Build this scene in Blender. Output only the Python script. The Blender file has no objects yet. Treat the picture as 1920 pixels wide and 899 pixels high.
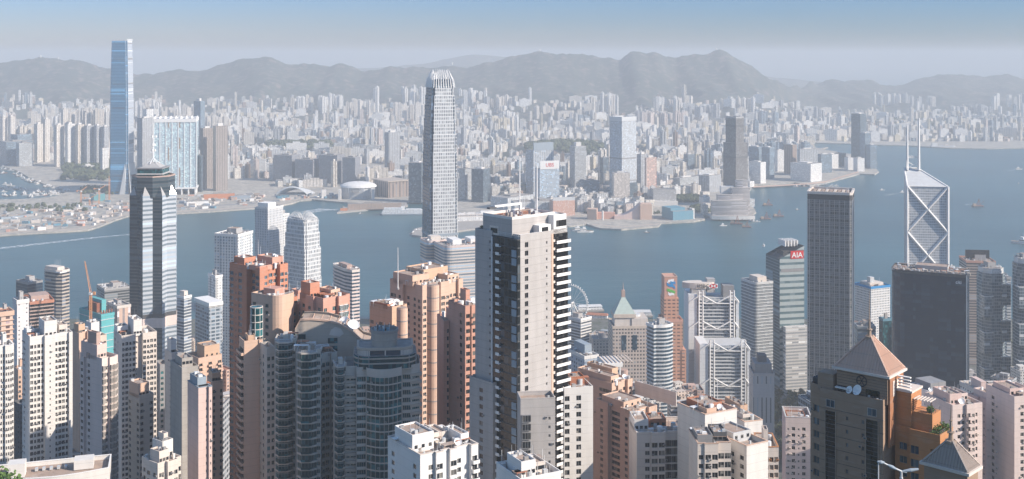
import bpy, math, random, numpy as np
from mathutils import Vector, Matrix, noise
from mathutils.geometry import tessellate_polygon
rnd = random.Random(7)
SC = bpy.context.scene
COL = SC.collection
# ---------------------------------------------------------------- camera, sky, sun, exposure
F, CX, YH, H = 2150.0, 960.0, 102.0, 439.0       # focal length in photo pixels, horizon row, eye height in metres
cam = bpy.data.cameras.new('camera'); camo = bpy.data.objects.new('camera', cam); COL.objects.link(camo)
cam.sensor_width = 36; cam.lens = 36*F/1920; cam.shift_y = -(449.5-YH)/1920
cam.clip_start = 1; cam.clip_end = 120000
camo.location = (0, 0, H); camo.rotation_euler = (math.radians(90), 0, 0)
SC.camera = camo
SUN_EL = 31.0; SUN_H = (0.94, -0.34)
w = bpy.data.worlds.new('World'); SC.world = w; w.use_nodes = True
nt = w.node_tree; bg = nt.nodes['Background']
sky = nt.nodes.new('ShaderNodeTexSky'); sky.sky_type = 'NISHITA'; sky.sun_disc = False
sky.sun_elevation = math.radians(SUN_EL); sky.sun_rotation = math.atan2(SUN_H[0], SUN_H[1])
sky.altitude = 400; sky.air_density = 1.0; sky.dust_density = 0.3; sky.ozone_density = 3.0
mx = nt.nodes.new('ShaderNodeMix'); mx.data_type = 'RGBA'; mx.blend_type = 'MULTIPLY'; mx.inputs[0].default_value = 1; tc = nt.nodes.new('ShaderNodeTexCoord'); sx = nt.nodes.new('ShaderNodeSeparateXYZ'); nt.links.new(tc.outputs['Generated'], sx.inputs[0])
cr = nt.nodes.new('ShaderNodeValToRGB'); el = cr.color_ramp.elements; nt.links.new(sx.outputs[2], cr.inputs[0])
el[0].position = 0.0; el[0].color = (.33, .37, .50, 1); el[1].position = .25; el[1].color = (.80, .97, 1.0, 1)
for p_, c_ in ((.018, (.345, .42, .61, 1)), (.045, (.30, .42, .65, 1)), (.09, (.40, .54, .74, 1))): q_ = el.new(p_); q_.color = c_
# smog is thicker towards the left and a little uneven
ns = nt.nodes.new('ShaderNodeTexNoise'); ns.inputs['Scale'].default_value = 5; ns.inputs['Detail'].default_value = 4
sv = nt.nodes.new('ShaderNodeVectorMath'); sv.operation = 'MULTIPLY'; sv.inputs[1].default_value = (1, 1, 9); nt.links.new(tc.outputs['Generated'], sv.inputs[0]); nt.links.new(sv.outputs[0], ns.inputs['Vector'])
mg = nt.nodes.new('ShaderNodeMapRange'); mg.inputs[1].default_value = .35; mg.inputs[2].default_value = -.45; nt.links.new(sx.outputs[0], mg.inputs[0])
ad = nt.nodes.new('ShaderNodeMath'); ad.operation = 'MULTIPLY_ADD'; ad.inputs[1].default_value = .5; nt.links.new(ns.outputs[0], ad.inputs[0]); nt.links.new(mg.outputs[0], ad.inputs[2])
sm = nt.nodes.new('ShaderNodeMix'); sm.data_type = 'RGBA'; sm.inputs[6].default_value = (.86, .94, 1.0, 1); sm.inputs[7].default_value = (1.16, 1.03, 1.0, 1); nt.links.new(ad.outputs[0], sm.inputs[0])
m3 = nt.nodes.new('ShaderNodeMix'); m3.data_type = 'RGBA'; m3.blend_type = 'MULTIPLY'; m3.inputs[0].default_value = 1; nt.links.new(cr.outputs[0], m3.inputs[6]); nt.links.new(sm.outputs[2], m3.inputs[7])
nt.links.new(m3.outputs[2], mx.inputs[7])
nt.links.new(sky.outputs[0], mx.inputs[6]); nt.links.new(mx.outputs[2], bg.inputs[0]); bg.inputs[1].default_value = 0.13
sl = bpy.data.lights.new('sun', 'SUN'); sl.energy = 5.0; sl.angle = math.radians(0.5); sl.color = (1, 0.89, 0.76)
so = bpy.data.objects.new('sun', sl); COL.objects.link(so)
ce = math.cos(math.radians(SUN_EL))
S = Vector((SUN_H[0]*ce, SUN_H[1]*ce, math.sin(math.radians(SUN_EL))))
so.rotation_euler = S.to_track_quat('Z', 'Y').to_euler(); so.location = (300, -300, 900)
vs = SC.view_settings; vs.view_transform = 'Standard'; vs.look = 'None'; vs.gamma = 1; vs.exposure = 0.5; vs.use_curve_mapping = False
SC.cycles.use_denoising = True; SC.cycles.denoiser = 'OPENIMAGEDENOISE'
SC.cycles.max_bounces = 5; SC.cycles.diffuse_bounces = 2; SC.cycles.glossy_bounces = 2; SC.cycles.transmission_bounces = 2
SC.cycles.volume_bounces = 2; SC.cycles.transparent_max_bounces = 4
SC.cycles.use_adaptive_sampling = True; SC.cycles.adaptive_threshold = 0.02
HAZE = 1.3e-4
# ---------------------------------------------------------------- pixel to place
def gx(px, D): return (px-CX)/F*D
def gz(py, D): return H-(py-YH)/F*D
def dg(py, z=4.0): return (H-z)*F/(py-YH)         # depth of a ground point
def zvis(D): return H-0.3712*D
# ---------------------------------------------------------------- materials
MATS = {}
def newmat(name):
    m = bpy.data.materials.new(name); m.use_nodes = True; MATS[name] = m
    t = m.node_tree; return m, t, t.nodes['Principled BSDF']
def mth(t, op, a, b=None, clamp=False):
    n = t.nodes.new('ShaderNodeMath'); n.operation = op; n.use_clamp = clamp
    for i, v in enumerate((a, b)):
        if v is None: continue
        if isinstance(v, (int, float)): n.inputs[i].default_value = v
        else: t.links.new(v, n.inputs[i])
    return n.outputs[0]
def mixc(t, f, a, b, bt='MIX'):
    n = t.nodes.new('ShaderNodeMix'); n.data_type = 'RGBA'; n.blend_type = bt
    for i, v in ((0, f), (6, a), (7, b)):
        if isinstance(v, (int, float)): n.inputs[i].default_value = v
        elif isinstance(v, tuple): n.inputs[i].default_value = (*v[:3], 1)
        else: t.links.new(v, n.inputs[i])
    return n.outputs[2]
def nois(t, vec, scale, detail=3, rough=.55):
    n = t.nodes.new('ShaderNodeTexNoise'); n.inputs['Scale'].default_value = scale
    n.inputs['Detail'].default_value = detail; n.inputs['Roughness'].default_value = rough
    t.links.new(vec, n.inputs['Vector']); return n.outputs[0]
def ramp(t, f, a, b):
    n = t.nodes.new('ShaderNodeMapRange'); n.inputs[1].default_value = a; n.inputs[2].default_value = b
    t.links.new(f, n.inputs[0]); return n.outputs[0]
def vmul(t, vec, s):
    n = t.nodes.new('ShaderNodeVectorMath'); n.operation = 'MULTIPLY'; n.inputs[1].default_value = s
    t.links.new(vec, n.inputs[0]); return n.outputs[0]
def pos(t): return t.nodes.new('ShaderNodeNewGeometry').outputs['Position']
def weather(t, col, amt=.22):
    p = pos(t)
    a = ramp(t, nois(t, vmul(t, p, (.35, .35, .05)), 1.0, 4), .35, .75)      # rain streaks running down
    b = ramp(t, nois(t, p, .09, 3), .3, .7)
    c = mixc(t, mth(t, 'MULTIPLY', a, amt), col, tuple(x*.45 for x in col) if isinstance(col, tuple) else (.1, .09, .08))
    c = mixc(t, mth(t, 'MULTIPLY', b, amt*.6), c, (.32, .29, .27))
    sz = t.nodes.new('ShaderNodeSeparateXYZ'); t.links.new(p, sz.inputs[0]); jl = mth(t, 'LESS_THAN', mth(t, 'FRACT', mth(t, 'DIVIDE', sz.outputs[2], 3.05)), .045)      # floor joints
    pt = ramp(t, nois(t, vmul(t, p, (.25, .25, .9)), 1.0, 2), .55, .62)                                                                   # patched, repainted areas
    c = mixc(t, mth(t, 'MULTIPLY', pt, amt*.35), c, (.55, .53, .5)); return mixc(t, mth(t, 'MULTIPLY', jl, min(.3, amt)), c, (.08, .07, .065))
def paint(name, col, rough=.8, amt=.22, spec=.3, metal=0):
    if name in MATS: return MATS[name]
    m, t, b = newmat(name)
    t.links.new(weather(t, col, amt), b.inputs['Base Color'])
    b.inputs['Roughness'].default_value = rough; b.inputs['Specular IOR Level'].default_value = spec; b.inputs['Metallic'].default_value = metal
    return m
def glass(name, col, col2=None, rough=.12, cell=(1.5, 1.5, 3.0), prob=.33, metal=0.0, wav=0.0, spec=.5):
    if name in MATS: return MATS[name]
    m, t, b = newmat(name)
    v = t.nodes.new('ShaderNodeVectorMath'); v.operation = 'SNAP'; v.inputs[1].default_value = cell
    t.links.new(pos(t), v.inputs[0])
    wn = t.nodes.new('ShaderNodeTexWhiteNoise'); t.links.new(v.outputs[0], wn.inputs['Vector'])
    f = ramp(t, wn.outputs[0], 1-prob, 1.0)
    c = mixc(t, f, col, col2 or tuple(min(1, x*4+.12) for x in col))
    t.links.new(c, b.inputs['Base Color']); b.inputs['Roughness'].default_value = rough
    b.inputs['Specular IOR Level'].default_value = spec; b.inputs['Metallic'].default_value = metal
    if wav:
        bp = t.nodes.new('ShaderNodeBump'); bp.inputs['Strength'].default_value = wav; bp.inputs['Distance'].default_value = 1.0
        t.links.new(nois(t, pos(t), .12, 2), bp.inputs['Height']); t.links.new(bp.outputs[0], b.inputs['Normal'])
    return m
def facade(name, wall, gl, pu, pv, fu=(.2, .8), fv=(.25, .8), prob=.3, gl2=None, rough=.25, wrough=.75, amt=.2, metal=0, groove=None, gcol=None):
    """wall with a regular pattern of windows, in metres of wall (UV map)"""
    if name in MATS: return MATS[name]
    m, t, b = newmat(name)
    uv = t.nodes.new('ShaderNodeUVMap'); sp = t.nodes.new('ShaderNodeSeparateXYZ'); t.links.new(uv.outputs[0], sp.inputs[0])
    cu = mth(t, 'DIVIDE', sp.outputs[0], pu); cv = mth(t, 'DIVIDE', sp.outputs[1], pv)
    fuo = mth(t, 'FRACT', cu); fvo = mth(t, 'FRACT', cv)
    a = mth(t, 'MULTIPLY', mth(t, 'GREATER_THAN', fuo, fu[0]), mth(t, 'LESS_THAN', fuo, fu[1]))
    c = mth(t, 'MULTIPLY', mth(t, 'GREATER_THAN', fvo, fv[0]), mth(t, 'LESS_THAN', fvo, fv[1]))
    g = t.nodes.new('ShaderNodeNewGeometry'); s2 = t.nodes.new('ShaderNodeSeparateXYZ'); t.links.new(g.outputs['Normal'], s2.inputs[0])
    side = mth(t, 'LESS_THAN', mth(t, 'ABSOLUTE', s2.outputs[2]), .8)
    mask = mth(t, 'MULTIPLY', mth(t, 'MULTIPLY', a, c), side)
    cb = t.nodes.new('ShaderNodeCombineXYZ'); t.links.new(mth(t, 'FLOOR', cu), cb.inputs[0]); t.links.new(mth(t, 'FLOOR', cv), cb.inputs[1])
    wn = t.nodes.new('ShaderNodeTexWhiteNoise'); t.links.new(cb.outputs[0], wn.inputs['Vector'])
    gc = mixc(t, ramp(t, wn.outputs[0], 1-prob, 1), gl, gl2 or tuple(min(1, x*3+.1) for x in gl))
    wc = weather(t, wall, amt)
    if groove:
        gf = mth(t, 'FRACT', mth(t, 'DIVIDE', sp.outputs[0], groove[0]))
        wc = mixc(t, mth(t, 'MULTIPLY', mth(t, 'LESS_THAN', gf, groove[1]), side), wc, gcol or tuple(x*.5 for x in wall))  # by default darker stripes: the shade in recessed bays put into the colour
    t.links.new(mixc(t, mask, wc, gc), b.inputs['Base Color'])
    r = t.nodes.new('ShaderNodeMapRange'); t.links.new(mask, r.inputs[0]); r.inputs[3].default_value = wrough; r.inputs[4].default_value = rough
    t.links.new(r.outputs[0], b.inputs['Roughness'])
    b.inputs['Metallic'].default_value = metal
    return m
W = {}
def P(k, c, **kw): W[k] = paint(k, c, **kw)
P('white_render', (.74, .71, .68)); P('bright_white', (.82, .80, .78), amt=.12); P('cream', (.66, .55, .46)); P('warm_white', (.70, .62, .56))
P('peach', (.66, .45, .34)); P('apricot', (.62, .41, .28)); P('pearl', (.47, .44, .425), amt=.3); P('terracotta', (.56, .24, .15)); P('salmon', (.62, .33, .25)); P('dusty_pink', (.70, .52, .47))
P('pale_pink', (.76, .62, .57)); P('pinkish_brown', (.48, .34, .29)); P('beige', (.52, .44, .37)); P('tan', (.40, .30, .23)); P('grey', (.42, .41, .41)); P('mid_grey', (.27, .27, .28))
P('dark_grey', (.10, .105, .115)); P('brown_stone', (.33, .225, .16)); P('navy', (.016, .026, .042), amt=.02); P('rust_brown', (.36, .16, .08)); P('orange_tile', (.50, .22, .09)); P('roof_red', (.42, .17, .10), rough=.9)
P('roof_tan', (.42, .31, .25), rough=.95, amt=.5); P('roof_grey', (.34, .32, .31), rough=.95, amt=.5); P('roof_dark', (.12, .12, .125), rough=.95, amt=.4)
P('concrete', (.40, .37, .34), amt=.45); P('greige', (.60, .54, .48)); P('steel', (.55, .56, .57), rough=.45, spec=.5); P('white_steel', (.80, .80, .80), rough=.4, amt=.08); P('charcoal', (.05, .052, .058))
P('copper_green', (.44, .52, .48)); P('silver', (.62, .63, .64), rough=.4); P('teal_net', (.10, .42, .44), rough=.7); P('teal_glass', (.10, .30, .33), rough=.2)
P('crane_orange', (.62, .28, .12)); P('red', (.45, .04, .04)); P('logo_white', (.85, .85, .85), amt=.02); P('logo_blue', (.03, .25, .55), amt=.02); P('logo_green', (.12, .45, .08), amt=.02); P('logo_red', (.6, .03, .03), amt=.02)
P('bark', (.10, .07, .05)); P('pyramid_tile', (.72, .48, .37), rough=.85, amt=.2); P('pyramid_tile_dark', (.46, .38, .33), rough=.85, amt=.2); P('hull_dark', (.07, .08, .10)); P('rust', (.28, .10, .06)); P('deck', (.40, .30, .22))
P('shed_blue', (.12, .30, .40)); P('orange_roof', (.60, .22, .09)); P('tint_blue_grey', (.30, .36, .42))
G = dict(dark=glass('dark_window', (.022, .026, .032), (.25, .24, .22)), teal=glass('teal_window', (.008, .052, .062), (.04, .19, .21), prob=.35, rough=.25, spec=.35),
         blue=glass('blue_window', (.03, .06, .09), (.16, .22, .27)), black=glass('black_window', (.012, .013, .016), (.06, .06, .06)),
         pale=glass('pale_window', (.12, .16, .19), (.4, .42, .44)),
         citi=glass('dark_curtain_glass', (.018, .036, .062), (.045, .075, .11), rough=.12, cell=(7, 7, 4), wav=.15, spec=.4))
# ---------------------------------------------------------------- mesh builder
class MB:
    def __init__(s): s.v = []; s.f = []; s.m = []
    def quad(s, a, b, c, d, m=0):
        n = len(s.v); s.v += [a, b, c, d]; s.f.append((n, n+1, n+2, n+3)); s.m.append(m)
    def poly(s, pts, m=0):
        n = len(s.v); s.v += list(pts); s.f.append(tuple(range(n, n+len(pts)))); s.m.append(m)
    def box(s, x0, x1, y0, y1, z0, z1, m=0, bottom=True, mt=None):
        n = len(s.v)
        s.v += [(x0, y0, z0), (x1, y0, z0), (x1, y1, z0), (x0, y1, z0), (x0, y0, z1), (x1, y0, z1), (x1, y1, z1), (x0, y1, z1)]
        fs = [(0, 1, 5, 4), (1, 2, 6, 5), (2, 3, 7, 6), (3, 0, 4, 7), (4, 5, 6, 7)] + ([(3, 2, 1, 0)] if bottom else [])
        for i, f in enumerate(fs): s.f.append(tuple(n+k for k in f)); s.m.append(mt if (mt is not None and i == 4) else m)
        return s
    def prism(s, poly, z0, z1, m=0, mt=None, cap=True, poly2=None, bottom=False):
        n = len(s.v); k = len(poly); p2 = poly2 or poly
        s.v += [(x, y, z0) for x, y in poly]+[(x, y, z1) for x, y in p2]
        for i in range(k):
            j = (i+1) % k; s.f.append((n+i, n+j, n+k+j, n+k+i)); s.m.append(m)
        if cap:
            s.cap(p2, z1, mt if mt is not None else m)
        if bottom: s.f.append(tuple(n+i for i in reversed(range(k)))); s.m.append(m)
        return s
    def cap(s, poly, z, m=0):
        n = len(s.v); s.v += [(x, y, z) for x, y in poly]
        for t in tessellate_polygon([[Vector((x, y, 0)) for x, y in poly]]):
            a, b, c = t
            pa, pb, pc = poly[a], poly[b], poly[c]
            if (pb[0]-pa[0])*(pc[1]-pa[1])-(pb[1]-pa[1])*(pc[0]-pa[0]) < 0: t = (a, c, b)
            s.f.append(tuple(n+i for i in t)); s.m.append(m)
    def cyl(s, cx, cy, r, z0, z1, n=12, r2=None, m=0, mt=None, cap=True):
        r2 = r if r2 is None else r2
        p = [(cx+r*math.cos(2*math.pi*i/n), cy+r*math.sin(2*math.pi*i/n)) for i in range(n)]
        q = [(cx+r2*math.cos(2*math.pi*i/n), cy+r2*math.sin(2*math.pi*i/n)) for i in range(n)]
        return s.prism(p, z0, z1, m, mt, cap, q)
    def tube(s, a, b, r, n=5, r2=None, m=0):
        a = Vector(a); b = Vector(b); d = (b-a).normalized(); r2 = r if r2 is None else r2
        u = d.cross(Vector((0, 0, 1)) if abs(d.z) < .9 else Vector((1, 0, 0))).normalized(); v = d.cross(u)
        k = len(s.v)
        for c, rr in ((a, r), (b, r2)):
            for i in range(n):
                t = 2*math.pi*i/n; s.v.append(tuple(c+u*(rr*math.cos(t))+v*(rr*math.sin(t))))
        for i in range(n):
            j = (i+1) % n; s.f.append((k+i, k+n+i, k+n+j, k+j)); s.m.append(m)
        s.f.append(tuple(k+i for i in range(n))); s.m.append(m); s.f.append(tuple(k+n+i for i in reversed(range(n)))); s.m.append(m)
        return s
    def ring(s, poly, z0, z1, t=.3, m=0, out=0.0):
        o = offset(poly, out); i = offset(poly, out-t); k = len(poly)
        for a in range(k):
            b = (a+1) % k
            s.quad((*o[a], z0), (*o[b], z0), (*o[b], z1), (*o[a], z1), m)
            s.quad((*i[b], z0), (*i[a], z0), (*i[a], z1), (*i[b], z1), m)
            s.quad((*o[a], z1), (*o[b], z1), (*i[b], z1), (*i[a], z1), m)
            if out > 0: s.quad((*o[b], z0), (*o[a], z0), (*i[a], z0), (*i[b], z0), m)
        return s
    def ball(s, c, r, m=0, n=6, k=4, sq=(1, 1, 1), jit=0, rg=None):
        b = len(s.v); c = Vector(c)
        for i in range(k+1):
            th = math.pi*i/k
            for j in range(n):
                ph = 2*math.pi*j/n; q = 1+(rg.uniform(-jit, jit) if rg and jit else 0)
                s.v.append((c.x+r*q*sq[0]*math.sin(th)*math.cos(ph), c.y+r*q*sq[1]*math.sin(th)*math.sin(ph), c.z+r*q*sq[2]*math.cos(th)))
        for i in range(k):
            for j in range(n):
                j2 = (j+1) % n; s.f.append((b+i*n+j, b+(i+1)*n+j, b+(i+1)*n+j2, b+i*n+j2)); s.m.append(m)
        return s
    def mesh(s, name, mats):
        me = bpy.data.meshes.new(name)
        me.from_pydata(s.v, [], s.f)
        if not isinstance(mats, (list, tuple)): mats = [mats]
        for m in mats: me.materials.append(m)
        if len(mats) > 1: me.polygons.foreach_set('material_index', s.m)
        setuv(me); return me
    def build(s, name, mats, parent=None, loc=(0, 0, 0), rz=0, kind=None):
        o = bpy.data.objects.new(name, s.mesh(name, mats)); COL.objects.link(o)
        if parent: o.parent = parent
        o.location = loc; o.rotation_euler = (0, 0, rz)
        if kind: o['kind'] = kind
        return o
def setuv(me):
    nl = len(me.loops); npoly = len(me.polygons)
    if not npoly: return
    me.uv_layers.new(name='UVMap')
    vi = np.zeros(nl, 'i4'); me.loops.foreach_get('vertex_index', vi)
    co = np.zeros(len(me.vertices)*3, 'f4'); me.vertices.foreach_get('co', co); co = co.reshape(-1, 3)
    nn = np.zeros(npoly*3, 'f4'); me.polygons.foreach_get('normal', nn); nn = nn.reshape(-1, 3)
    lt = np.zeros(npoly, 'i4'); me.polygons.foreach_get('loop_total', lt); n = np.repeat(nn, lt, axis=0)
    c = co[vi]; h = np.hypot(n[:, 0], n[:, 1])+1e-9
    u = (-n[:, 1]*c[:, 0]+n[:, 0]*c[:, 1])/h; v = c[:, 2].copy()
    flat = np.abs(n[:, 2]) > .9; u[flat] = c[flat, 0]; v[flat] = c[flat, 1]
    uv = np.empty((nl, 2), 'f4'); uv[:, 0] = u+4000; uv[:, 1] = v+2000
    me.uv_layers[0].data.foreach_set('uv', uv.ravel())
def offset(poly, d):
    if d == 0: return list(poly)
    k = len(poly); r = []
    for i in range(k):
        a = Vector(poly[i-1]); b = Vector(poly[i]); c = Vector(poly[(i+1) % k])
        e1 = (b-a).normalized(); e2 = (c-b).normalized(); n1 = Vector((e1.y, -e1.x)); n2 = Vector((e2.y, -e2.x))
        m = n1+n2; L = max(.35, 1+n1.dot(n2)); r.append(tuple(b+m*(d/L)))
    return r
def tag(o, label, cat, group=None, kind=None):
    o['label'] = label; o['category'] = cat
    if group: o['group'] = group
    if kind: o['kind'] = kind
    return o
def empty(name, loc, rz=0):
    o = bpy.data.objects.new(name, None); COL.objects.link(o); o.location = loc; o.rotation_euler = (0, 0, rz); o.empty_display_size = 1; return o
def thing(name, label, cat, loc, rz=0, group=None): return tag(empty(name, loc, rz), label, cat, group)
def struct(o): o['kind'] = 'structure'; return o
def parts_from(root, name, me, mats4, limit=100, key=None):
    """copies of one mesh as parts; what is past the limit becomes one stuff part"""
    if not mats4: return
    mw = Matrix.Translation(root.location) @ Matrix.Rotation(root.rotation_euler[2], 4, 'Z')
    cp = Vector((0, 0, H))
    def pr(M):
        p = mw @ M.translation; py = YH+(H-p.z)/max(p.y, 1)*F
        return (p-cp).length+(5000 if py > 905 or py < 0 else 0)
    ms = sorted(mats4, key=pr)
    for M in ms[:limit]:
        o = bpy.data.objects.new(name, me); COL.objects.link(o); o.parent = root; o.matrix_local = M
    rest = ms[limit:]
    if rest:
        co = np.zeros(len(me.vertices)*3); me.vertices.foreach_get('co', co); co = co.reshape(-1, 3)
        fs = [tuple(p.vertices) for p in me.polygons]; fm = [p.material_index for p in me.polygons]; nv = len(co)
        V = []; Fc = []; Fm = []
        for i, M in enumerate(rest):
            A = np.array(M); V.append(co @ A[:3, :3].T+A[:3, 3]); b = i*nv
            Fc += [tuple(k+b for k in f) for f in fs]; Fm += fm
        m2 = bpy.data.meshes.new(name); m2.from_pydata(np.vstack(V).tolist(), [], Fc)
        for m in me.materials: m2.materials.append(m)
        m2.polygons.foreach_set('material_index', Fm); setuv(m2)
        o = bpy.data.objects.new(name, m2); COL.objects.link(o); o.parent = root; o['kind'] = 'stuff'
# ---------------------------------------------------------------- footprint from the photo's three vertical edges
class FP: pass
def R3(xl, xc, xr, D, rel=25, d=None, w=None):
    f = FP(); al = math.degrees(math.atan((xc-CX)/F)); phi = math.radians(rel-al); f.phi = phi; f.D = D
    X = gx(xc, D); u = Vector((math.cos(phi), math.sin(phi))); v = Vector((-math.sin(phi), math.cos(phi)))
    def reach(e, px):
        k = (px-CX)/F; return (k*D-X)/(e.x-k*e.y)
    if rel >= 0:
        f.w = w or reach(u, xr); f.d = d or reach(v, xl); c = Vector((X, D))+u*f.w/2+v*f.d/2
    else:
        f.w = w or -reach(u, xl); f.d = d or reach(v, xr); c = Vector((X, D))-u*f.w/2+v*f.d/2
    if not (1 < f.w < 400 and 1 < f.d < 400): print('BAD FOOTPRINT', xl, xc, xr, D, rel, f.w, f.d)
    if f.d < 9.5 and D < 1700 and not d and not w and abs(rel) > 6: return R3(xl, xc, xr, D, rel*.8)      # give narrow sides real depth by turning the block
    f.w = min(max(f.w, 3), 300); f.d = min(max(f.d, 3), 300); f.c = c
    f.rect = [(-f.w/2, -f.d/2), (f.w/2, -f.d/2), (f.w/2, f.d/2), (-f.w/2, f.d/2)]
    return f
def ground(D, X=0):
    pts = [(-200, 405), (0, 405), (100, 380), (250, 322), (300, 300), (400, 250), (500, 190), (600, 150), (800, 80), (1100, 20), (1300, 7), (1885, 4)]
    if D >= 1885: return terr(X, D)
    for (a, za), (b, zb) in zip(pts, pts[1:]):
        if D <= b: return za+(zb-za)*(D-a)/(b-a)
    return 4
RIDGE = [(-700, 150), (-300, 128), (-60, 128), (0, 120), (30, 112), (75, 104), (110, 106), (150, 115), (195, 128), (255, 134), (300, 136), (345, 131), (372, 134), (400, 127), (440, 110), (470, 103), (500, 104), (530, 115), (545, 120), (575, 121), (610, 118), (650, 122), (680, 129), (710, 132), (760, 124), (800, 122), (850, 122), (900, 120), (930, 111), (980, 102), (1010, 97), (1040, 100), (1080, 99), (1110, 100), (1140, 104), (1165, 107), (1185, 99), (1225, 97), (1250, 102), (1270, 108), (1300, 103), (1340, 94), (1370, 100), (1400, 115), (1430, 138), (1450, 150), (1480, 163), (1500, 163), (1530, 153), (1560, 149), (1620, 150), (1660, 163), (1690, 160), (1720, 145), (1770, 136), (1810, 140), (1850, 145), (1890, 142), (1920, 148), (1980, 155), (2200, 140), (2700, 150)]
RX = [p[0] for p in RIDGE]; RY = [p[1] for p in RIDGE]
def terr(X, D):
    if D < 4300: return 4
    px = X/D*F+CX
    Dr = 8500 if px < 1440 else 10300 if px > 1530 else 8500+(px-1440)*20
    zr = H-(float(np.interp(px, RX, RY))-YH)/F*Dr+noise.fractal(Vector((X/130, 5.5, .3)), 1.0, 2.0, 5)*26
    s0 = 6100 if px < 1440 else 7400 if px > 1530 else 6100+(px-1440)*14.4
    t = (D-s0)/(Dr-s0); z = 4
    if 0 < t < 1:
        n = noise.fractal(Vector((X/700, D/900, 3.1)), 1.0, 2.1, 5); n2 = noise.ridged_multi_fractal(Vector((X/420, D/1500, 1.0)), 1.0, 2.0, 4, 1.0, 2.0)
        z = 4+(zr-4)*t**2.1+t*(1-t)*(n*200+(n2-1.2)*230)
    elif t >= 1:
        z = zr-(D-Dr)*.22
    for (hx, hy, hz, hr) in ((1062, 5000, 42, 260), (560, 5200, 20, 300), (1290, 3420, 18, 60), (1000, 4700, 25, 200), (1620, 6900, 40, 300)):
        q = ((X-gx(hx, hy))**2+(D-hy)**2)/hr**2
        if q < 6: z += hz*math.exp(-q)
    return max(z, 4)
# ---------------------------------------------------------------- facade parts
TPL = {}
def wtpl(w, h, dep, gm, fm, kind='w'):
    k = (round(w, 1), round(h, 1), dep, gm.name, fm.name, kind)
    if k in TPL: return TPL[k]
    w, h = k[0], k[1]; b = MB(); x = w/2
    if kind == 'w':
        b.quad((-x, dep, 0), (x, dep, 0), (x, dep, h), (-x, dep, h), 0)
        t = .09; y = dep-.05
        for (a, c, e, g) in ((-x, x, 0, t), (-x, x, h-t, h), (-x, -x+t, t, h-t), (x-t, x, t, h-t)) + (((-t/2, t/2, t, h-t),) if h < 2.3 else ()): b.quad((a, y, e), (c, y, e), (c, y, g), (a, y, g), 1)
        if w > 2.4: [b.quad((q-t/2, y, t), (q+t/2, y, t), (q+t/2, y, h-t), (q-t/2, y, h-t), 1) for q in (-x/2, x/2)]
    elif kind == 'y':      # bay window
        o = -.75; t = .12
        b.box(-x, x, o, .0, -.15, 0, 1); b.box(-x, x, o, 0, h, h+.14, 1)
        b.box(-x+.06, x-.06, o+.08, 0, 0, h, 0)
        for q in (-x, -x/3, x/3-t, x-t): b.box(q, q+t, o+.02, o+.09, 0, h, 1)
    elif kind == 'b':      # balcony: slab and parapet
        o = -1.25
        b.box(-x, x, o, 0, -.18, 0, 1); b.box(-x, x, o, o+.1, 0, 1.0, 1); b.box(-x, -x+.1, o+.1, 0, 0, 1.0, 1); b.box(x-.1, x, o+.1, 0, 0, 1.0, 1)
    elif kind == 'B':      # balcony with glass parapet
        o = -1.3
        b.box(-x, x, o, 0, -.22, 0, 1); b.box(-x, x, o, o+.05, 0, 1.0, 0); b.box(-x-.02, x+.02, o-.03, o+.08, 1.0, 1.08, 1)
    elif kind == 'a':
        b.box(-.45, .45, -.42, 0, 0, .6, 1); b.quad((-.3, -.425, .1), (.3, -.425, .1), (.3, -.425, .5), (-.3, -.425, .5), 0)
    me = b.mesh({'w': 'window', 'y': 'bay_window', 'b': 'balcony', 'B': 'balcony', 'a': 'air_conditioner'}[kind], [gm, fm]); TPL[k] = me; return me
def mod(ch, mw, pitch):
    """width and height of the opening of a module, sill above the floor, depth"""
    return {'w': (min(2.0, mw*.66), pitch*.54, .3, .25), 'W': (mw*.84, pitch*.62, .24, .3), 'n': (min(.8, mw*.35), pitch*.33, .4, .2), 'b': (mw*.74, pitch*.74, .05, .5),
            'B': (mw*.92, pitch*.76, .03, .9), 'y': (min(3.2, mw*.84), pitch*.72, .2, 0), 'g': (mw*.93, pitch*.66, .2, .12), 'G': (mw*.98, pitch*.86, .08, .1), 't': (mw*.62, pitch*.58, .25, .3), 'd': (mw*.85, pitch*.7, .15, 1.1)}[ch]
def parse(pat):
    segs = []
    for s in pat.split(','):
        o, _, p = s.rpartition(':'); segs.append((float(o) if o else 0.0, p))
    return segs
def shape(fp, front, side, rel):
    """outline with jogs; returns outline and the pattern of each edge"""
    w2, d2 = fp.w/2, fp.d/2
    fs = parse(front); ss = parse(side or '.')
    left, right = (ss, [(0, '.')]) if rel >= 0 else ([(0, '.')], ss)
    faces = [fs, right, [(0, '.')], left]
    O = [(-w2, -d2), (w2, -d2), (w2, d2), (-w2, d2)]; U = [(1, 0), (0, 1), (-1, 0), (0, -1)]; L = [fp.w, fp.d, fp.w, fp.d]
    poly = []; pats = []
    for i in range(4):
        segs = faces[i]; tot = sum(len(p) for _, p in segs); n = (U[i][1], -U[i][0]); prev = faces[i-1][-1][0]; nxt = faces[(i+1) % 4][0][0]
        a = 0
        for j, (o, p) in enumerate(segs):
            b = a+L[i]*len(p)/tot
            s = a if j else -prev; e = b if j < len(segs)-1 else L[i]+nxt
            def pt(t): return (O[i][0]+U[i][0]*t+n[0]*o, O[i][1]+U[i][1]*t+n[1]*o)
            poly.append(pt(s)); pats.append(p)
            if j < len(segs)-1: poly.append(pt(e)); pats.append('|')
            a = b
    # drop zero length jogs and doubled corners
    P2, Q2 = [], []; k = len(poly)
    for i in range(k):
        a, b = poly[i], poly[(i+1) % k]
        if math.hypot(a[0]-b[0], a[1]-b[1]) > .02: P2.append(a); Q2.append(pats[i])
    return P2, Q2
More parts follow.
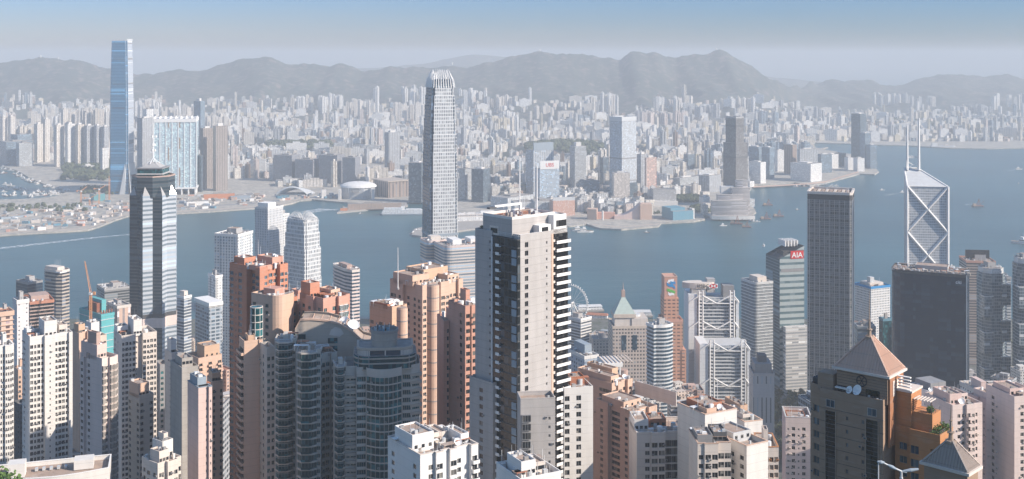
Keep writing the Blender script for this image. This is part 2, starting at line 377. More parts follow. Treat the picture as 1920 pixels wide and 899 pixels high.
def build_tower(root, poly, pats, h, zlow, pitch, wall, gm, fm, trim=None, par=1.3, roofm=None, ac=.0, limit=100, topgap=1.6, seed=1, blm=None, name='wall', zbot=0):
    """walls with real recessed openings down to zlow (local), plain below; windows, balconies and bays as parts"""
    rg = random.Random(seed); mw = Matrix.Translation(root.location) @ Matrix.Rotation(root.rotation_euler[2], 4, 'Z'); cp = Vector((0, 0, H))
    b = MB(); inst = {}
    k = len(poly); zs = []
    z = h-topgap-pitch
    while z > max(zlow, .5): zs.append(z); z -= pitch
    for i in range(k):
        a = Vector(poly[i]); c = Vector(poly[(i+1) % k]); e = c-a; L = e.length
        if L < .02: continue
        u = e/L; n = Vector((u.y, -u.x)); th = math.atan2(u.y, u.x)
        wn = (mw.to_3x3() @ Vector((n.x, n.y, 0))); mid = mw @ Vector(((a.x+c.x)/2, (a.y+c.y)/2, h)); vis = wn.dot((cp-mid).normalized()) > -.12
        pat = pats[i]
        if pat == '|' or not vis: pat = '.'
        m = L/len(pat)
        def P3(t, z, dep=0): q = a+u*t-n*dep; return (q.x, q.y, z)
        zt = h+par*0
        zb = zs[-1] if zs else h
        if zb > zbot+.01: b.quad(P3(0, zbot), P3(L, zbot), P3(L, zb), P3(0, zb))
        for j, ch in enumerate(pat):
            t0, t1 = j*m, (j+1)*m
            if ch in '. ' or not zs: b.quad(P3(t0, zb), P3(t1, zb), P3(t1, zt), P3(t0, zt)); continue
            ow, oh, sill, dep = mod(ch, m, pitch); x0, x1 = (t0+t1-ow)/2, (t0+t1+ow)/2
            if ch == 'y':
                b.quad(P3(t0, zb), P3(t1, zb), P3(t1, zt), P3(t0, zt))
            else:
                b.quad(P3(t0, zb), P3(x0, zb), P3(x0, zt), P3(t0, zt)); b.quad(P3(x1, zb), P3(t1, zb), P3(t1, zt), P3(x1, zt))
                pz = zt
                for z in zs:
                    lo = z+sill; hi = lo+oh
                    b.quad(P3(x0, hi), P3(x1, hi), P3(x1, pz), P3(x0, pz)); pz = lo
                    b.quad(P3(x0, lo), P3(x1, lo), P3(x1, lo, dep), P3(x0, lo, dep)); b.quad(P3(x0, hi, dep), P3(x1, hi, dep), P3(x1, hi), P3(x0, hi))
                    b.quad(P3(x0, lo), P3(x0, lo, dep), P3(x0, hi, dep), P3(x0, hi)); b.quad(P3(x1, lo, dep), P3(x1, lo), P3(x1, hi), P3(x1, hi, dep))
                b.quad(P3(x0, zb), P3(x1, zb), P3(x1, pz), P3(x0, pz))
            key = ('y' if ch == 'y' else 'w', ow, oh, dep)
            if ch in 'yb' or ch == 'B': pass
            for z in zs:
                q = a+u*((t0+t1)/2); M = Matrix.Translation((q.x, q.y, z+sill)) @ Matrix.Rotation(th, 4, 'Z')
                inst.setdefault(key, []).append(M)
                if ch in 'bB':
                    M2 = Matrix.Translation((q.x, q.y, z)) @ Matrix.Rotation(th, 4, 'Z'); inst.setdefault((ch, m*.94, 1.0, 0), []).append(M2)
                elif ac and rg.random() < ac:
                    q2 = a+u*((t0+t1)/2+rg.choice((-.3, .3))*m); M2 = Matrix.Translation((q2.x, q2.y, z+rg.uniform(.05, .35)*pitch)) @ Matrix.Rotation(th, 4, 'Z'); inst.setdefault(('a', 1, 1, 0), []).append(M2)
    b.cap(poly, h-.25, 1)
    b.ring(poly, h, h+par, .3, 0, 0)
    b.ring(offset(poly, -.3), h-.25, h, .02, 0, 0)
    b.build(name, [wall, roofm or W['roof_tan']], root)
    if trim:
        t = MB(); t.ring(poly, h+par, h+par+.25, .55, 0, .12); t.build('roof_trim', trim, root)
    kinds = {}
    for (kd, ow, oh, dep), Ms in inst.items():
        kinds.setdefault(kd, []).append((wtpl(ow, oh, dep, gm, (blm or wall) if kd in 'bB' else fm, kd), Ms))
    for kd, lst in kinds.items():
        tot = sum(len(m) for _, m in lst); lim = limit if kd in 'w' else min(limit, 60) if kd == 'a' else limit
        lst.sort(key=lambda q: -len(q[1])); left = lim
        for me, Ms in lst:
            n = min(len(Ms), left if me is lst[-1][0] else max(1, round(lim*len(Ms)/tot)), left); left -= n
            parts_from(root, me.name.split('.')[0], me, Ms, n)
def dish(root, x, y, z, r=1.6, az=-1.9, el=.7):
    b = MB(); n = 14; d = Vector((math.cos(az)*math.cos(el), math.sin(az)*math.cos(el), math.sin(el)))
    u = d.cross(Vector((0, 0, 1))).normalized(); v = d.cross(u); c = Vector((x, y, z+r+.5)); pr = None
    for k in range(5):
        rr = r*k/4; q = [tuple(c+u*rr*math.cos(2*math.pi*i/n)+v*rr*math.sin(2*math.pi*i/n)+d*(.35*r*(k/4)**2)) for i in range(n)]
        if pr:
            for i in range(n): b.quad(pr[i], pr[(i+1) % n], q[(i+1) % n], q[i])
        pr = q
    b.tube((x, y, z), c, .14); b.tube(c, c+d*r*.8, .06)
    b.build('satellite_dish', W['logo_white'], root)
def rail(root, pts, z, hgt=1.1, m='white_steel', r=.05, step=2.5):
    b = MB()
    for a, c in zip(pts, pts[1:]):
        A = Vector((*a, z)); C = Vector((*c, z)); L = (C-A).length; n = max(1, int(L/step))
        for q in (hgt, hgt*.5): b.tube(A+Vector((0, 0, q)), C+Vector((0, 0, q)), r, 4)
        for i in range(n+1): p = A.lerp(C, i/n); b.tube(p, p+Vector((0, 0, hgt)), r, 4)
    b.build('roof_railing', W[m], root)
def roofkit(root, poly, z, seed=0, dens=1.0, wall=None, big=True, dishes=0, masts=0):
    rg = random.Random(seed); xs = [p[0] for p in poly]; ys = [p[1] for p in poly]
    x0, x1, y0, y1 = min(xs)+1, max(xs)-1, min(ys)+1, max(ys)-1; wx, wy = x1-x0, y1-y0
    if wx < 3 or wy < 3: return
    if big:
        bw, bd = wx*rg.uniform(.3, .45), wy*rg.uniform(.35, .5); cx, cy = x0+wx*rg.uniform(.4, .6), y0+wy*rg.uniform(.5, .62); hh = rg.uniform(3.5, 6.5)
        b = MB(); b.box(cx-bw/2, cx+bw/2, cy-bd/2, cy+bd/2, z-.25, z+hh, 0, False, 1); b.ring([(cx-bw/2, cy-bd/2), (cx+bw/2, cy-bd/2), (cx+bw/2, cy+bd/2), (cx-bw/2, cy+bd/2)], z+hh, z+hh+.5, .2)
        b.box(cx-bw*.2, cx-bw*.2+1, cy-bd/2-.06, cy-bd/2, z-.2, z+2, 2); b.build('plant_room', [wall or W['white_render'], W['roof_tan'], W['mid_grey']], root)
    for _ in range(int(dens*max(7, wx*wy/18))):
        x, y = rg.uniform(x0, x1), rg.uniform(y0, y1); q = rg.random()
        if big and abs(x-cx) < bw/2+1 and abs(y-cy) < bd/2+1: continue
        if q < .45: s = rg.uniform(.6, 1.8); MB().box(x-s/2, x+s/2, y-s*.4, y+s*.4, z-.25, z+rg.uniform(.8, 2), 0, False).build('roof_unit', rg.choice([W['steel'], W['white_render'], W['grey'], W['roof_grey']]), root)
        elif q < .6: MB().cyl(x, y, rg.uniform(.6, 1.2), z-.25, z+rg.uniform(1.5, 2.6), 10).build('water_tank', rg.choice([W['steel'], W['white_steel']]), root)
        elif q < .75: b = MB(); L = rg.uniform(2, 6); b.tube((x, y, z+.2), (min(x+L, x1), y, z+.2), .18); b.tube((x, y, z-.25), (x, y, z+1.2), .12); b.build('roof_pipe', W['steel'], root)
        elif q < .88: s = rg.uniform(1.5, 3); b = MB(); b.box(x-s, x+s, y-1.2, y+1.2, z+2.0, z+2.15); [b.box(x+a*(s-.2)-.06, x+a*(s-.2)+.06, y+c-.06, y+c+.06, z-.25, z+2) for a in (-1, 1) for c in (-1, 1)]; b.build('roof_canopy', rg.choice([W['roof_tan'], W['white_steel'], W['roof_red']]), root)
        else: MB().tube((x, y, z-.25), (x, y, z+rg.uniform(2, 6)), .07).build('antenna', W['white_steel'], root)
    for i in range(dishes): dish(root, rg.uniform(x0+1, x1-1), y0+rg.uniform(1, 3), z-.25, rg.uniform(1.1, 1.8))
    for i in range(masts): x, y = rg.uniform(x0, x1), rg.uniform(y0, y1); MB().tube((x, y, z-.25), (x, y, z+rg.uniform(8, 14)), .15, 5, .05).build('mast', W['white_steel'], root)
USED = []      # (x0, x1, y0, y1, depth) rectangles of what has been built, in photo pixels
def T(name, label, xl, xc, xr, yt, D, rel, front, side='.', wall='white_render', pitch=3.0, glassk='dark', frame='mid_grey', d=None, w=None, cat='apartment tower', group=None,
      trim=None, ac=.14, limit=100, roof=1.0, roofm=None, blocks=(), base=None, seed=None, topgap=1.6, dishes=0, masts=0, big=True, blm=None, dz=0, par=1.3, z0=None):
    f = R3(xl, xc, xr, D, rel, d, w); zt = gz(yt, D)-par; zb = ground(f.c.y) if base is None else base
    root = thing(name, label, cat, (f.c.x, f.c.y, zb), f.phi, group); h = zt-zb
    poly, pats = shape(f, front, side, rel)
    sd = seed if seed is not None else int(xl*7+yt)
    zl = max(zvis(D+f.d)-zb-14, 1)
    build_tower(root, poly, pats, h, zl, pitch, W[wall], G[glassk], W[frame], W[trim] if trim else None, ac=ac, limit=limit, roofm=W[roofm] if roofm else None, seed=sd, topgap=topgap, blm=W[blm] if blm else None, par=par)
    for bl in blocks:
        fx0, fx1, fy0, fy1, hh, mk = bl[:6]; nm = bl[6] if len(bl) > 6 else 'penthouse'
        q = [(-f.w/2+f.w*fx0, -f.d/2+f.d*fy0), (-f.w/2+f.w*fx1, -f.d/2+f.d*fy0), (-f.w/2+f.w*fx1, -f.d/2+f.d*fy1), (-f.w/2+f.w*fx0, -f.d/2+f.d*fy1)]
        b = MB(); b.prism(q, h-.25, h+hh, 0, 1); b.ring(q, h+hh, h+hh+.6, .25, 0)
        if fx1-fx0 > .15:
            for j in range(3):
                xx = q[0][0]+(q[1][0]-q[0][0])*(j+.5)/3
                if hh > 2.6: b.box(xx-.6, xx+.6, q[0][1]-.03, q[0][1], h+1, h+2.2, 2)
        b.build(nm, [W[mk], W['roof_tan'], G['dark']], root)
        rb = random.Random(sd+int(fx0*97))
        for _ in range(int(2+2*roof)):
            ux, uy, us = rb.uniform(q[0][0]+.8, q[1][0]-.8), rb.uniform(q[1][1]+.8, q[2][1]-.8), rb.uniform(.35, .9)
            if q[1][0]-q[0][0] > 3 and q[2][1]-q[1][1] > 3: (MB().box(ux-us, ux+us, uy-us*.7, uy+us*.7, h+hh, h+hh+rb.uniform(.6, 1.5)) if rb.random() < .6 else MB().tube((ux, uy, h+hh), (ux, uy, h+hh+rb.uniform(2, 5)), .06, 4)).build('roof_unit', W[rb.choice(('steel', 'white_steel', 'roof_grey', 'mid_grey'))], root)
    if roof: roofkit(root, f.rect, h, sd+5, roof, W[wall], big and not blocks, dishes, masts)
    USED.append((xl, xr, yt-8, YH+(H-zb)/D*F, D)); root['h'] = h; del root['h']
    return root, f, h
def O(name, label, xl, xc, xr, yt, D, rel, mat, bandm=None, pitch=4.0, bh=1.6, out=.25, d=None, w=None, cat='office tower', group=None, roof=.6, roofm='roof_grey', base=None, blocks=(), masts=0, dishes=0, poly=None, cornm=None, limit=100, big=True):
    """office block: glazed or patterned body, one ring part per storey"""
    f = R3(xl, xc, xr, D, rel, d, w); zt = gz(yt, D); zb = ground(f.c.y, f.c.x) if base is None else base; h = zt-zb
    root = thing(name, label, cat, (f.c.x, f.c.y, zb), f.phi, group); pl = poly(f) if poly else f.rect
    b = MB(); b.prism(pl, 0, h-1.5, 0, 1); b.build('body', [mat, W[roofm]], root)
    b = MB(); b.ring(pl, h-3, h, .6, 0, out+.1); b.build('parapet', W[cornm] if cornm else (W[bandm] if bandm else W['grey']), root)
    if bandm:
        me = MB().ring(pl, 0, bh, .4+out, 0, out).mesh('storey_band', W[bandm]); zl = max(zvis(D+f.d)-zb-10, 2); z = h-3-pitch; Ms = []
        while z > zl: Ms.append(Matrix.Translation((0, 0, z))); z -= pitch
        parts_from(root, 'storey_band', me, Ms, limit)
    for bl in blocks:
        fx0, fx1, fy0, fy1, hh, mk = bl[:6]; nm = bl[6] if len(bl) > 6 else 'plant_room'
        b = MB(); b.box(-f.w/2+f.w*fx0, -f.w/2+f.w*fx1, -f.d/2+f.d*fy0, -f.d/2+f.d*fy1, h-1.5, h+hh, 0, False); b.build(nm, W[mk], root)
    if roof: roofkit(root, pl, h-1.3, int(xl+yt), roof, W['grey'], big and not blocks, dishes, masts)
    USED.append((xl, xr, yt, YH+(H-zb)/D*F, D))
    return root, f, h
def M3(name, label, xl, xc, xr, yt, D, rel, mat, yb=None, d=None, w=None, cat='building', group=None, roofm='roof_grey', poly=None, kit=0, extra=None):
    """plain massing with a patterned wall, for far buildings"""
    f = R3(xl, xc, xr, D, rel, d, w); zb = ground(D, f.c.x) if D < 1980 else terr(f.c.x, f.c.y); zt = gz(yt, D); h = max(zt-zb, 3)
    if kit or extra:
        root = thing(name, label, cat, (f.c.x, f.c.y, zb), f.phi, group)
        MB().prism(poly(f) if poly else f.rect, 0, h, 0, 1).build('body', [mat, W[roofm]], root)
        if extra: extra(root, f, h)
        if kit: b = MB(); b.box(-f.w*.25, f.w*.2, -f.d*.2, f.d*.25, h, h+kit, 0, False); b.build('plant_room', W['white_render'], root)
    else:
        b = MB(); b.prism(poly(f) if poly else f.rect, 0, h, 0, 1)
        b.box(-f.w*.2, f.w*.15, -f.d*.2, f.d*.2, h, h+4, 1, False)
        root = tag(b.build(name, [mat, W[roofm]], None, (f.c.x, f.c.y, zb), f.phi), label, cat, group)
    USED.append((xl, xr, yt, YH+(H-zb)/D*F, D))
    return root, f, h
def text(root, s, loc, size, th, mat, name='lettering', ext=.05):
    c = bpy.data.curves.new(name, 'FONT'); c.body = s; c.size = size; c.extrude = ext; c.align_x = 'CENTER'; c.resolution_u = 3; c.offset = size*.012
    tmp = bpy.data.objects.new('tmp_text', c); me = bpy.data.meshes.new_from_object(tmp); me.materials.clear(); me.materials.append(mat); bpy.data.objects.remove(tmp)
    o = bpy.data.objects.new(name, me); COL.objects.link(o); o.parent = root; o.location = loc; o.rotation_euler = (math.radians(90), 0, th); return o
# ================================================================ the setting
def ground_mat(name, c1, c2, c3, sc):
    m, t, b = newmat(name); p = pos(t)
    a = ramp(t, nois(t, p, sc, 5, .65), .38, .62); c = mixc(t, a, c1, c2); c = mixc(t, ramp(t, nois(t, p, sc*5, 3), .5, .7), c, c3)
    t.links.new(c, b.inputs['Base Color']); b.inputs['Roughness'].default_value = .95; return m
m, t, b = newmat('sea'); p = pos(t)
c = mixc(t, ramp(t, nois(t, vmul(t, p, (.6, 1, 1)), .0022, 4, .6), .35, .65), (.007, .060, .082), (.024, .102, .128))
t.links.new(c, b.inputs['Base Color']); b.inputs['Roughness'].default_value = .32; b.inputs['IOR'].default_value = 1.33; b.inputs['Specular IOR Level'].default_value = .42
bp = t.nodes.new('ShaderNodeBump'); bp.inputs['Strength'].default_value = .55; bp.inputs['Distance'].default_value = 1.2
t.links.new(mth(t, 'ADD', nois(t, p, .09, 5, .7), mth(t, 'MULTIPLY', nois(t, vmul(t, p, (.5, 1, 1)), .02, 3), 1.5)), bp.inputs['Height']); t.links.new(bp.outputs[0], b.inputs['Normal'])
SEA = m
KLAND = ground_mat('kowloon_ground_paving', (.44, .40, .35), (.28, .27, .25), (.55, .50, .43), .02)
ILAND = ground_mat('island_ground_paving', (.09, .10, .085), (.16, .155, .15), (.05, .075, .035), .03)
HILL = ground_mat('hill_scrub', (.028, .05, .045), (.07, .08, .065), (.22, .17, .15), .004)
def flat(name, pts, z, mat, skirt=0, kind='structure'):
    b = MB(); a = sum(pts[i-1][0]*pts[i][1]-pts[i][0]*pts[i-1][1] for i in range(len(pts)))
    if a < 0: pts = pts[::-1]
    b.cap(pts, z)
    if skirt:
        for i in range(len(pts)): p, q = pts[i-1], pts[i]; b.quad((*p, z-skirt), (*q, z-skirt), (*q, z), (*p, z))
    o = b.build(name, mat); o['kind'] = kind; return o
flat('harbour_water', [(-42000, -500), (42000, -500), (42000, 42000), (-42000, 42000)], 0, SEA)
def pp(l, z=4.0): return [(gx(x, dg(y, z)), dg(y, z)) for x, y in l]
COAST = [(-700, 458), (-120, 446), (0, 441), (60, 437), (120, 434), (165, 431), (185, 425), (215, 413), (240, 405), (300, 402), (400, 396), (470, 391), (520, 386), (548, 381), (562, 376), (585, 374), (640, 379), (700, 383), (720, 381), (790, 379),
         (860, 400), (900, 404), (960, 416), (1010, 424), (1068, 424), (1100, 420), (1125, 428), (1165, 430), (1235, 424), (1240, 418), (1300, 415), (1322, 411), (1318, 404), (1296, 398), (1330, 405), (1350, 411), (1405, 405), (1418, 398), (1408, 380), (1405, 360), (1412, 347), (1450, 345),
         (1490, 342), (1520, 348), (1540, 345), (1612, 326), (1640, 327), (1648, 322), (1640, 314), (1645, 305), (1625, 293), (1600, 290), (1560, 283), (1530, 277), (1525, 268), (1600, 270), (1640, 272), (1700, 273), (1780, 278), (1850, 279), (1930, 277), (2050, 276), (2700, 278)]
LANDK = pp(COAST)+[(16000, 13000), (-16000, 13000), (gx(-1500, 4700), 4700)]+pp([(-700, 298), (-200, 304), (0, 311), (32, 320), (60, 336), (85, 346), (112, 352), (130, 358), (105, 368), (70, 372), (20, 374), (-200, 375), (-700, 382)])
flat('kowloon_ground', LANDK, 4, KLAND, 5)
flat('promenade_pier', pp([(632, 399), (700, 392), (765, 386), (762, 380), (645, 389)]), 4.5, W['concrete'], 6)
flat('ferry_pier', pp([(772, 441), (790, 443), (890, 429), (960, 419), (1000, 424), (1000, 412), (900, 402), (860, 410), (776, 430)]), 4.6, W['concrete'], 6)
flat('breakwater', pp([(1527, 283), (1552, 277), (1553, 276), (1527, 280)]), 4.6, W['concrete'], 6)
# shore roads and beach strips of rip-rap
def strip(name, l, wpx, z, mat):
    a = pp(l); b = pp([(x, y-wpx) for x, y in l]); flat(name, a+b[::-1], z, mat)
strip('waterfront_path', [(p[0], p[1]-2) for p in COAST[1:16]], 2.2, 4.1, W['beige'])
strip('coast_road', [(p[0], p[1]-9) for p in COAST[2:15]], 1.6, 4.14, W['mid_grey'])
strip('far_waterfront_path', [(1412, 352), (1450, 350), (1520, 346), (1545, 343), (1610, 324)], 2.5, 4.1, W['peach'])
strip('waterfront_path', [(1110, 422), (1165, 427), (1235, 421)], 2.0, 4.1, W['beige'])
# the island slope
b = MB(); ys = [-200, 0, 50, 100, 175, 250, 300, 350, 400, 450, 500, 550, 600, 700, 800, 950, 1100, 1300, 1600, 1885]; nx = 40
xs = [-1200+i*(3400/nx) for i in range(nx+1)]
def gi(x, y): return ground(y) if y < 1885 else 4
n0 = len(b.v)
for y in ys:
    for x in xs: b.v.append((x, y, (gi(x, y) if y < 1885 else 4)+(noise.noise(Vector((x/60, y/60, 0)))*5 if y < 900 else 0)))
for j in range(len(ys)-1):
    for i in range(nx): k = n0+j*(nx+1)+i; b.f.append((k, k+1, k+nx+2, k+nx+1)); b.m.append(0)
for i in range(nx): k = n0+(len(ys)-1)*(nx+1)+i; p, q = b.v[k], b.v[k+1]; b.quad(p, q, (*q[:2], -1), (*p[:2], -1))
struct(b.build('island_ground', ILAND))
# mountains behind Kowloon
b = MB(); NX, NY = 520, 120; n0 = 0
for j in range(NY+1):
    D = 6000+(12600-6000)*(j/NY)**1.0
    for i in range(NX+1):
        px = -420+(2700+420)*i/NX; X = gx(px, D); z = terr(X, D); b.v.append((X, D, z-1.5 if z < 6 else z))
for j in range(NY):
    for i in range(NX): k = j*(NX+1)+i; b.f.append((k, k+1, k+NX+2, k+NX+1)); b.m.append(0)
hills = struct(b.build('mountains', HILL))
for p in hills.data.polygons: p.use_smooth = True
b = MB(); FR = [(500, 135), (700, 128), (800, 120), (830, 112), (860, 106), (885, 102), (915, 105), (950, 108), (1010, 112), (1400, 140), (1600, 160)]
for j, (D, k) in enumerate(((12500, 0), (13300, .55), (14200, 1), (15200, .5))):
    for i in range(61):
        px = 500+1100*i/60; X = gx(px, D); zz = H-(float(np.interp(px, [q[0] for q in FR], [q[1] for q in FR]))-YH)/F*14200
        b.v.append((X, D, max(3, zz*k*(1+.06*noise.noise(Vector((px/30, j, 0))))) if k else 3))
for j in range(3):
    for i in range(60): k = j*61+i; b.f.append((k, k+1, k+62, k+61)); b.m.append(0)
struct(b.build('distant_hill', HILL))
# inner mounds in the flat town
for nm, px, D in (('wooded_mound', 1062, 5000), ('wooded_mound', 560, 5200), ('wooded_mound', 1290, 3420), ('wooded_mound', 1000, 4700)):
    b = MB(); R = 60*2.6 if D < 3500 else 700; N = 24; X0 = gx(px, D)
    for j in range(N+1):
        for i in range(N+1):
            x = X0+R*(2*i/N-1); y = D+R*(2*j/N-1); z = terr(x, y); b.v.append((x, y, z if z > 5 else 2.5))
    for j in range(N):
        for i in range(N): k = j*(N+1)+i; b.f.append((k, k+1, k+N+2, k+N+1)); b.m.append(0)
    struct(b.build(nm, HILL))
# haze: one closed box round the camera and the whole place
b = MB(); b.box(-45000, 45000, -900, 45000, -1, 520)
m = bpy.data.materials.new('haze_air'); m.use_nodes = True; t = m.node_tree; t.nodes.remove(t.nodes['Principled BSDF'])
pv = t.nodes.new('ShaderNodeVolumePrincipled'); pv.inputs['Density'].default_value = HAZE; pv.inputs['Color'].default_value = (.69, .725, .77, 1); pv.inputs['Anisotropy'].default_value = 0.0
t.links.new(pv.outputs[0], t.nodes['Material Output'].inputs['Volume'])
hz = b.build('haze', m); hz['kind'] = 'stuff'
# trees and woods
def leafmat(name, c1, c2):
    m, t, b = newmat(name); c = mixc(t, ramp(t, nois(t, pos(t), .5, 3), .35, .65), c1, c2); t.links.new(c, b.inputs['Base Color']); b.inputs['Roughness'].default_value = .8; return m
LEAF = [leafmat('leaf_deep', (.025, .05, .02), (.06, .09, .035)), leafmat('leaf_olive', (.045, .06, .03), (.085, .10, .045)), leafmat('leaf_bright', (.05, .10, .02), (.10, .17, .04))]
def crown(b, c, r, n, rg, s=.5):
    for _ in range(n):
        d = Vector((rg.gauss(0, 1), rg.gauss(0, 1), rg.gauss(0, .75))); d = d.normalized()*r*rg.uniform(.45, 1.05)
        p = Vector(c)+d; u = Vector((rg.gauss(0, 1), rg.gauss(0, 1), rg.gauss(0, 1))).normalized(); v = u.orthogonal().normalized(); q = s*rg.uniform(.6, 1.3)
        b.quad(tuple(p-u*q-v*q*.6), tuple(p+u*q-v*q*.5), tuple(p+u*q*.8+v*q*.6), tuple(p-u*q*.9+v*q*.55))
def make_tree(name, label, x, y, z, r, th, group=None, rg=rnd, n=420, mi=0, s=.55, lobes=6):
    root = thing(name, label, 'tree', (x, y, z), rg.uniform(0, 6), group)
    b = MB(); b.tube((0, 0, -1), (0, 0, th), .05*r+.12, 6, .03*r+.08)
    for _ in range(4): a = rg.uniform(0, 6.3); b.tube((0, 0, th*.75), (r*.6*math.cos(a), r*.6*math.sin(a), th+r*rg.uniform(.1, .7)), .03*r+.06, 5, .03)
    b.build('trunk', W['bark'], root)
    b = MB()
    for _ in range(lobes): a = rg.uniform(0, 6.3); q = rg.uniform(.2, .62)*r; crown(b, (q*math.cos(a), q*math.sin(a), th+r*rg.uniform(.0, .75)), r*rg.uniform(.38, .6), n//lobes, rg, s)
    b.build('crown', LEAF[mi], root); return root
def wood(name, label, pts, D0, D1, n, r, mi=0):
    """a mass of far trees nobody could count: lumpy crowns"""
    rg = random.Random(int(pts[0]*3+D0)); b = MB()
    for _ in range(n):
        D = rg.uniform(D0, D1); px = rg.uniform(*pts); X = gx(px, D); z = max(terr(X, D), 4); q = r*rg.uniform(.6, 1.25)
        b.ball((X, D, z+q*.8), q, 0, 6, 4, (1, 1, .85), .22, rg)
    o = b.build(name, LEAF[mi]); tag(o, label, 'woodland', None, 'stuff')
WOODS = [((118, 205), 3930, 4650, 300, 10, 'dark trees and scrub behind the crowded boat shelter'), ((-60, 165), 3170, 3290, 90, 6, 'low scrub on the empty reclaimed ground at the near shore'), ((150, 240), 3560, 3700, 90, 7, 'trees at the foot of the blue glass supertall'),
         ((885, 1010), 3850, 4250, 260, 11, 'park trees between the white mall and the town'), ((985, 1130), 4700, 5350, 420, 12, 'wooded knoll in the middle of the town'), ((1265, 1310), 3360, 3480, 110, 7, 'wooded knoll beside the blue museum'),
         ((1290, 1345), 3150, 3260, 60, 6, 'trees on the promenade corner'), ((500, 620), 5000, 5400, 220, 12, 'wooded hill among town blocks'), ((780, 870), 5400, 5800, 150, 11, 'green park strip behind the tallest tower'),
         ((640, 700), 4650, 4800, 60, 10, 'trees of a far park'), ((1095, 1250), 3125, 3145, 60, 4, 'palms along the promenade wall'), ((1620, 1760), 6700, 7200, 160, 14, 'green slope behind the far shore'), ((700, 790), 3560, 3640, 50, 6, 'trees below the dark glass block')]
for pts, a, c_, n, r, lb in WOODS: wood('woodland', lb, pts, a, c_, n, r, 1)
# ================================================================ Kowloon
def fm(n, wall, gl, pu, pv, **k): return facade(n, wall, gl, pu, pv, **k)
K = [fm('far_cream_flats', (.80, .73, .65), (.30, .29, .29), 3.4, 3.1, groove=(11, .26)), fm('far_white_flats', (.84, .82, .79), (.34, .35, .37), 3.2, 3.1, groove=(9, .22)), fm('far_pink_flats', (.72, .60, .54), (.28, .26, .26), 3.3, 3.1, groove=(12, .2)),
     fm('far_grey_flats', (.45, .45, .46), (.2, .22, .25), 3.6, 3.1, groove=(10, .3)), fm('far_beige_flats', (.74, .66, .56), (.28, .27, .26), 3.0, 3.1, groove=(13, .25)), fm('far_white_slab', (.86, .84, .81), (.34, .35, .38), 5, 3.2, fu=(.1, .9), fv=(.3, .7)),
     fm('far_blue_office', (.30, .36, .42), (.06, .10, .14), 4, 3.8, fu=(.03, .97), fv=(.2, .85)), fm('far_grey_office', (.60, .60, .60), (.10, .12, .14), 6, 3.8, fu=(.03, .97), fv=(.3, .8)), fm('far_brown_flats', (.40, .28, .22), (.09, .08, .08), 3.2, 3.1, groove=(9, .3)),
     fm('far_yellowish_flats', (.78, .68, .50), (.3, .27, .23), 3.1, 3.1, groove=(10, .25)), fm('far_dark_glass', (.14, .18, .22), (.04, .06, .08), 3.5, 3.8, fu=(.05, .95), fv=(.15, .88)), fm('far_tenement', (.74, .69, .62), (.3, .28, .26), 4.2, 3.2, fu=(.2, .8), fv=(.2, .75))]
KN = ['cream', 'white', 'pinkish', 'grey', 'beige', 'bright white', 'blue glass', 'pale grey', 'brown', 'yellowish', 'dark glass', 'sandy']
# ---- ICC
def supertall():
    xl, xc, xr, D = 205, 240, 252, 3560
    f = R3(xl, xc, xr, D, -20); zt = gz(77, D); root = thing('supertall_tower', 'tallest blue glass supertall standing alone on the far shore', 'skyscraper', (f.c.x, f.c.y, 4), f.phi); h = zt-4
    blue = fm('supertall_sky_blue_glass', (.08, .25, .40), (.045, .18, .33), 60, 4.6, fu=(0, 1), fv=(.25, 1), rough=.2, wrough=.35, amt=.05, metal=.35); pale = fm('supertall_sunlit_glass', (.62, .64, .68), (.38, .43, .5), 60, 4.6, fu=(0, 1), fv=(.4, 1), rough=.3, amt=.05, metal=.2)  # blue carries the sky's reflection, pale carries the sunlight on the right side
    dk = fm('supertall_louvres', (.02, .05, .09), (.08, .2, .3), 60, 3, fu=(0, 1), fv=(.5, 1))
    W2, D2 = f.w/2, f.d/2
    lv = [(0, 1.0), (.45, 1.0), (.75, .95), (1, .86)]
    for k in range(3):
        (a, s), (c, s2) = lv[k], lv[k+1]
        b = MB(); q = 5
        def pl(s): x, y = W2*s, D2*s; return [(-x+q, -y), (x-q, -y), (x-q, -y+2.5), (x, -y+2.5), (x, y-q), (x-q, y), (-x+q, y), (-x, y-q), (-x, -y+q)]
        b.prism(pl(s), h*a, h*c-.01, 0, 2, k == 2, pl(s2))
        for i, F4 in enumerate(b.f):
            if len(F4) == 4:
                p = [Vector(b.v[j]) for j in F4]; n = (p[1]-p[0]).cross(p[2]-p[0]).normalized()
                if n.x > .3: b.m[i] = 1  # sides turned to the sun painted pale
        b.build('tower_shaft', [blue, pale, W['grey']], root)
    for z, t in ((.12, 9), (.33, 14), (.56, 5), (.72, 7), (.88, 9), (.985, 6)):
        s = 1.0 if z < .45 else np.interp(z, [.45, .75, 1], [1, .95, .86]); x = W2*s
        for k in range(max(2, t//3)): MB().box(-x+8, x-8, -D2*s-.5, -D2*s+.3, h*z+k*3.2-2, h*z+k*3.2-.6).build('louvre_band', dk, root)
        MB().box(W2*s-.2, W2*s+.5, -D2*s+5, D2*s-8, h*z-2, h*z+t-4).build('louvre_band', W['mid_grey'], root)
    # flared skirt of pale panels at the foot
    b = MB(); b.poly([(W2-9, -D2-1, h*.2), (W2-24, -D2-8, 0), (W2-6, -D2-8, 0), (W2-6, -D2-1, h*.14)]); b.poly([(W2+1, -D2, h*.2), (W2+10, -D2-6, 0), (W2+10, D2, 0), (W2+1, D2, h*.2)]); pass
    b.build('skirt_panel', W['silver'], root)
    b = MB(); x = W2*.86; [b.box(-x+4, x-4, -D2*.86+o, -D2*.86+o+.6, h, h+7) for o in (0,)]; b.box(x-1, x, -D2*.8, D2*.8, h, h+6); b.build('crown_screen', W['silver'], root)
    USED.append((200, 255, 75, 360, D))
supertall()
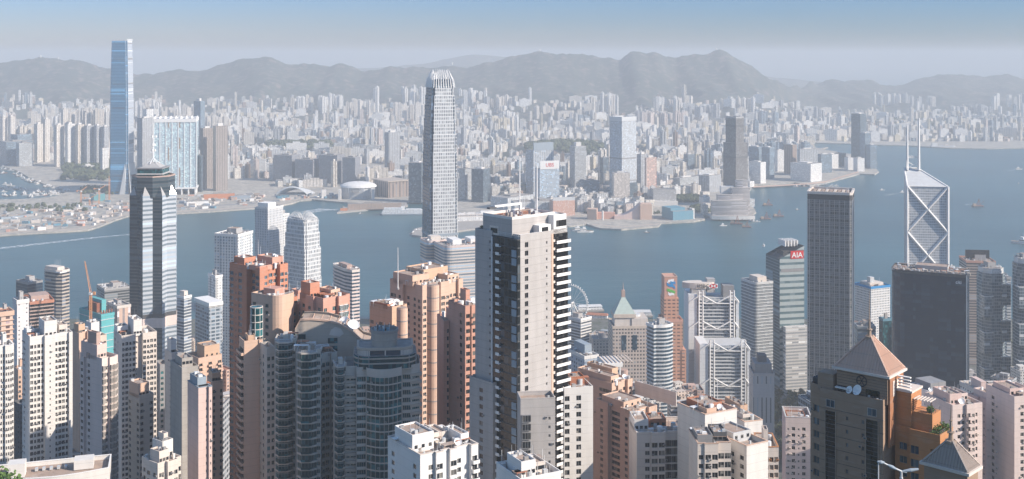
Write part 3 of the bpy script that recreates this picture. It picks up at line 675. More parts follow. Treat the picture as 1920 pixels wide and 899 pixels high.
# ---- white framed slab of flats on legs
def framed():
    f = R3(288, 368, 373, 3560, -4); zt = gz(222, 3560); h = zt-4; root = thing('framed_apartment_slab', 'wide white framed glass apartment slab on tall legs', 'apartment block', (f.c.x, f.c.y, 4), f.phi)
    gl = fm('framed_slab_glass', (.62, .68, .72), (.20, .34, .42), 4.2, 3.2, fu=(.08, .92), fv=(.25, .9), prob=.5, groove=(22, .1), gcol=(.85, .85, .85)); w2, d2 = f.w/2, f.d/2
    MB().box(-w2+1, w2-1, -d2, d2, 22, h-12, 0, True).build('glass_body', gl, root); MB().box(-w2, w2, -d2-2, d2, h-12, h-1).build('top_frame', W['bright_white'], root); MB().box(-w2-3, w2+3, -d2-5, d2, 18, 22).build('transfer_deck', W['bright_white'], root)
    for i in range(8): x = -w2+i*(2*w2/7); MB().box(x-1.1, x+1.1, -d2-1.6, -d2, 22, h-12).build('vertical_rib', W['bright_white'], root)
    for i in range(7): x = -w2+3+i*((2*w2-6)/6); MB().box(x-2, x+2, -d2-3, d2, 0, 18).build('leg', W['bright_white'], root)
    for x, z0, z1 in ((-.3, .45, .62), (.22, .12, .35), (.22, .6, .75), (.22, .88, .97), (-.3, .88, .97), (-.3, .1, .2)): MB().box(w2*x*2/2-2, w2*x*2/2+2, -d2-.6, -d2, h*z0, h*z1).build('sky_garden_slot', W['brown_stone'], root)
    for i in range(9): x = -w2+i*w2/4; MB().box(x-.5, x+.5, -d2, d2*.2, h-1, h+5).build('roof_fin', W['bright_white'], root)
    USED.append((285, 376, 218, 368, 3560))
framed()
brn = fm('brown_flats', (.44, .37, .33), (.10, .09, .09), 3.4, 3.1, groove=(8, .35), prob=.2); brd = fm('dark_brown_flats', (.22, .17, .16), (.07, .06, .07), 3.4, 3.1, groove=(9, .3))
M3('apartment_tower', 'shorter tan tower of the brown pair right of the white framed slab', 375, 381, 401, 241, 3700, 25, brn, kit=5)
M3('apartment_tower', 'taller brown tower of the brown pair right of the white framed slab', 399, 405, 427, 237, 3640, 20, brn, kit=8)
M3('apartment_tower', 'narrow grey and blue tower between the supertall and the white framed slab', 257, 267, 290, 222, 3800, 40, K[3], kit=4)
M3('apartment_tower', 'dark shaded block in front of the brown pair', 370, 378, 380, 292, 3620, 30, K[10])
M3('office_tower', 'slim blue glass tower rising behind the white framed slab', 363, 376, 384, 190, 4600, 45, K[6], kit=10)
M3('apartment_tower', 'pale tower standing close behind the blue supertall', 268, 275, 288, 205, 4700, 35, K[1])
M3('apartment_tower', 'tall thin grey tower with fine vertical ribs behind the domed arena', 721, 729, 750, 249, 3950, 28, K[3], kit=6)
M3('office_tower', 'dark blue glass block left of the tallest near tower', 766, 790, 800, 306, 3350, -20, K[10], kit=3)
M3('office_tower', 'narrow dark block with pale edge right of the silver tower', 861, 872, 886, 317, 3420, 40, K[7])
M3('office_tower', 'broad dark glass block with pale grey side beyond the silver tower', 884, 906, 919, 318, 3360, 60, K[10], kit=4)
for i, (a, c, y, D, lb) in enumerate([(513, 562, 292, 3900, 'leftmost'), (553, 601, 300, 3870, 'second from the left'), (598, 646, 292, 3850, 'third from the left'), (642, 676, 296, 3820, 'rightmost')]):
    M3('apartment_slab', f'{lb} of the broad shaded slabs behind the wave roofed station', a, a+(c-a)*.7, c, y, D, 62, fm('shaded_slab', (.34, .34, .37), (.07, .08, .10), 3.2, 3.1, fu=(.1, .9)), cat='apartment block', group='shaded slabs behind the station')
for i, (a, c, y, lb) in enumerate([(101, 120, 235, 'leftmost'), (122, 141, 233, 'second'), (141, 158, 234, 'third'), (158, 176, 236, 'fourth'), (176, 190, 236, 'fifth'), (190, 204, 238, 'rightmost')]):
    M3('apartment_tower', f'{lb} tower of the tall row behind the trees left of the supertall', a, a+5, c, y, 4420, 35, K[[0, 1, 4, 3, 3, 3][i]], kit=6, group='tall row left of the supertall', cat='apartment tower')
M3('apartment_tower', 'left one of the twin pale towers at the left edge of the far town', 0, 5, 13, 219, 5000, 35, K[0], kit=6); M3('apartment_tower', 'right one of the twin pale towers at the left edge of the far town', 14, 20, 28, 219, 5000, 35, K[0], kit=6)
M3('apartment_tower', 'cream twin topped tower left of the tall row, left half', 64, 70, 81, 233, 4600, 40, K[0], kit=6); M3('apartment_tower', 'cream twin topped tower left of the tall row, right half', 81, 85, 94, 224, 4620, 40, K[0], kit=6)
M3('office_block', 'teal glass block below the cream towers at left', 20, 33, 60, 253, 4560, 30, K[6]); M3('office_block', 'wide bluish low block by the boat shelter', 0, 12, 62, 267, 4480, 15, K[6], cat='office block')
M3('office_block', 'low grey block behind the boats at left', 30, 36, 62, 269, 4430, 15, K[7], cat='office block')
M3('civic_building', 'low white tower like building with a tall mast left of the supertall', 152, 156, 178, 312, 4260, 15, K[5], kit=6, extra=lambda r, f, h: (MB().box(-f.w*.9, -f.w*.5, -f.d/2, f.d/2, 0, h*.6).build('side_wing', K[5], r), MB().tube((0, 0, h), (0, 0, h+85), 1, 5, .4).build('mast', W['white_steel'], r)))
M3('apartment_block', 'small white block touching the left side of the supertall', 188, 192, 204, 278, 4200, 30, K[1], cat='apartment block')
# ---- arena, station, museum, cultural centre
def arena():
    D = 3480; X = gx(672, D); root = thing('domed_arena', 'grey arena with a shallow white dome by the far shore', 'arena', (X, D, 4)); n = 8
    oct_ = lambda r: [(r*math.cos(math.pi/8+2*math.pi*i/n), r*.9*math.sin(math.pi/8+2*math.pi*i/n)) for i in range(n)]
    MB().prism(oct_(52), 0, 34, poly2=oct_(55)).build('wall', fm('arena_wall', (.50, .50, .50), (.32, .34, .36), 6, 36, fu=(.3, .6), fv=(.1, .8)), root)
    b = MB(); prev = None
    for k in range(6):
        a = k/5; r = 56*math.cos(a*math.pi/2*.97); z = 34+15*math.sin(a*math.pi/2); q = [(r*math.cos(2*math.pi*i/24), r*.9*math.sin(2*math.pi*i/24), z) for i in range(24)]
        if prev:
            for i in range(24): b.quad(prev[i], prev[(i+1) % 24], q[(i+1) % 24], q[i])
        prev = q
    b.build('dome', W['bright_white'], root)
    for s in (-1, 1): MB().box(s*50-4, s*50+4, -50, -38, 0, 30).build('stair_tower', W['white_render'], root)
    b = MB(); b.poly([(-14, -49.5, 30), (0, -52.5, 14), (14, -49.5, 30)]); b.build('gable_window', W['mid_grey'], root)
    USED.append((640, 700, 328, 372, D))
arena()
M3('exhibition_hall', 'flat roofed brown stone hall right of the domed arena', 700, 728, 766, 342, 3470, 30, fm('hall_columns', (.33, .25, .21), (.13, .12, .12), 12, 40, fu=(.55, .95), fv=(0, 1)), cat='exhibition hall', extra=lambda r, f, h: MB().box(-f.w/2-3, f.w/2+3, -f.d/2-3, f.d/2+3, h, h+3).build('roof_slab', W['beige'], r))
def wave():
    D = 3520; X = gx(548, D); root = thing('wave_roof_station', 'low station under a curved wave shaped grey roof', 'station', (X, D, 4), .1); b = MB(); n = 14
    for s in range(7):
        for i in range(n):
            def z(u): return 6+24*math.sin(math.pi*min(1, max(0, u)))**.8
            u0, u1 = i/n, (i+1)/n; x0, x1 = -48+96*u0+s*3, -48+96*u1+s*3; y = -25+s*8
            b.quad((x0, y, z(u0)*(1-s*.06)), (x1, y, z(u1)*(1-s*.06)), (x1, y+8.2, z(u1)*(1-s*.06)+1.5), (x0, y+8.2, z(u0)*(1-s*.06)+1.5))
            b.quad((x0, y, z(u0)*(1-s*.06)-2), (x1, y, z(u1)*(1-s*.06)-2), (x1, y, z(u1)*(1-s*.06)), (x0, y, z(u0)*(1-s*.06)))
    b.build('roof', W['silver'], root); MB().box(-40, 58, -20, 26, 0, 8).build('hall', K[10], root); USED.append((520, 575, 340, 365, D))
wave()
def ferry_terminal():
    X = gx(757, 3120); root = thing('cruise_ship', 'long white cruise ferry moored by the far pier', 'ship', (X, 3130, 0), .06); L = 66
    b = MB(); b.prism([(-L, 0), (-L+8, -8), (L, -8), (L, 8), (-L+8, 8)], 0, 4, poly2=[(-L-2, 0), (-L+7, -9), (L, -9), (L, 9), (-L+7, 9)]); b.build('hull', W['tint_blue_grey'], root)
    wm = fm('ship_cabins', (.8, .8, .8), (.2, .22, .25), 4, 3, fu=(.2, .8), fv=(.4, .8))
    for k, (a, c, z0, z1) in enumerate(((-L+6, L-1, 4, 10), (-L+8, L-4, 10, 15), (-L+12, -4, 15, 20), (6, L-20, 15, 17))): MB().box(a, c, -8+k*.5, 8-k*.5, z0, z1).build('deckhouse', wm, root)
    MB().box(-8, 2, -3, 3, 15, 24).build('funnel', W['bright_white'], root); USED.append((712, 800, 385, 407, 3120))
ferry_terminal()
M3('pier_shed', 'long low tan shed on the pier left of the white ship', 650, 652, 760, 383, 3200, 3, W['roof_tan'], w=150, d=14, cat='shed')
M3('pier_shed', 'small orange shed at the tip of the far pier', 636, 638, 652, 391, 3180, 3, W['orange_roof'], w=20, d=12, cat='shed')
def pierdeck():
    root = thing('terminal_building', 'long white terminal with rows of parked cars on its roof deck', 'ferry terminal', (gx(915, 3020), 3020, 4.6), math.radians(12))
    MB().box(-92, 95, -22, 22, 0, 10).build('lower_floor', K[5], root); MB().box(-90, 95, -20, 20, 10, 16).build('upper_floor', fm('terminal_wall', (.66, .6, .55), (.2, .2, .22), 5, 6, fu=(.15, .85), fv=(.3, .8)), root)
    rg = random.Random(4); me = MB().box(-2.2, 2.2, -.9, .9, 0, 1.4).mesh('parked_car', W['bright_white']); Ms = [Matrix.Translation((-85+i*6.2, -15+r*10, 16)) for i in range(28) for r in range(4) if rg.random() < .8]
    b = MB(); b.box(-20, 15, -6, 6, 16, 22); b.build('stair_block', W['bright_white'], root)
    for i, M in enumerate(Ms[:80]):
        c = root.matrix_world; o = bpy.data.objects.new('parked_car', me); COL.objects.link(o); p = Matrix.Translation(root.location) @ Matrix.Rotation(math.radians(12), 4, 'Z') @ M; o.matrix_world = p
        tag(o, 'tiny white car parked on the terminal roof deck over the water', 'car', 'cars on the terminal roof')
    USED.append((830, 1000, 405, 435, 2990))
pierdeck()
MALL = [(920, 952, 1000, 372, 3200, 'leftmost'), (958, 965, 1010, 380, 3130, 'second'), (995, 1003, 1040, 378, 3120, 'third')]
for a, c, e, y, D, lb in MALL: M3('white_hotel', f'{lb} of the long white stepped hotel blocks behind the pier', a, c, e, y, D, 50 if a == 920 else 12, fm('white_hotel_wall', (.68, .68, .68), (.18, .2, .22), 4, 3.3, fu=(.15, .85)), cat='hotel', group='white hotel blocks by the pier')
M3('brick_hotel', 'orange brick hotel slab with white roof sign band beside the pier', 1030, 1037, 1078, 377, 3080, 15, fm('brick_hotel_wall', (.56, .28, .19), (.75, .55, .45), 3.6, 3.2, fu=(.25, .75)), cat='hotel', extra=lambda r, f, h: MB().box(-f.w/2, f.w/2, -f.d/2, -f.d/2+2, h, h+9).build('sign_band', W['silver'], r))
def signtower(xl, xc, xr, yt, D, rel, lab, signtxt, m, pm, col):
    def ex(r, f, h):
        MB().box(-f.w/2+1, f.w/2-1, -f.d/2-1, -f.d/2+3, h, h+24).build('roof_sign', pm, r)
        if signtxt: text(r, signtxt, (0, -f.d/2-1.3, h+7), 15, 0, col)
    M3('office_tower', lab, xl, xc, xr, yt, D, rel, m, cat='office tower', extra=ex)
signtower(1003, 1012, 1049, 318, 3330, 20, 'stepped white and blue tower with a slanted white sign top', 'UBS', fm('sign_tower_wall', (.66, .69, .72), (.12, .2, .28), 4, 3.8, fu=(.1, .9), fv=(.2, .8)), W['bright_white'], W['logo_red'])
signtower(986, 1000, 1038, 283, 3500, 30, 'office tower with orange shoulders and grey sign behind the slanted sign tower', '', fm('shouldered_tower', (.6, .6, .6), (.12, .17, .23), 8, 3.8, fu=(.15, .9), fv=(.25, .85)), W['tint_blue_grey'], W['logo_white'])
M3('office_tower', 'square grey office tower with banded floors right of the sign towers', 1068, 1078, 1099, 275, 3700, 25, K[7], kit=12)
M3('office_tower', 'slim dark glass tower left of the tall ribbed tower', 1125, 1131, 1141, 296, 3720, 40, K[10]); M3('office_block', 'low teal glass block below the slim dark tower', 1092, 1106, 1124, 340, 3480, 40, K[6], cat='office block')
def masterpiece():
    f = R3(1143, 1166, 1193, 3430, 43); zt = gz(224, 3430); h = zt-4; root = thing('ribbed_glass_tower', 'tall pale ribbed glass tower over the far waterfront', 'skyscraper', (f.c.x, f.c.y, 4), f.phi)
    m = fm('ribbed_pale_glass', (.58, .58, .58), (.20, .24, .29), 2.4, 3.4, fu=(.35, 1), fv=(.3, .95), prob=.5); w2, d2 = f.w/2, f.d/2
    MB().box(-w2, w2, -d2, d2, 0, h, 0).build('shaft', m, root)
    for z in (.5, .22): MB().ring(f.rect, h*z, h*z+4, 1, 0, .4).build('plant_floor', W['mid_grey'], root)
    MB().ring(f.rect, h-6, h+7, 1, 0, .6).build('crown_screen', W['silver'], root); MB().box(-w2-3, w2+3, -d2-1.2, -d2+2, h*.02, h*.2).build('podium_glass', K[10], root)
    USED.append((1143, 1193, 220, 360, 3430))
masterpiece()
M3('apartment_tower', 'cream ribbed hotel tower in front of the tall pale ribbed tower', 1147, 1151, 1181, 325, 3330, 12, fm('cream_ribs', (.76, .68, .6), (.3, .26, .24), 4, 3.2, fu=(.5, .9), fv=(0, 1)), kit=4, cat='hotel')
M3('office_tower', 'grey striped tower just right of the tall ribbed tower', 1194, 1202, 1214, 290, 3600, 40, K[3], kit=6); M3('apartment_tower', 'reddish striped tower with white corner right of the ribbed tower', 1209, 1212, 1231, 296, 3520, 30, fm('reddish_stripes', (.72, .62, .56), (.32, .15, .11), 7, 3.2, fu=(.45, .95), fv=(0, 1)), kit=6)
M3('grid_hotel', 'wide pale gridded hotel slab behind the blue museum', 1221, 1225, 1268, 356, 3290, 8, fm('grid_hotel_wall', (.60, .58, .56), (.22, .22, .23), 3, 3.4, fu=(.1, .8), fv=(.25, .9)), cat='hotel', extra=lambda r, f, h: MB().box(-f.w*.55, f.w*.55, -f.d*.7, -f.d*.5, 0, 14).build('podium', W['white_render'], r))
M3('hotel_block', 'pale block with small windows behind the pink tiled hall', 1137, 1141, 1162, 372, 3250, 20, K[1], cat='hotel'); M3('hotel_block', 'grey stepped block left of the pale small windowed block', 1112, 1120, 1142, 364, 3300, 50, K[3], cat='hotel')
M3('hotel_block', 'grey slab behind the pink hall sweeping roof', 1185, 1198, 1207, 372, 3250, 50, K[7], cat='hotel'); M3('mall_block', 'low white stepped block between hotel slabs near the museum', 1160, 1170, 1195, 375, 3260, 30, K[5], cat='building')
def cultural():
    D = 3020; root = thing('cultural_centre', 'windowless pink tiled hall with a sweeping concave roof on the waterfront', 'concert hall', (gx(1160, D), D, 4), .02)
    pk = W['salmon']; s = F/D
    def wx(px): return (px-1160)/s
    b = MB(); n = 12; x0, x1 = wx(1152), wx(1202); Y0, Y1 = 0, 34
    pts = [(x0+(x1-x0)*i/n, 8+(gz(382, D)-12)*(i/n)**2.2) for i in range(n+1)]
    for i in range(n):
        (a, za), (c, zc) = pts[i], pts[i+1]
        b.quad((a, Y0, 0), (c, Y0, 0), (c, Y0, zc), (a, Y0, za)); b.quad((a, Y0, za), (c, Y0, zc), (c, Y1, zc), (a, Y1, za)); b.quad((c, Y1, 0), (a, Y1, 0), (a, Y1, za), (c, Y1, zc))
    b.build('sweeping_wing', W['dusty_pink'], root)
    b = MB(); b.box(wx(1200), wx(1222), -8, 30, 0, gz(383, D)-4); b.build('stage_block', W['peach'], root)
    b = MB(); b.prism([(wx(1102), -2), (wx(1118), -10), (wx(1122), 22), (wx(1102), 22)], 0, gz(392, D)-4); b.build('left_wing', W['peach'], root)
    b = MB(); b.box(wx(1120), wx(1154), 8, 30, 0, gz(400, D)-4); b.build('link_block', W['salmon'], root)
    MB().cyl(wx(1129), -14, 2.6, 0, gz(394, D)-4, 10).build('clock_tower', W['white_render'], root); USED.append((1102, 1222, 384, 425, D))
cultural()
M3('blue_museum', 'low blue glass museum at the promenade corner', 1241, 1262, 1300, 397, 3000, 30, W['shed_blue'], cat='museum', extra=lambda r, f, h: (MB().box(-f.w*.5, f.w*.2, -f.d*.3, f.d*.5, h, h+7).build('upper_block', W['shed_blue'], r), MB().box(f.w*.5, f.w*.62, -f.d*.4, -f.d*.1, 0, h+4).build('stair_tower', W['white_render'], r)))
def k11():
    f = R3(1356, 1380, 1402, 3250, 42); h = gz(222, 3250)-4; root = thing('stone_tower', 'slender dark stepped stone tower with ribs near the curved hotel', 'skyscraper', (f.c.x, f.c.y, 4), f.phi); w2, d2 = f.w/2, f.d/2
    m = fm('stone_ribs', (.36, .32, .30), (.05, .055, .065), 2.6, 3.6, fu=(.35, 1), fv=(.0, 1)); MB().box(-w2, w2, -d2, d2, 0, h*.72, 0).build('lower_shaft', m, root)
    MB().box(-w2*.8, w2*.55, -d2*.8, d2*.8, h*.72, h).build('upper_shaft', m, root); MB().ring([(-w2*.8, -d2*.8), (w2*.55, -d2*.8), (w2*.55, d2*.8), (-w2*.8, d2*.8)], h-1, h+4, .8, 0, .3).build('crown_screen', W['grey'], root)
    for z in (.55, .9): MB().ring(f.rect if z < .6 else [(-w2*.8, -d2*.8), (w2*.55, -d2*.8), (w2*.55, d2*.8), (-w2*.8, d2*.8)], h*z, h*z+5, .6, 0, .3).build('plant_floor', W['dark_grey'], root)
    MB().box(-w2-14, w2+16, -d2-12, d2+10, 0, 22).build('podium', K[7], root); USED.append((1352, 1405, 218, 370, 3250))
k11()
def curved_hotel():
    D = 3020; root = thing('curved_hotel', 'layered curved waterfront hotel of white and pink banded floors', 'hotel', (gx(1372, D), D+10, 4)); s = F/D
    bm = fm('curved_hotel_wall', (.66, .60, .57), (.16, .15, .16), 40, 3.4, fu=(0, 1), fv=(.35, .85))
    def arc(x0, x1, d, bow): return [(x0+(x1-x0)*i/10, -bow*math.sin(math.pi*i/10)) for i in range(11)]+[(x1, d), (x0, d)]
    for (a, c, yt, y0, d, bow, nm) in ((1337, 1404, 378, 0, 26, 6, 'front_wing'), (1350, 1398, 366, 24, 20, 5, 'middle_wing'), (1378, 1412, 354, 30, 30, 3, 'right_wing'), (1390, 1411, 339, 46, 26, 2, 'rear_wing')):
        x0, x1 = (a-1372)/s, (c-1372)/s; MB().prism([(x, y+y0) for x, y in arc(x0, x1, d, bow)], 0, gz(yt, D+y0)-4, 0, 1).build(nm, [bm, W['concrete']], root)
    MB().box((1360-1372)/s, (1385-1372)/s, 50, 70, 0, gz(350, D+60)-4).build('stair_block', W['white_render'], root)
    MB().prism([(x, y-10) for x, y in arc((1335-1372)/s, (1416-1372)/s, 34, 8)], 0, 9, 0, 1).build('podium', [W['white_render'], W['concrete']], root); USED.append((1333, 1418, 338, 410, D))
curved_hotel()
for a, c, e, y, D, k, lb in [(1404, 1422, 1431, 276, 4050, 6, 'blue glass block with pale side, just right of the stone tower'), (1428, 1443, 1452, 277, 4000, 6, 'second blue glass block right of the stone tower'), (1404, 1426, 1436, 305, 3850, 5, 'low white block under the blue glass blocks'), (1453, 1458, 1471, 282, 4250, 5, 'small white block behind the eastern piers'),
                         (1470, 1486, 1494, 272, 4150, 8, 'brown banded tower among the eastern blocks'), (1495, 1500, 1533, 280, 4100, 3, 'wide grey block right of the brown tower'), (1482, 1520, 1541, 308, 3900, 5, 'long white and blue hotel by the eastern shore'), (1532, 1540, 1560, 290, 4200, 6, 'stepped blue block near the eastern shore'),
                         (1545, 1560, 1572, 290, 4350, 1, 'white block left of the three shore blocks'), (1565, 1576, 1586, 288, 4450, 10, 'dark sided block near the tall blue pair'), (1583, 1590, 1600, 296, 4300, 5, 'left one of the white shore blocks by the tall blue pair'), (1600, 1608, 1621, 297, 4250, 5, 'right one of the white shore blocks by the tall blue pair'),
                         (1596, 1613, 1624, 214, 4420, 10, 'tall blue glass tower standing in the harbour corner'), (1612, 1622, 1632, 250, 4380, 6, 'medium blue tower beside the tall blue tower'), (1624, 1632, 1644, 272, 4350, 6, 'lowest blue tower beside the tall blue tower'), (1282, 1290, 1302, 290, 4100, 6, 'bluish block in the flat eastern town'), (1275, 1280, 1287, 305, 4000, 4, 'small beige tower by the low malls'),
                         (1262, 1275, 1310, 335, 3650, 7, 'low pale deck block behind the wooded knoll'), (1310, 1330, 1352, 330, 3600, 3, 'low grey malls left of the stone tower'), (1232, 1245, 1262, 340, 3700, 2, 'reddish low block behind the gridded hotel')]:
    M3('city_block', lb, a, c, e, y, D, 35 if c-a < 12 else 55, K[k], kit=3, cat='building')
M3('teal_site_block', 'teal netted building site block with cranes near shore', 168, 176, 197, 365, 3380, 20, W['teal_glass'], cat='building site'); M3('site_block', 'grey half built block behind the shore road', 187, 193, 222, 391, 3240, 18, W['concrete'], cat='building site', w=48, d=30)
M3('shed', 'long teal and white shed at the near left shore', 0, 2, 46, 408, 3020, 20, W['tint_blue_grey'], cat='shed', w=70, d=20); M3('shed', 'orange roofed long shed behind the shore construction ground', 380, 382, 435, 365, 3420, 4, W['orange_roof'], cat='shed', w=90, d=12); M3('shed', 'white fan shaped low hall below the framed slab', 345, 350, 395, 379, 3290, 4, W['bright_white'], cat='shed', w=62, d=26)
M3('shed', 'grey flat hall behind the orange shed', 430, 432, 470, 368, 3440, 4, W['tint_blue_grey'], cat='shed', w=60, d=12); M3('kiosk_block', 'small white cube beside the wave roofed station', 601, 603, 612, 356, 3460, 10, W['white_render'], cat='building', w=14, d=12)
# ---- construction cranes on the far ground
def crane(px, py, D, h, lab, z0=4, jib=26, el=.9, az=.6, mat='crane_orange', s=1.0):
    root = thing('tower_crane', lab, 'crane', (gx(px, D), D, z0)); r = .28*s
    b = MB(); q = 1.0*s
    for x, y in ((-q, -q), (q, -q), (q, q), (-q, q)): b.tube((x, y, 0), (x, y, h), r, 4)
    k = 0; z = 0
    while z < h: b.tube((-q, -q, z), (q, -q, min(z+3*s, h)), r*.7, 4); b.tube((q, q, z), (-q, q, min(z+3*s, h)), r*.7, 4); b.tube((-q, q, z), (-q, -q, min(z+3*s, h)), r*.7, 4); z += 3*s
    b.build('mast', W[mat], root); d = Vector((math.cos(az)*math.cos(el), math.sin(az)*math.cos(el), math.sin(el))); o = Vector((0, 0, h)); n = d.cross(Vector((0, 0, 1))).normalized()*q
    b = MB(); up = d.cross(n).normalized()*q*1.3
    for e in (n, -n, up): b.tube(o+e, o+d*jib+e*.3, r*.8, 4)
    for i in range(int(jib/3)): a, c = o+d*(3*i), o+d*(3*i+3); b.tube(a+n, c+up, r*.5, 4); b.tube(a-n, c+up*1.0, r*.5, 4)
    b.build('jib', W[mat], root); b = MB(); b.tube(o, o-Vector((d.x, d.y, -.1)).normalized()*9*s, r*1.5, 4); b.box(-9*s*math.cos(az)-1.2*s, -9*s*math.cos(az)+1.2*s, -9*s*math.sin(az)-1.2*s, -9*s*math.sin(az)+1.2*s, h-1*s, h+2*s); b.build('counter_jib', W[mat], root)
    b = MB(); b.box(-1.4*s, 1.4*s, -1.4*s, 1.4*s, h-2.5*s, h+.5*s); b.build('cab', W['white_steel'], root)
for px, D, h, lb in ((152, 3350, 36, 'left'), (186, 3330, 44, 'middle'), (205, 3420, 60, 'right'), (168, 3260, 26, 'nearest'), (255, 3560, 55, 'farthest')): crane(px, 0, D, h, f'{lb} of the tiny orange cranes on the reclaimed shore', 4, 22, .5, rnd.uniform(0, 3), 'crane_orange', 1.5)
# ---- clutter of the reclaimed ground: sheds, containers, tents
rg = random.Random(21); SHED = [MB().box(-5, 5, -3, 3, 0, 4).mesh('site_shed', W[m]) for m in ('bright_white', 'tint_blue_grey', 'roof_tan', 'salmon', 'shed_blue', 'grey', 'warm_white')]
SN = ['white', 'blue grey', 'tan', 'orange', 'blue', 'grey', 'cream']
sheds = []
for _ in range(290):
    if rg.random() < .6: px = rg.uniform(0, 245); py = rg.uniform(np.interp(px, [0, 245], [395, 372]), np.interp(px, [0, 120, 185, 215, 245], [436, 430, 422, 409, 400]))
    else: px = rg.uniform(335, 640); py = rg.uniform(366, np.interp(px, [335, 400, 520, 560, 640], [396, 391, 380, 373, 372]))
    sheds.append((px, py, rg.choice((0, 0, 1, 2, 2, 5, 5, 6, 6, 6, 2, 3, 4))))
for px, py, k in sheds:
    D = dg(py); o = bpy.data.objects.new('site_shed', SHED[k]); COL.objects.link(o); o.location = (gx(px, D), D, 4); o.rotation_euler[2] = rg.uniform(-.6, .6); o.scale = (rg.uniform(.5, 2.2), rg.uniform(.6, 1.8), rg.uniform(.6, 2))
    tag(o, f'small {SN[k]} shed on the sandy {"reclaimed ground left of the dark striped tower" if px < 250 else "strip of shore right of the white framed slab"}', 'shed', f'{SN[k]} sheds {"left" if px < 250 else "right"} on the reclaimed shore')
# ---- boats
def boat_mesh(kind, hm):
    b = MB(); L = 9
    b.prism([(-L, -2.2), (L*.6, -2.2), (L, 0), (L*.6, 2.2), (-L, 2.2)], -.3, 1.6, 0, 1, poly2=[(-L, -2.6), (L*.65, -2.6), (L*1.15, 0), (L*.65, 2.6), (-L, 2.6)])
    b.box(-L*.6, L*.15, -1.7, 1.7, 1.6, 4.2, 2); b.box(-L*.3, L*.05, -1.3, 1.3, 4.2, 6, 2); b.box(-L*.6-.02, L*.15+.02, -1.72, 1.72, 2.7, 3.4, 3); b.tube((-L*.2, 0, 6), (-L*.2, 0, 10), .12, 4, m=2)
    return b.mesh(kind, [hm, W['deck'], W['bright_white'], G['dark']])
BM = [boat_mesh('small_boat', W['hull_dark']), boat_mesh('small_boat', W['bright_white']), boat_mesh('small_boat', W['rust']), boat_mesh('small_boat', W['tint_blue_grey'])]
BN = ['dark hulled', 'white hulled', 'rust red', 'grey hulled']
def place_boat(px, py, k, sc, az, label, group=None, nm='small_boat', z=0):
    D = dg(py, z); o = bpy.data.objects.new(nm, BM[k]); COL.objects.link(o); o.location = (gx(px, D), D, z); o.rotation_euler[2] = az; o.scale = (sc, sc, sc); tag(o, label, 'boat', group); return o
n = 0
while n < 110:
    px = rg.uniform(0, 132); lo = np.interp(px, [0, 32, 60, 85, 112, 132], [312, 321, 337, 347, 353, 359]); hi = np.interp(px, [0, 70, 105, 132], [373, 371, 367, 359])
    py = rg.uniform(lo+.5, hi-.5); band = (py-lo)/(hi-lo+.01)
    if .22 < band < .62 and px < 120 and not (px < 30 and band > .5): continue
    k = rg.choice((0, 0, 1, 1, 1, 2, 3)); sc = rg.uniform(.7, 1.5)
    place_boat(px, py, k, sc, rg.uniform(-.5, .5)+(0 if rg.random() < .6 else 1.5), f'{BN[k]} boat packed in the {"far" if band < .3 else "near"} rows of the typhoon shelter', f'{BN[k]} boats in the {"far" if band < .3 else "near"} shelter rows'); n += 1
for px, py, k, sc, az, lb in [(1692, 361, 1, 1.0, .3, 'small white speedboat trailing a wake left of the braced tower'), (1654, 357, 1, .9, .1, 'small white motor boat near the harbour corner'), (1910, 318, 1, 1.6, .1, 'white ferry near the right edge of the far water'), (1437, 384, 0, 1.3, 0, ''), (1356, 424, 1, 1.1, .2, 'white launch leaving the curved hotel pier'),
                          (1213, 437, 0, .8, .1, 'tiny dark boat in front of the pink hall'), (1495, 394, 0, .7, .1, 'tiny dark boat left of the dark glass tower'), (1910, 345, 0, .7, 1, 'tiny dark boat at the far right water'), (1432, 462, 1, .9, 1.2, 'little white boat alone in mid harbour'), (970, 386, 1, .8, .4, 'white launch behind the mooring pier'), (1915, 457, 1, 2.6, 2.2, 'white ferry cut by the right edge of the picture'), (1785, 500, 1, .7, .2, 'tiny white boat beside the braced tower'), (676, 402, 3, .8, .1, 'tiny grey boat in front of the white ship'),
                          (1097, 436, 1, 2.2, .1, 'white star shaped ferry moored left of the pink hall'), (1085, 433, 3, 2.0, .2, 'grey ferry moored behind the white grey tower')]:
    if lb: place_boat(px, py, k, sc, az, lb)
def barge(px, py, lb, sc=1.0, az=0.1, sail=True, red=False):
    D = dg(py, 0); root = thing('crane_barge', lb, 'barge', (gx(px, D), D, 0), az); L = 15*sc
    MB().prism([(-L, -5*sc), (L*.8, -5*sc), (L, 0), (L*.8, 5*sc), (-L, 5*sc)], -.3, 3*sc, 0, 1).build('hull', [W['hull_dark'], W['rust']], root); MB().box(-L*.9, -L*.4, -3*sc, 3*sc, 3*sc, 8*sc).build('wheelhouse', W['deck'], root)
    b = MB(); t = Vector((L*.15, 0, 20*sc))
    for x, y in ((-L*.25, -3), (-L*.25, 3), (L*.4, 0)): b.tube((x, y*sc, 3*sc), t, .5*sc, 4)
    for i in range(1, 6): q = i/6; b.tube(Vector((-L*.25, -3*sc, 3*sc)).lerp(t, q), Vector((L*.4, 0, 3*sc)).lerp(t, q), .35*sc, 4)
    b.build('derrick', W['rust'], root); MB().tube((L*.2, 0, 3*sc), (L*1.0, 0, 14*sc), .4*sc, 4).build('boom', W['rust'], root)
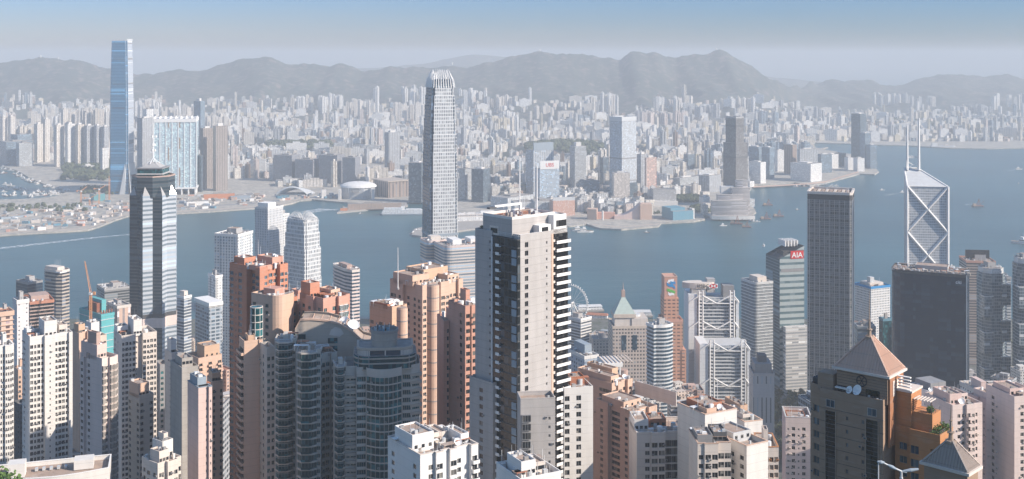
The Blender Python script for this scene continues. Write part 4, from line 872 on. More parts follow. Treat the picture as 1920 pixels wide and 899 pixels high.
for a in [(1440, 386, 'upper crane barge moored off the curved hotel'), (1460, 407, 'crane barge farthest right off the curved hotel'), (1436, 412, 'crane barge nearest the hotel pier'), (1381, 421, 'crane barge in front of the curved hotel', 1.1, -.2), (1400, 427, 'low long barge in front of the curved hotel', .8, -.1), (1834, 388, 'rusty crane barge alone in the right harbour', 1.15, .1)]: barge(*a)
for px, py in [(1375+i*6.5, 404+i*.8) for i in range(8)]: place_boat(px, py+7, rg.choice((0, 1, 1, 3)), .8, rg.uniform(-.4, .4), 'small boat in the moored row below the curved hotel', 'moored row below the curved hotel')
for i in range(14): place_boat(1490+i*6+rg.uniform(-2, 2), 349+rg.uniform(-1, 3)-i*.1, rg.choice((0, 1, 2, 1)), .9, rg.uniform(-.4, .4), 'small working boat in the crowd at the eastern pier', 'boats crowded at the eastern pier')
for i in range(5): place_boat(775+i*6, 437+rg.uniform(-3, 2), 1, 1.1, rg.uniform(0, .8), 'white launch moored left of the silver tower foot', 'launches beside the silver tower')
D = dg(275, 0); root = thing('cargo_ship', 'long pale cargo ship by the far shore right of the braced tower masts', 'ship', (gx(1758, D), D-60, 0)); MB().prism([(-55, -8), (50, -8), (62, 0), (50, 8), (-55, 8)], 0, 8, 0, 0).build('hull', W['silver'], root); MB().box(-50, -25, -6, 6, 8, 20).build('deckhouse', W['bright_white'], root); MB().box(10, 30, -5, 5, 8, 14).build('deck_cargo', W['warm_white'], root)
# foam wakes on the water
FO, t, b_ = newmat('foam'); b_.inputs['Base Color'].default_value = (.62, .68, .72, 1); b_.inputs['Roughness'].default_value = .9
t.links.new(ramp(t, nois(t, pos(t), .12, 5, .7), .42, .60), b_.inputs['Alpha'])
def wake(pts, w0, w1, z=.12):
    P_ = [(gx(x, dg(y, 0)), dg(y, 0)) for x, y in pts]; L = []; R_ = []
    for i, (x, y) in enumerate(P_):
        q = w0+(w1-w0)*i/(len(P_)-1); a = P_[max(0, i-1)]; c = P_[min(len(P_)-1, i+1)]; d = Vector((c[0]-a[0], c[1]-a[1])).normalized(); L.append((x-d.y*q, y+d.x*q)); R_.append((x+d.y*q, y-d.x*q))
    o = flat('wake_foam', L+R_[::-1], z, FO)
wake([(243, 440), (200, 444), (150, 449), (90, 456), (0, 466), (-80, 474)], 6, 14); wake([(642, 392), (610, 395), (575, 400), (540, 404), (500, 408)], 3, 9); wake([(632, 394), (600, 393), (580, 397), (575, 399)], 14, 26, .1); wake([(1689, 361), (1675, 364), (1660, 367)], 1.5, 5); wake([(1905, 318), (1890, 321)], 2, 6); wake([(1826, 383), (1810, 384)], 2, 4)
# ---- the town: generic blocks. the ones that show largest are things, the rest one mass
CL = [(0, 30, 205, 6300, 10, 60, 2), (80, 112, 194, 6600, 8, 60, 1), (60, 130, 205, 6200, 18, 70, 0), (120, 205, 200, 5600, 30, 55, 0), (150, 205, 190, 6800, 14, 50, 1), (255, 300, 185, 6900, 9, 50, 1), (290, 365, 195, 6700, 22, 60, 0), (30, 95, 230, 5200, 16, 40, 4),
      (545, 640, 175, 7300, 26, 40, 1), (640, 700, 185, 7200, 12, 40, 0), (700, 716, 161, 7400, 2, 0, 1), (752, 800, 159, 7500, 9, 30, 1), (735, 800, 190, 6900, 16, 40, 0), (860, 912, 165, 7400, 12, 30, 1), (905, 965, 178, 7300, 14, 30, 0), (860, 960, 215, 6300, 26, 60, 9), (980, 1050, 195, 7000, 18, 40, 0),
      (1050, 1112, 184, 7100, 16, 40, 1), (1114, 1157, 173, 7300, 10, 20, 1), (1190, 1226, 205, 6700, 12, 10, 3), (1205, 1285, 207, 6500, 24, 12, 2), (1225, 1283, 179, 7300, 12, 20, 1), (1285, 1345, 195, 6900, 12, 30, 3), (1340, 1416, 180, 7300, 20, 30, 1), (1416, 1460, 205, 6600, 10, 30, 6), (1455, 1500, 187, 8300, 8, 20, 1), (1490, 1545, 200, 7000, 10, 30, 3),
      (1450, 1500, 225, 6100, 10, 30, 1), (1500, 1600, 215, 6700, 20, 30, 1), (1638, 1700, 173, 8600, 12, 15, 1), (1700, 1765, 178, 8500, 10, 20, 3), (1640, 1700, 215, 7400, 16, 25, 4), (1700, 1800, 205, 7600, 26, 40, 9), (1770, 1860, 195, 8000, 24, 40, 3), (1860, 1925, 174, 8300, 14, 20, 1), (1800, 1925, 215, 7000, 32, 35, 6), (1690, 1800, 232, 6500, 20, 30, 4), (1560, 1640, 235, 6300, 16, 25, 5),
      (430, 520, 290, 4300, 14, 40, 4), (430, 560, 268, 4900, 22, 60, 5), (480, 560, 235, 5600, 18, 60, 3), (330, 430, 210, 6200, 26, 50, 0), (600, 720, 235, 5700, 30, 60, 3), (430, 545, 215, 6400, 24, 60, 1), (1100, 1145, 255, 5000, 8, 30, 1), (1235, 1262, 275, 4700, 8, 30, 2), (1297, 1330, 255, 5000, 8, 30, 3), (1330, 1356, 265, 4800, 6, 30, 6), (1420, 1520, 262, 4700, 18, 40, 6), (905, 950, 262, 4900, 8, 30, 0), (870, 905, 285, 4500, 8, 30, 4)]
gen = []   # px, D, width, depth, height, rot, mat, plan
rg = random.Random(77)
def inwater(px, D):
    if D > 4050 and px > 1520:
        y = YH+435*F/D
        return y > np.interp(px, [1520, 1560, 1600, 1640, 1930], [268, 270, 271, 273, 277])-1.0
    return False
for x0, x1, yt, D, n, hv, mk in CL:
    for i in range(n):
        px = x0+(x1-x0)*(i+rg.uniform(.15, .85))/n if rg.random() < .6 else rg.uniform(x0, x1); d = D+rg.uniform(-160, 260)
        X = gx(px, d); zt = gz(yt+rg.uniform(0, 6), d)-rg.uniform(0, hv)*.5; h = zt-terr(X, d)
        if h < 12 or inwater(px, d): continue
        gen.append((px, d, rg.uniform(16, 30), rg.uniform(16, 28), h, rg.choice((.35, .35, .5, 0.8))+rg.uniform(-.08, .08), mk if rg.random() < .7 else rg.choice((0, 1, 4, 3)), rg.choice((0, 1, 1, 2))))
D = 3100
while D < 8000:
    x0 = gx(-60, D); x1 = gx(1980, D); X = x0; st = np.interp(D, [3500, 5000, 8000], [27, 36, 52])
    while X < x1:
        X += st*rg.uniform(.7, 1.25); px = X/D*F+CX; y = YH+435*F/D; d = D+rg.uniform(-14, 14)
        if D < 3560 and not (1005 < px < 1325 and y < (398 if px < 1100 else 402)) and not (865 < px < 1000 and y < 372): continue
        if y > 352 and not 860 < px < 1330: continue
        if 1225 < px < 1320 and D < 3500: continue
        if any(u[0]-4 < px < u[1]+4 and abs(u[4]-D) < 60 for u in USED): continue
        if px < 250 and y > 300: continue
        if px < 520 and D < 4000: continue
        if px > 1410 and y > 298: continue
        if px > 1525 and D < 5700: continue
        if px > 1430 and D < 4300 and not 1400 < px < 1560: continue
        if inwater(px, d): continue
        if terr(X, d) > 130 or (terr(X, d) > 8 and D < 5500): continue
        if noise.noise(Vector((X/330, d/420, 9))) > (.36 if D < 6000 else .22): continue
        if D > 7000 and rg.random() < .4: continue
        q = noise.noise(Vector((X/240, d/300, 2)))
        h = rg.uniform(10, 34) if rg.random() < .87 else rg.uniform(40, 78)
        if q > .18: h *= 1.5
        if D < 3560: h = min(h, 38)
        h = min(h, H-4-(175-YH)/F*d)
        if D > 3560 and rg.random() < .10:      # long slab blocks of the estates, with a row of their own
            hh = min(rg.uniform(24, 62), H-4-(180-YH)/F*d)
            gen.append((px, d, rg.uniform(42, 85), rg.uniform(12, 17), hh, rg.choice((.42, .2, .05, -.3)), rg.choice((5, 1, 0, 5, 7, 4)), 0)); X += 40; continue
        gen.append((px, d, (rg.uniform(13, 32) if h < 40 else rg.uniform(11, 20)), rg.uniform(11, 24), h, rg.choice((.42, .42, .2, .65))+rg.uniform(-.08, .08), rg.choice((0, 1, 1, 2, 3, 4, 4, 5, 5, 7, 8, 9, 11, 11, 11, 6)), 0 if h < 45 else rg.choice((0, 1, 2))))
    D += st*rg.uniform(.85, 1.15)
def plan(w, d, k):
    x, y = w/2, d/2
    if k == 0: return [(-x, -y), (x, -y), (x, y), (-x, y)]
    if k == 1: a, c = x*.42, y*.42; return [(-a, -y), (a, -y), (a, -c), (x, -c), (x, c), (a, c), (a, y), (-a, y), (-a, c), (-x, c), (-x, -c), (-a, -c)]
    a = x*.25; return [(-x, -y), (-a, -y), (-a, -y*.6), (a, -y*.6), (a, -y), (x, -y), (x, y), (-x, y)]
# which show: front to back over a coarse screen
mask = np.zeros((450, 960), bool); items = []
order = [('U', u[4], u) for u in USED]+[('G', g[1], g) for g in gen]
order.sort(key=lambda q: q[1])
for kd, dd, g in order:
    if kd == 'U': x0, x1, y0, y1 = g[0], g[1], g[2], g[3]
    else:
        px, d, w_, d_, h = g[:5]; z0 = terr(gx(px, d), d); hw = (w_+d_)*.45/d*F; x0, x1 = px-hw, px+hw; y0, y1 = YH+(H-z0-h)/d*F, YH+(H-z0)/d*F
    a, c, e, f_ = [int(round(v/2)) for v in (x0, x1, y0, y1)]; a, c, e, f_ = max(a, 0), min(max(c, a+1), 960), max(e, 0), min(max(f_, e+1), 450)
    if a >= 960 or c <= 0: vis_ = 0
    else: vis_ = int((~mask[e:f_, a:c]).sum()); mask[e:f_, a:c] = True
    if kd == 'G': items.append((vis_, g))
FRONTX = [(243, 333, 400), (790, 862, 400), (892, 1068, 400)]
def hid(g):      # behind the near towers
    y0 = YH+(H-terr(gx(g[0], g[1]), g[1])-g[4])/g[1]*F
    return any(a < g[0] < c and y0 > {243: 305, 790: 150, 892: 395}[a] for a, c, _ in FRONTX)
items.sort(key=lambda q: -(q[0] if not hid(q[1]) else 0))
rest = MB(); TB = []
for i, (v, g) in enumerate(items):
    px, d, w_, d_, h, rot, mk, pk = g; X = gx(px, d); z0 = terr(X, d)-1
    pl = plan(w_, d_, pk)
    if i < 300 and v > 2:
        b = MB(); b.prism(pl, 0, h+1, 0, 1); b.box(-w_*.18, w_*.18, -d_*.18, d_*.18, h+1, h+1+min(6, h*.1+1.5), 0, False)
        TB.append((b.build('town_block', [K[mk], W['roof_grey']], None, (X, d, z0), rot), px, d, h, mk, pk))
    else:
        c, s_ = math.cos(rot), math.sin(rot); q = [(X+x*c-y*s_, d+x*s_+y*c) for x, y in pl]
        n = len(rest.v); rest.prism(q, z0, z0+h+1, mk, 12)
        if h > 30: q = [(X+(x*c-y*s_)*.35, d+(x*s_+y*c)*.35) for x, y in plan(w_, d_, 0)]; rest.prism(q, z0+h+1, z0+h+4.5, 1, 12)
o = rest.build('distant_town', K+[W['roof_grey']]); tag(o, 'mass of countless small pale town blocks covering the far side', 'town', None, 'stuff')
LMK = [(14, 'twin pale towers'), (100, 'tall row left of the supertall'), (228, 'blue supertall'), (330, 'white framed slab'), (402, 'brown pair of towers'), (548, 'wave roofed station'), (610, 'broad shaded slabs'), (672, 'domed arena'), (735, 'thin ribbed grey tower'), (826, 'silver clawed tower'), (900, 'broad dark glass block'), (1010, 'slanted sign tower'), (1062, 'wooded knoll'), (1168, 'tall pale ribbed tower'), (1245, 'gridded hotel'), (1290, 'blue museum'), (1380, 'dark stone tower'), (1440, 'eastern blue blocks'), (1500, 'brown eastern tower'), (1562, 'white shore blocks'), (1612, 'tall blue harbour corner tower'), (1718, 'twin masts'), (1834, 'lone crane barge'), (1905, 'right picture edge')]
PN = ['plain', 'cross shaped', 'notched']
grp = {}
for o, px, d, h, mk, pk in TB:
    lm = min(LMK, key=lambda l: abs(l[0]-px)); zone = 'near the shore' if d < 4500 else 'in mid town' if d < 5800 else 'in the back rows' if d < 7000 else 'at the hill foot'
    hw = 'low' if h < 35 else 'mid height' if h < 70 else 'tall' if h < 110 else 'very tall'
    grp.setdefault((hw, KN[mk], zone, lm[1]), []).append((px, o))
ORD = ['leftmost', 'second', 'third', 'fourth', 'fifth', 'sixth', 'seventh', 'eighth', 'ninth', 'tenth', 'eleventh', 'twelfth', 'thirteenth', 'fourteenth']
def cut16(s): return ' '.join(w for w in s.split() if w not in ('the', 'of'))if len(s.split()) > 15 else s
for (hw, kn, zone, lm), l in grp.items():
    l.sort(key=lambda q: q[0])
    for i, (px, o) in enumerate(l):
        lb = f'{hw} {kn} block {zone} by the {lm}'
        if len(l) > 1: lb = f'{ORD[min(i, 13)]} {hw} {kn} block {zone} by the {lm}'
        tag(o, cut16(lb), 'town block', 'blocks of the far town')
# radar domes and houses on the ridge
for px, py, D, lb in ((76, 104, 8480, 'left one of the white radar domes on the left peak'), (109, 105, 8480, 'right one of the white radar domes on the left peak'), (848, 110, 8500, 'white aerial hut on the ridge above the silver tower'), (1012, 97, 8490, 'white hut on the central ridge'), (1343, 94, 8490, 'small mast hut on the highest lion shaped peak')):
    z = terr(gx(px, D), D); root = thing('radar_dome', lb, 'radar station', (gx(px, D), D, z-2)); MB().cyl(0, 0, 5, 0, 9, 8).build('drum', W['bright_white'], root); MB().ball((0, 0, 11), 7, 0, 10, 6).build('dome', W['bright_white'], root)
# ================================================================ Central, on this side of the harbour
def oct8(f, c=.25):
    x, y = f.w/2, f.d/2; a, b_ = f.w*c, f.d*c; return [(-x+a, -y), (x-a, -y), (x, -y+b_), (x, y-b_), (x-a, y), (-x+a, y), (-x, y-b_), (-x, -y+b_)]
def rounded(f, r, n=5, sides=(1, 1, 0, 0)):
    x, y = f.w/2, f.d/2; pts = []
    for k, (sx, sy, a0) in enumerate(((-1, -1, math.pi), (1, -1, 1.5*math.pi), (1, 1, 0), (-1, 1, .5*math.pi))):
        if not sides[k]: pts.append((sx*x, sy*y)); continue
        for i in range(n+1): a = a0+math.pi/2*i/n; pts.append((sx*(x-r)+r*math.cos(a), sy*(y-r)+r*math.sin(a)))
    return pts
def clawed_tower(name, label, xl, xc, xr, yt, D, rel, tiers, fins, mat, side, zcr, small=False):
    f = R3(xl, xc, xr, D, rel); zt = gz(yt, D); root = thing(name, label, 'skyscraper', (f.c.x, f.c.y, 4), f.phi); h = zt-4; w2, d2 = f.w/2, f.d/2
    for k, (z0, z1, s) in enumerate(tiers):
        x, y = w2*s, d2*s; c = w2*.2; g = 2.6
        MB().box(-x+c, x-c, -y, y, h*z0, h*z1, 0, False).build('front_bay', mat, root)
        MB().box(0, x, -y+c, y-c, h*z0, h*z1-.02, 0, False).build('side_bay', mat, root); MB().box(-x, 0, -y+c*.4, y-c*.4, h*z0, h*z1-.04, 0, False).build('side_bay', side if not small else mat, root)  # left bay gets the dark glass, its shade put into the colour
        MB().box(-x+g, x-g, -y+g, y-g, h*z0, h*z1-2-.01*k, 0, False).build('corner_glazing', side, root)
        for z in (z1-.006,): MB().ring([(-x, -y), (x, -y), (x, y), (-x, y)], h*z-2, h*z, 1.0, 0, .02).build('setback_rail', W['white_steel'], root) if False else 0
    s = tiers[-1][2]; x, y = w2*s, d2*s; z0 = h*zcr
    for sd in range(4):
        for i in range(fins):
            t = -1+2*(i+.5)/fins; top = h*(1-(.03 if small else .018)*abs(t)**2); b = MB(); q = .85 if not small else .5
            if sd == 0: p = [(t*x, -y-.6, z0), (t*x*.93, -y*.93, z0+(top-z0)*.55), (t*x*.74, -y*.66, top)]
            elif sd == 1: p = [(x+.6, t*y, z0), (x*.93, t*y*.93, z0+(top-z0)*.55), (x*.66, t*y*.74, top)]
            elif sd == 2: p = [(t*x, y+.6, z0), (t*x*.95, y*.97, z0+(top-z0)*.5), (t*x*.8, y*.78, top)]
            else: p = [(-x-.6, t*y, z0), (-x*.93, t*y*.93, z0+(top-z0)*.55), (-x*.66, t*y*.74, top)]
            b.tube(p[0], p[1], q*1.3, 4, q); b.tube(p[1], p[2], q, 4, q*.6); b.build('crown_fin', W['bright_white'], root)
    MB().box(-x*.72, x*.72, -y*.72, y*.72, h*zcr-3, h*(zcr+(1-zcr)*.45)).build('crown_core', side, root)
    USED.append((xl, xr, yt, 620, D)); return root, f, h
silver = facade('silver_ribs', (.66, .66, .66), (.13, .15, .18), 2.9, 5.6, fu=(.42, 1), fv=(.28, .95), prob=.45, gl2=(.42, .45, .48), rough=.3, wrough=.4, amt=.06)
clawdark = facade('claw_corner_shade_glass', (.05, .09, .14), (.02, .045, .08), 4, 5.6, fu=(0, 1), fv=(.2, 1), rough=.12)
root, f, h = clawed_tower('silver_clawed_tower', 'tallest near skyscraper, silver ribbed with a crown of white claws', 791, 806, 860, 131, 1806, 15, [(0, .42, 1.0), (.42, .58, .985), (.58, .68, .965), (.68, .75, .94), (.75, .81, .91), (.81, .86, .875), (.86, .90, .835), (.90, .935, .78)], 9, silver, clawdark, .93)
for z in (.2, .36, .535, .70, .845): MB().ring([(-f.w/2, -f.d/2), (f.w/2, -f.d/2), (f.w/2, f.d/2), (-f.w/2, f.d/2)], h*z, h*z+3.4, 1.2, 0, .05 if z < .5 else -.3).build('plant_floor', W['tint_blue_grey'], root) if z < .5 else 0
root, f, h = clawed_tower('small_clawed_tower', 'lower silver ribbed tower with comb like crown beside pale twin', 530, 572, 606, 402, 1620, 42, [(0, .55, 1.0), (.55, .76, .97), (.76, .86, .91), (.86, .93, .85), (.93, .955, .80)], 11, silver, facade('small_claw_glass', (.3, .32, .34), (.1, .12, .15), 3, 4, fu=(0, 1), fv=(.3, 1)), .935, True)
# hotel tower left of it
O('pale_tower', 'pale stone tower with dark blue left face behind the orange flats', 478, 502, 531, 390, 1660, 50, facade('pale_tower_wall', (.60, .60, .61), (.09, .12, .16), 3.2, 3.6, fu=(.35, .65), fv=(.2, .85)), None, cornm='white_render', blocks=[(.1, .6, .1, .9, 6, 'bright_white')])
O('pale_tower', 'narrow white wing between the pale tower and comb crowned tower', 516, 526, 542, 402, 1690, 40, facade('wing_wall', (.66, .66, .66), (.12, .15, .18), 4, 3.6, fu=(.3, .7), fv=(.3, .8)), None, cornm='bright_white')
O('white_office', 'white office block with vertical ribs and dish above the orange flats', 402, 446, 474, 440, 1500, -32, facade('white_office_wall', (.74, .73, .72), (.12, .16, .20), 4.2, 3.7, fu=(.3, .75), fv=(.25, .8), groove=(21, .12), gcol=(.45, .47, .5)), None, cornm='bright_white', dishes=1, masts=1)
O('banded_block', 'squat eight sided office with pinkish bands standing before open water', 620, 655, 679, 507, 1290, 25, G['blue'], 'pale_pink', 3.9, 1.9, .5, poly=lambda f: oct8(f, .22), cornm='warm_white', blocks=[(.35, .75, .35, .8, 2.5, 'pinkish_brown')], dishes=1)
# Exchange square pair
ex = facade('exchange_glass', (.52, .47, .45), (.17, .21, .25), 60, 3.9, fu=(0, 1), fv=(.35, 1), prob=.5)
O('rounded_tower', 'left one of the rounded pink banded towers below the silver clawed tower', 788, 800, 838, 452, 1560, 18, ex, 'beige', 3.9, 1.1, .15, poly=lambda f: rounded(f, f.w*.3), cornm='pale_pink', blocks=[(.3, .8, .3, .8, 4, 'warm_white')], dishes=1)
O('rounded_tower', 'right one of the rounded pink banded towers below the silver clawed tower', 821, 834, 898, 462, 1520, 18, ex, 'warm_white', 3.9, 1.2, .15, poly=lambda f: rounded(f, f.w*.16), cornm='pale_pink', blocks=[(.25, .45, .3, .8, 5, 'bright_white'), (.65, .85, .3, .8, 5, 'bright_white')], w=64, d=50)
# ---- the striped star tower
def star_tower():
    D = 1386; cx = gx(287.5, D+26); root = thing('striped_star_tower', 'dark star shaped skyscraper with sunlit striped pointed ribs at left', 'skyscraper', (cx, D+26, 5), 0); h = gz(334, D)-5
    al = math.atan((287.5-CX)/F)
    # local: x right, y away, turned to face the eye, then 6 degrees to the left
    root.rotation_euler[2] = -al-math.radians(2)
    dark = facade('star_dark_glass', (.045, .06, .075), (.025, .045, .06), 30, 4.0, fu=(0, 1), fv=(.3, 1), rough=.1, prob=.35, gl2=(.10, .13, .15)); lit = facade('star_sunlit_stripes', (.46, .49, .53), (.17, .21, .25), 60, 5.4, fu=(0, 1), fv=(.55, 1), rough=.3, prob=.15, amt=.06)  # sunlight on the right-facing ribs is put into the striped colour
    R_, r_ = 29.5, 23.2; pts = []
    for k in range(16): a = -math.pi/2-math.radians(22.5)+k*math.pi/8; q = R_ if k % 2 == 0 else r_; pts.append((q*math.cos(a), q*math.sin(a)))
    b = MB(); b.prism(pts, 0, h-22, 0, 2)
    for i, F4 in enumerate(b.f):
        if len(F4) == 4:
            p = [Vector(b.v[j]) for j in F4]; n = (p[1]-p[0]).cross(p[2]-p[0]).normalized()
            if n.x > .2 and n.y < .35: b.m[i] = 1  # right-facing sides coloured as sunlit, the rest stay dark
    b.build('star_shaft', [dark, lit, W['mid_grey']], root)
    for k in range(8):
        a = -math.pi/2-math.radians(22.5)+k*math.pi/4; P0 = Vector((R_*math.cos(a), R_*math.sin(a))); A = Vector(pts[(2*k-1) % 16]); B = Vector(pts[(2*k+1) % 16]); top = (*(Vector((0, 0)).lerp(P0, .68)), h-4)
        b = MB(); b.poly([(*A, h-22), (*P0, h-22), top], 0); b.poly([(*P0, h-22), (*B, h-22), top], 1); b.build('rib_point', [dark, W['grey']], root)  # each point: left half dark, right half painted as sunlit
    q = 25; sq = [(25.6*math.cos(math.radians(a)), 25.6*math.sin(math.radians(a))) for a in range(-90, 270, 45)]
    MB().prism(sq, h-24, h, 0, 1).build('upper_shaft', [dark, W['brown_stone']], root); MB().ring(sq, h, h+1.6, 1.5, 0, .5).build('parapet', W['pinkish_brown'], root)
    sq = [(24*math.cos(math.radians(a)), 24*math.sin(math.radians(a))) for a in range(-60, 300, 90)]
    MB().prism(offset(sq, -2), h, h+9.5, 0, 1).build('lantern', [G['teal'], W['mid_grey']], root)
    MB().prism(offset(sq, 0), h+3, h+4.2, 0, 0, True, offset(sq, -2), True).build('lantern_eave', W['grey'], root); MB().prism(offset(sq, -1), h+9.5, h+11, 0, 0, True, None, True).build('lantern_eave', W['mid_grey'], root)
    MB().prism(offset(sq, -5), h+11, h+17, poly2=offset(sq, -14)).build('cap_roof', W['grey'], root)
    for i in range(6): a = i*math.pi/3; MB().tube((8*math.cos(a), 8*math.sin(a), h+15), (0, 0, h+22), .4, 5).build('mast_strut', W['white_steel'], root)
    MB().tube((0, 0, h+16), (0, 0, gz(262, D)-5), .9, 6, .35).build('mast', W['white_steel'], root)
    for z, r in ((h+30, 1.9), (h+37, 1.4), (h+47, 2.8)):
        for a in (0, 2.1, 4.2): MB().cyl(r*math.cos(a), r*math.sin(a), 1.2, z, z+2.4, 8).build('mast_drum', W['bright_white'], root)
    dish(root, -14, -15, h-6, 2.4, -1.7); USED.append((243, 333, 262, 660, D))
    MB().ring(pts, h*.36, h*.36+12, .5, 0, .4).build('sky_lobby_band', W['pale_pink'], root); MB().ring(pts, h*.36+12, h*.36+17, .5, 0, .3).build('sky_lobby_band', W['charcoal'], root)
star_tower()
# ---- left middle distance
O('banded_office', 'stepped grey office with spikes on its roof left of the striped star tower', 79, 112, 134, 508, 1340, 40, facade('spiked_wall', (.35, .34, .34), (.05, .06, .08), 20, 4, fu=(0, 1), fv=(.3, 1)), 'beige', 4.0, 1.6, .5, poly=lambda f: oct8(f, .2), cornm='warm_white', masts=4, blocks=[(.1, .7, .2, .9, 3, 'warm_white'), (-.05, .5, -.05, .2, -3, 'bright_white')])
O('dark_block', 'dark glass block with a pink round sign behind the banded offices', 30, 52, 80, 530, 1500, 30, G['citi'], 'dark_grey', 4, .5, .1, cornm='mid_grey')
O('banded_office', 'brown roofed office with dark jagged balconies at far left', 53, 57, 100, 566, 1150, 8, G['black'], 'pinkish_brown', 3.6, 1.2, .7, cornm='terracotta', d=40, roofm='roof_red', blocks=[(.1, .9, .3, .8, 3, 'pinkish_brown')])
O('slab_tower', 'blank white slab tower beside the brown roofed banded office', 24, 32, 54, 563, 800, 35, facade('slab_small', (.74, .71, .70), (.2, .2, .22), 5, 3, fu=(.4, .6), fv=(.3, .6)), None, cornm='white_render')
O('slab_tower', 'peach ribbed flats at the left edge behind the white grid tower', -6, 2, 24, 585, 720, 30, facade('peach_edge', (.66, .48, .39), (.14, .1, .1), 6, 3, fu=(.55, .95), fv=(.2, .8)), 'peach', 3, .3, .7, cornm='peach')
O('dark_office', 'low dark office with pale framed top left of the striped star tower', 188, 196, 245, 542, 1600, 15, facade('dark_office_wall', (.3, .3, .3), (.05, .06, .07), 40, 3.8, fu=(0, 1), fv=(.35, 1)), None, cornm='grey', d=40, masts=1)
O('peach_office', 'narrow peach striped block wedged by the striped star tower', 213, 220, 245, 574, 1220, 20, facade('peach_strip', (.62, .42, .33), (.28, .24, .24), 6, 3, fu=(.4, .8), fv=(0, 1)), None, cornm='warm_white', d=30)
O('white_office', 'white banded office right of the striped star tower', 332, 345, 359, 556, 1300, 40, facade('wb', (.6, .6, .6), (.1, .12, .15), 20, 3.5, fu=(0, 1), fv=(.35, 1)), None, cornm='bright_white', blocks=[(.2, .7, .2, .8, 5, 'warm_white')])
O('grey_office', 'grey blue stepped office behind the apricot roofs at left centre', 366, 392, 416, 572, 1150, 25, facade('gb', (.4, .43, .47), (.08, .11, .14), 5, 3.6, fu=(.1, .9), fv=(.3, .9)), None, cornm='white_render', blocks=[(-.05, 1.05, -.05, 1.05, 2, 'bright_white')])
O('white_office', 'narrow white tower hugging the left side of the terracotta flats', 396, 404, 417, 517, 1350, 25, K[1], None, cornm='bright_white', d=20)
def scaffold():
    root, f, h = O('scaffolded_tower', 'tower under construction wrapped in teal netting with a crane', 149, 190, 214, 590, 1130, 28, W['teal_net'], None, roof=0, cornm='teal_net')
    w2, d2 = f.w/2, f.d/2
    MB().box(w2*.1, w2*.8, -d2*.4, d2*.7, h-1, h+11).build('netted_core', W['teal_net'], root); MB().box(-w2*.5, w2*.1, -d2*.3, d2*.5, h-1, h+8).build('concrete_core', W['rust'], root)
    for z in range(6, 60, 7): MB().ring(f.rect, h-z, h-z+.6, .4, 0, .5).build('scaffold_lift', W['silver'], root)
    for x in range(-2, 3): MB().box(x*w2*.4, x*w2*.4+.5, -d2*.9, -d2*.8, h, h+3).build('rebar_column', W['terracotta'], root)
    crane(170, 0, 1128, 28, 'orange luffing crane on top of the teal netted tower', gz(590, 1130)-6, 32, 1.15, 2.35, 'crane_orange', .9)
scaffold()
# ---- harbour front: wheel, piers
def wheel():
    D = 1868; R0 = 28; root = thing('ferris_wheel', 'white observation wheel by the water right of the tall white tower', 'ferris wheel', (gx(1073, D), D, 4), math.radians(-34)); cz = 30
    for off in (-1.2, 1.2):
        b = MB(); n = 42; p = [Vector((R0*math.cos(2*math.pi*i/n), off, cz+R0*math.sin(2*math.pi*i/n))) for i in range(n)]
        for i in range(n): b.tube(p[i], p[(i+1) % n], .45, 4)
        for i in range(0, n, 2): b.tube((0, 0, cz), p[i], .16, 3)
        b.build('rim', W['bright_white'], root)
    MB().tube((0, -4, cz), (0, 4, cz), 1.6, 8).build('hub', W['bright_white'], root)
    for s in (-1, 1):
        for y in (-7, 7): MB().tube((s*14, y, 0), (0, y*.4, cz), .8, 5).build('leg', W['bright_white'], root)
    me = MB().ball((0, 0, 0), 1.3, 0, 6, 4).mesh('cabin', W['bright_white'])
    for i in range(42): o = bpy.data.objects.new('cabin', me); COL.objects.link(o); o.parent = root; a = 2*math.pi*i/42; o.location = ((R0+1.6)*math.cos(a), 0, cz+(R0+1.6)*math.sin(a))
wheel()
def pier(px, py, L, w_, rz, lab, rm='silver'):
    D = dg(py, 4); root = thing('pier_building', lab, 'pier', (gx(px, D), D, 0), rz); MB().box(-L/2, L/2, -w_/2, w_/2, 1, 4, bottom=True).build('deck', W['concrete'], root); MB().box(-L/2+2, L/2-3, -w_/2+2, w_/2-2, 4, 9).build('hall', K[5], root)
    MB().prism([(-L/2+1, -w_/2+1), (L/2-2, -w_/2+1), (L/2-2, w_/2-1), (-L/2+1, w_/2-1)], 9, 12, poly2=[(-L/2+4, -1), (L/2-4, -1), (L/2-4, 1), (-L/2+4, 1)]).build('roof', W[rm], root)
    b = MB(); [b.tube((-L/2+i*4, -w_/2+.6, -1), (-L/2+i*4, -w_/2+.6, 2), .35, 4) for i in range(int(L/4))]; b.build('piles', W['concrete'], root)
pier(1106, 580, 46, 16, .15, 'pale ferry pier reaching into the water beyond the wheel'); pier(1120, 596, 40, 14, -.25, 'red roofed ferry pier right of the wheel', 'roof_red'); pier(1195, 590, 50, 18, .0, 'pale ferry pier behind the green pyramid roof')
O('white_office', 'white office with dark banded left face below the wheel', 1063, 1089, 1109, 598, 1500, 48, facade('wheel_office', (.72, .70, .68), (.08, .09, .11), 30, 3.8, fu=(0, .93), fv=(.3, .85)), None, cornm='bright_white', masts=1)
O('classical_block', 'low cream classical block with small windows left of the green pyramid', 1107, 1112, 1147, 636, 1450, 10, facade('classical', (.68, .58, .50), (.16, .14, .13), 4, 4, fu=(.3, .7), fv=(.25, .75)), None, cornm='cream', d=30)
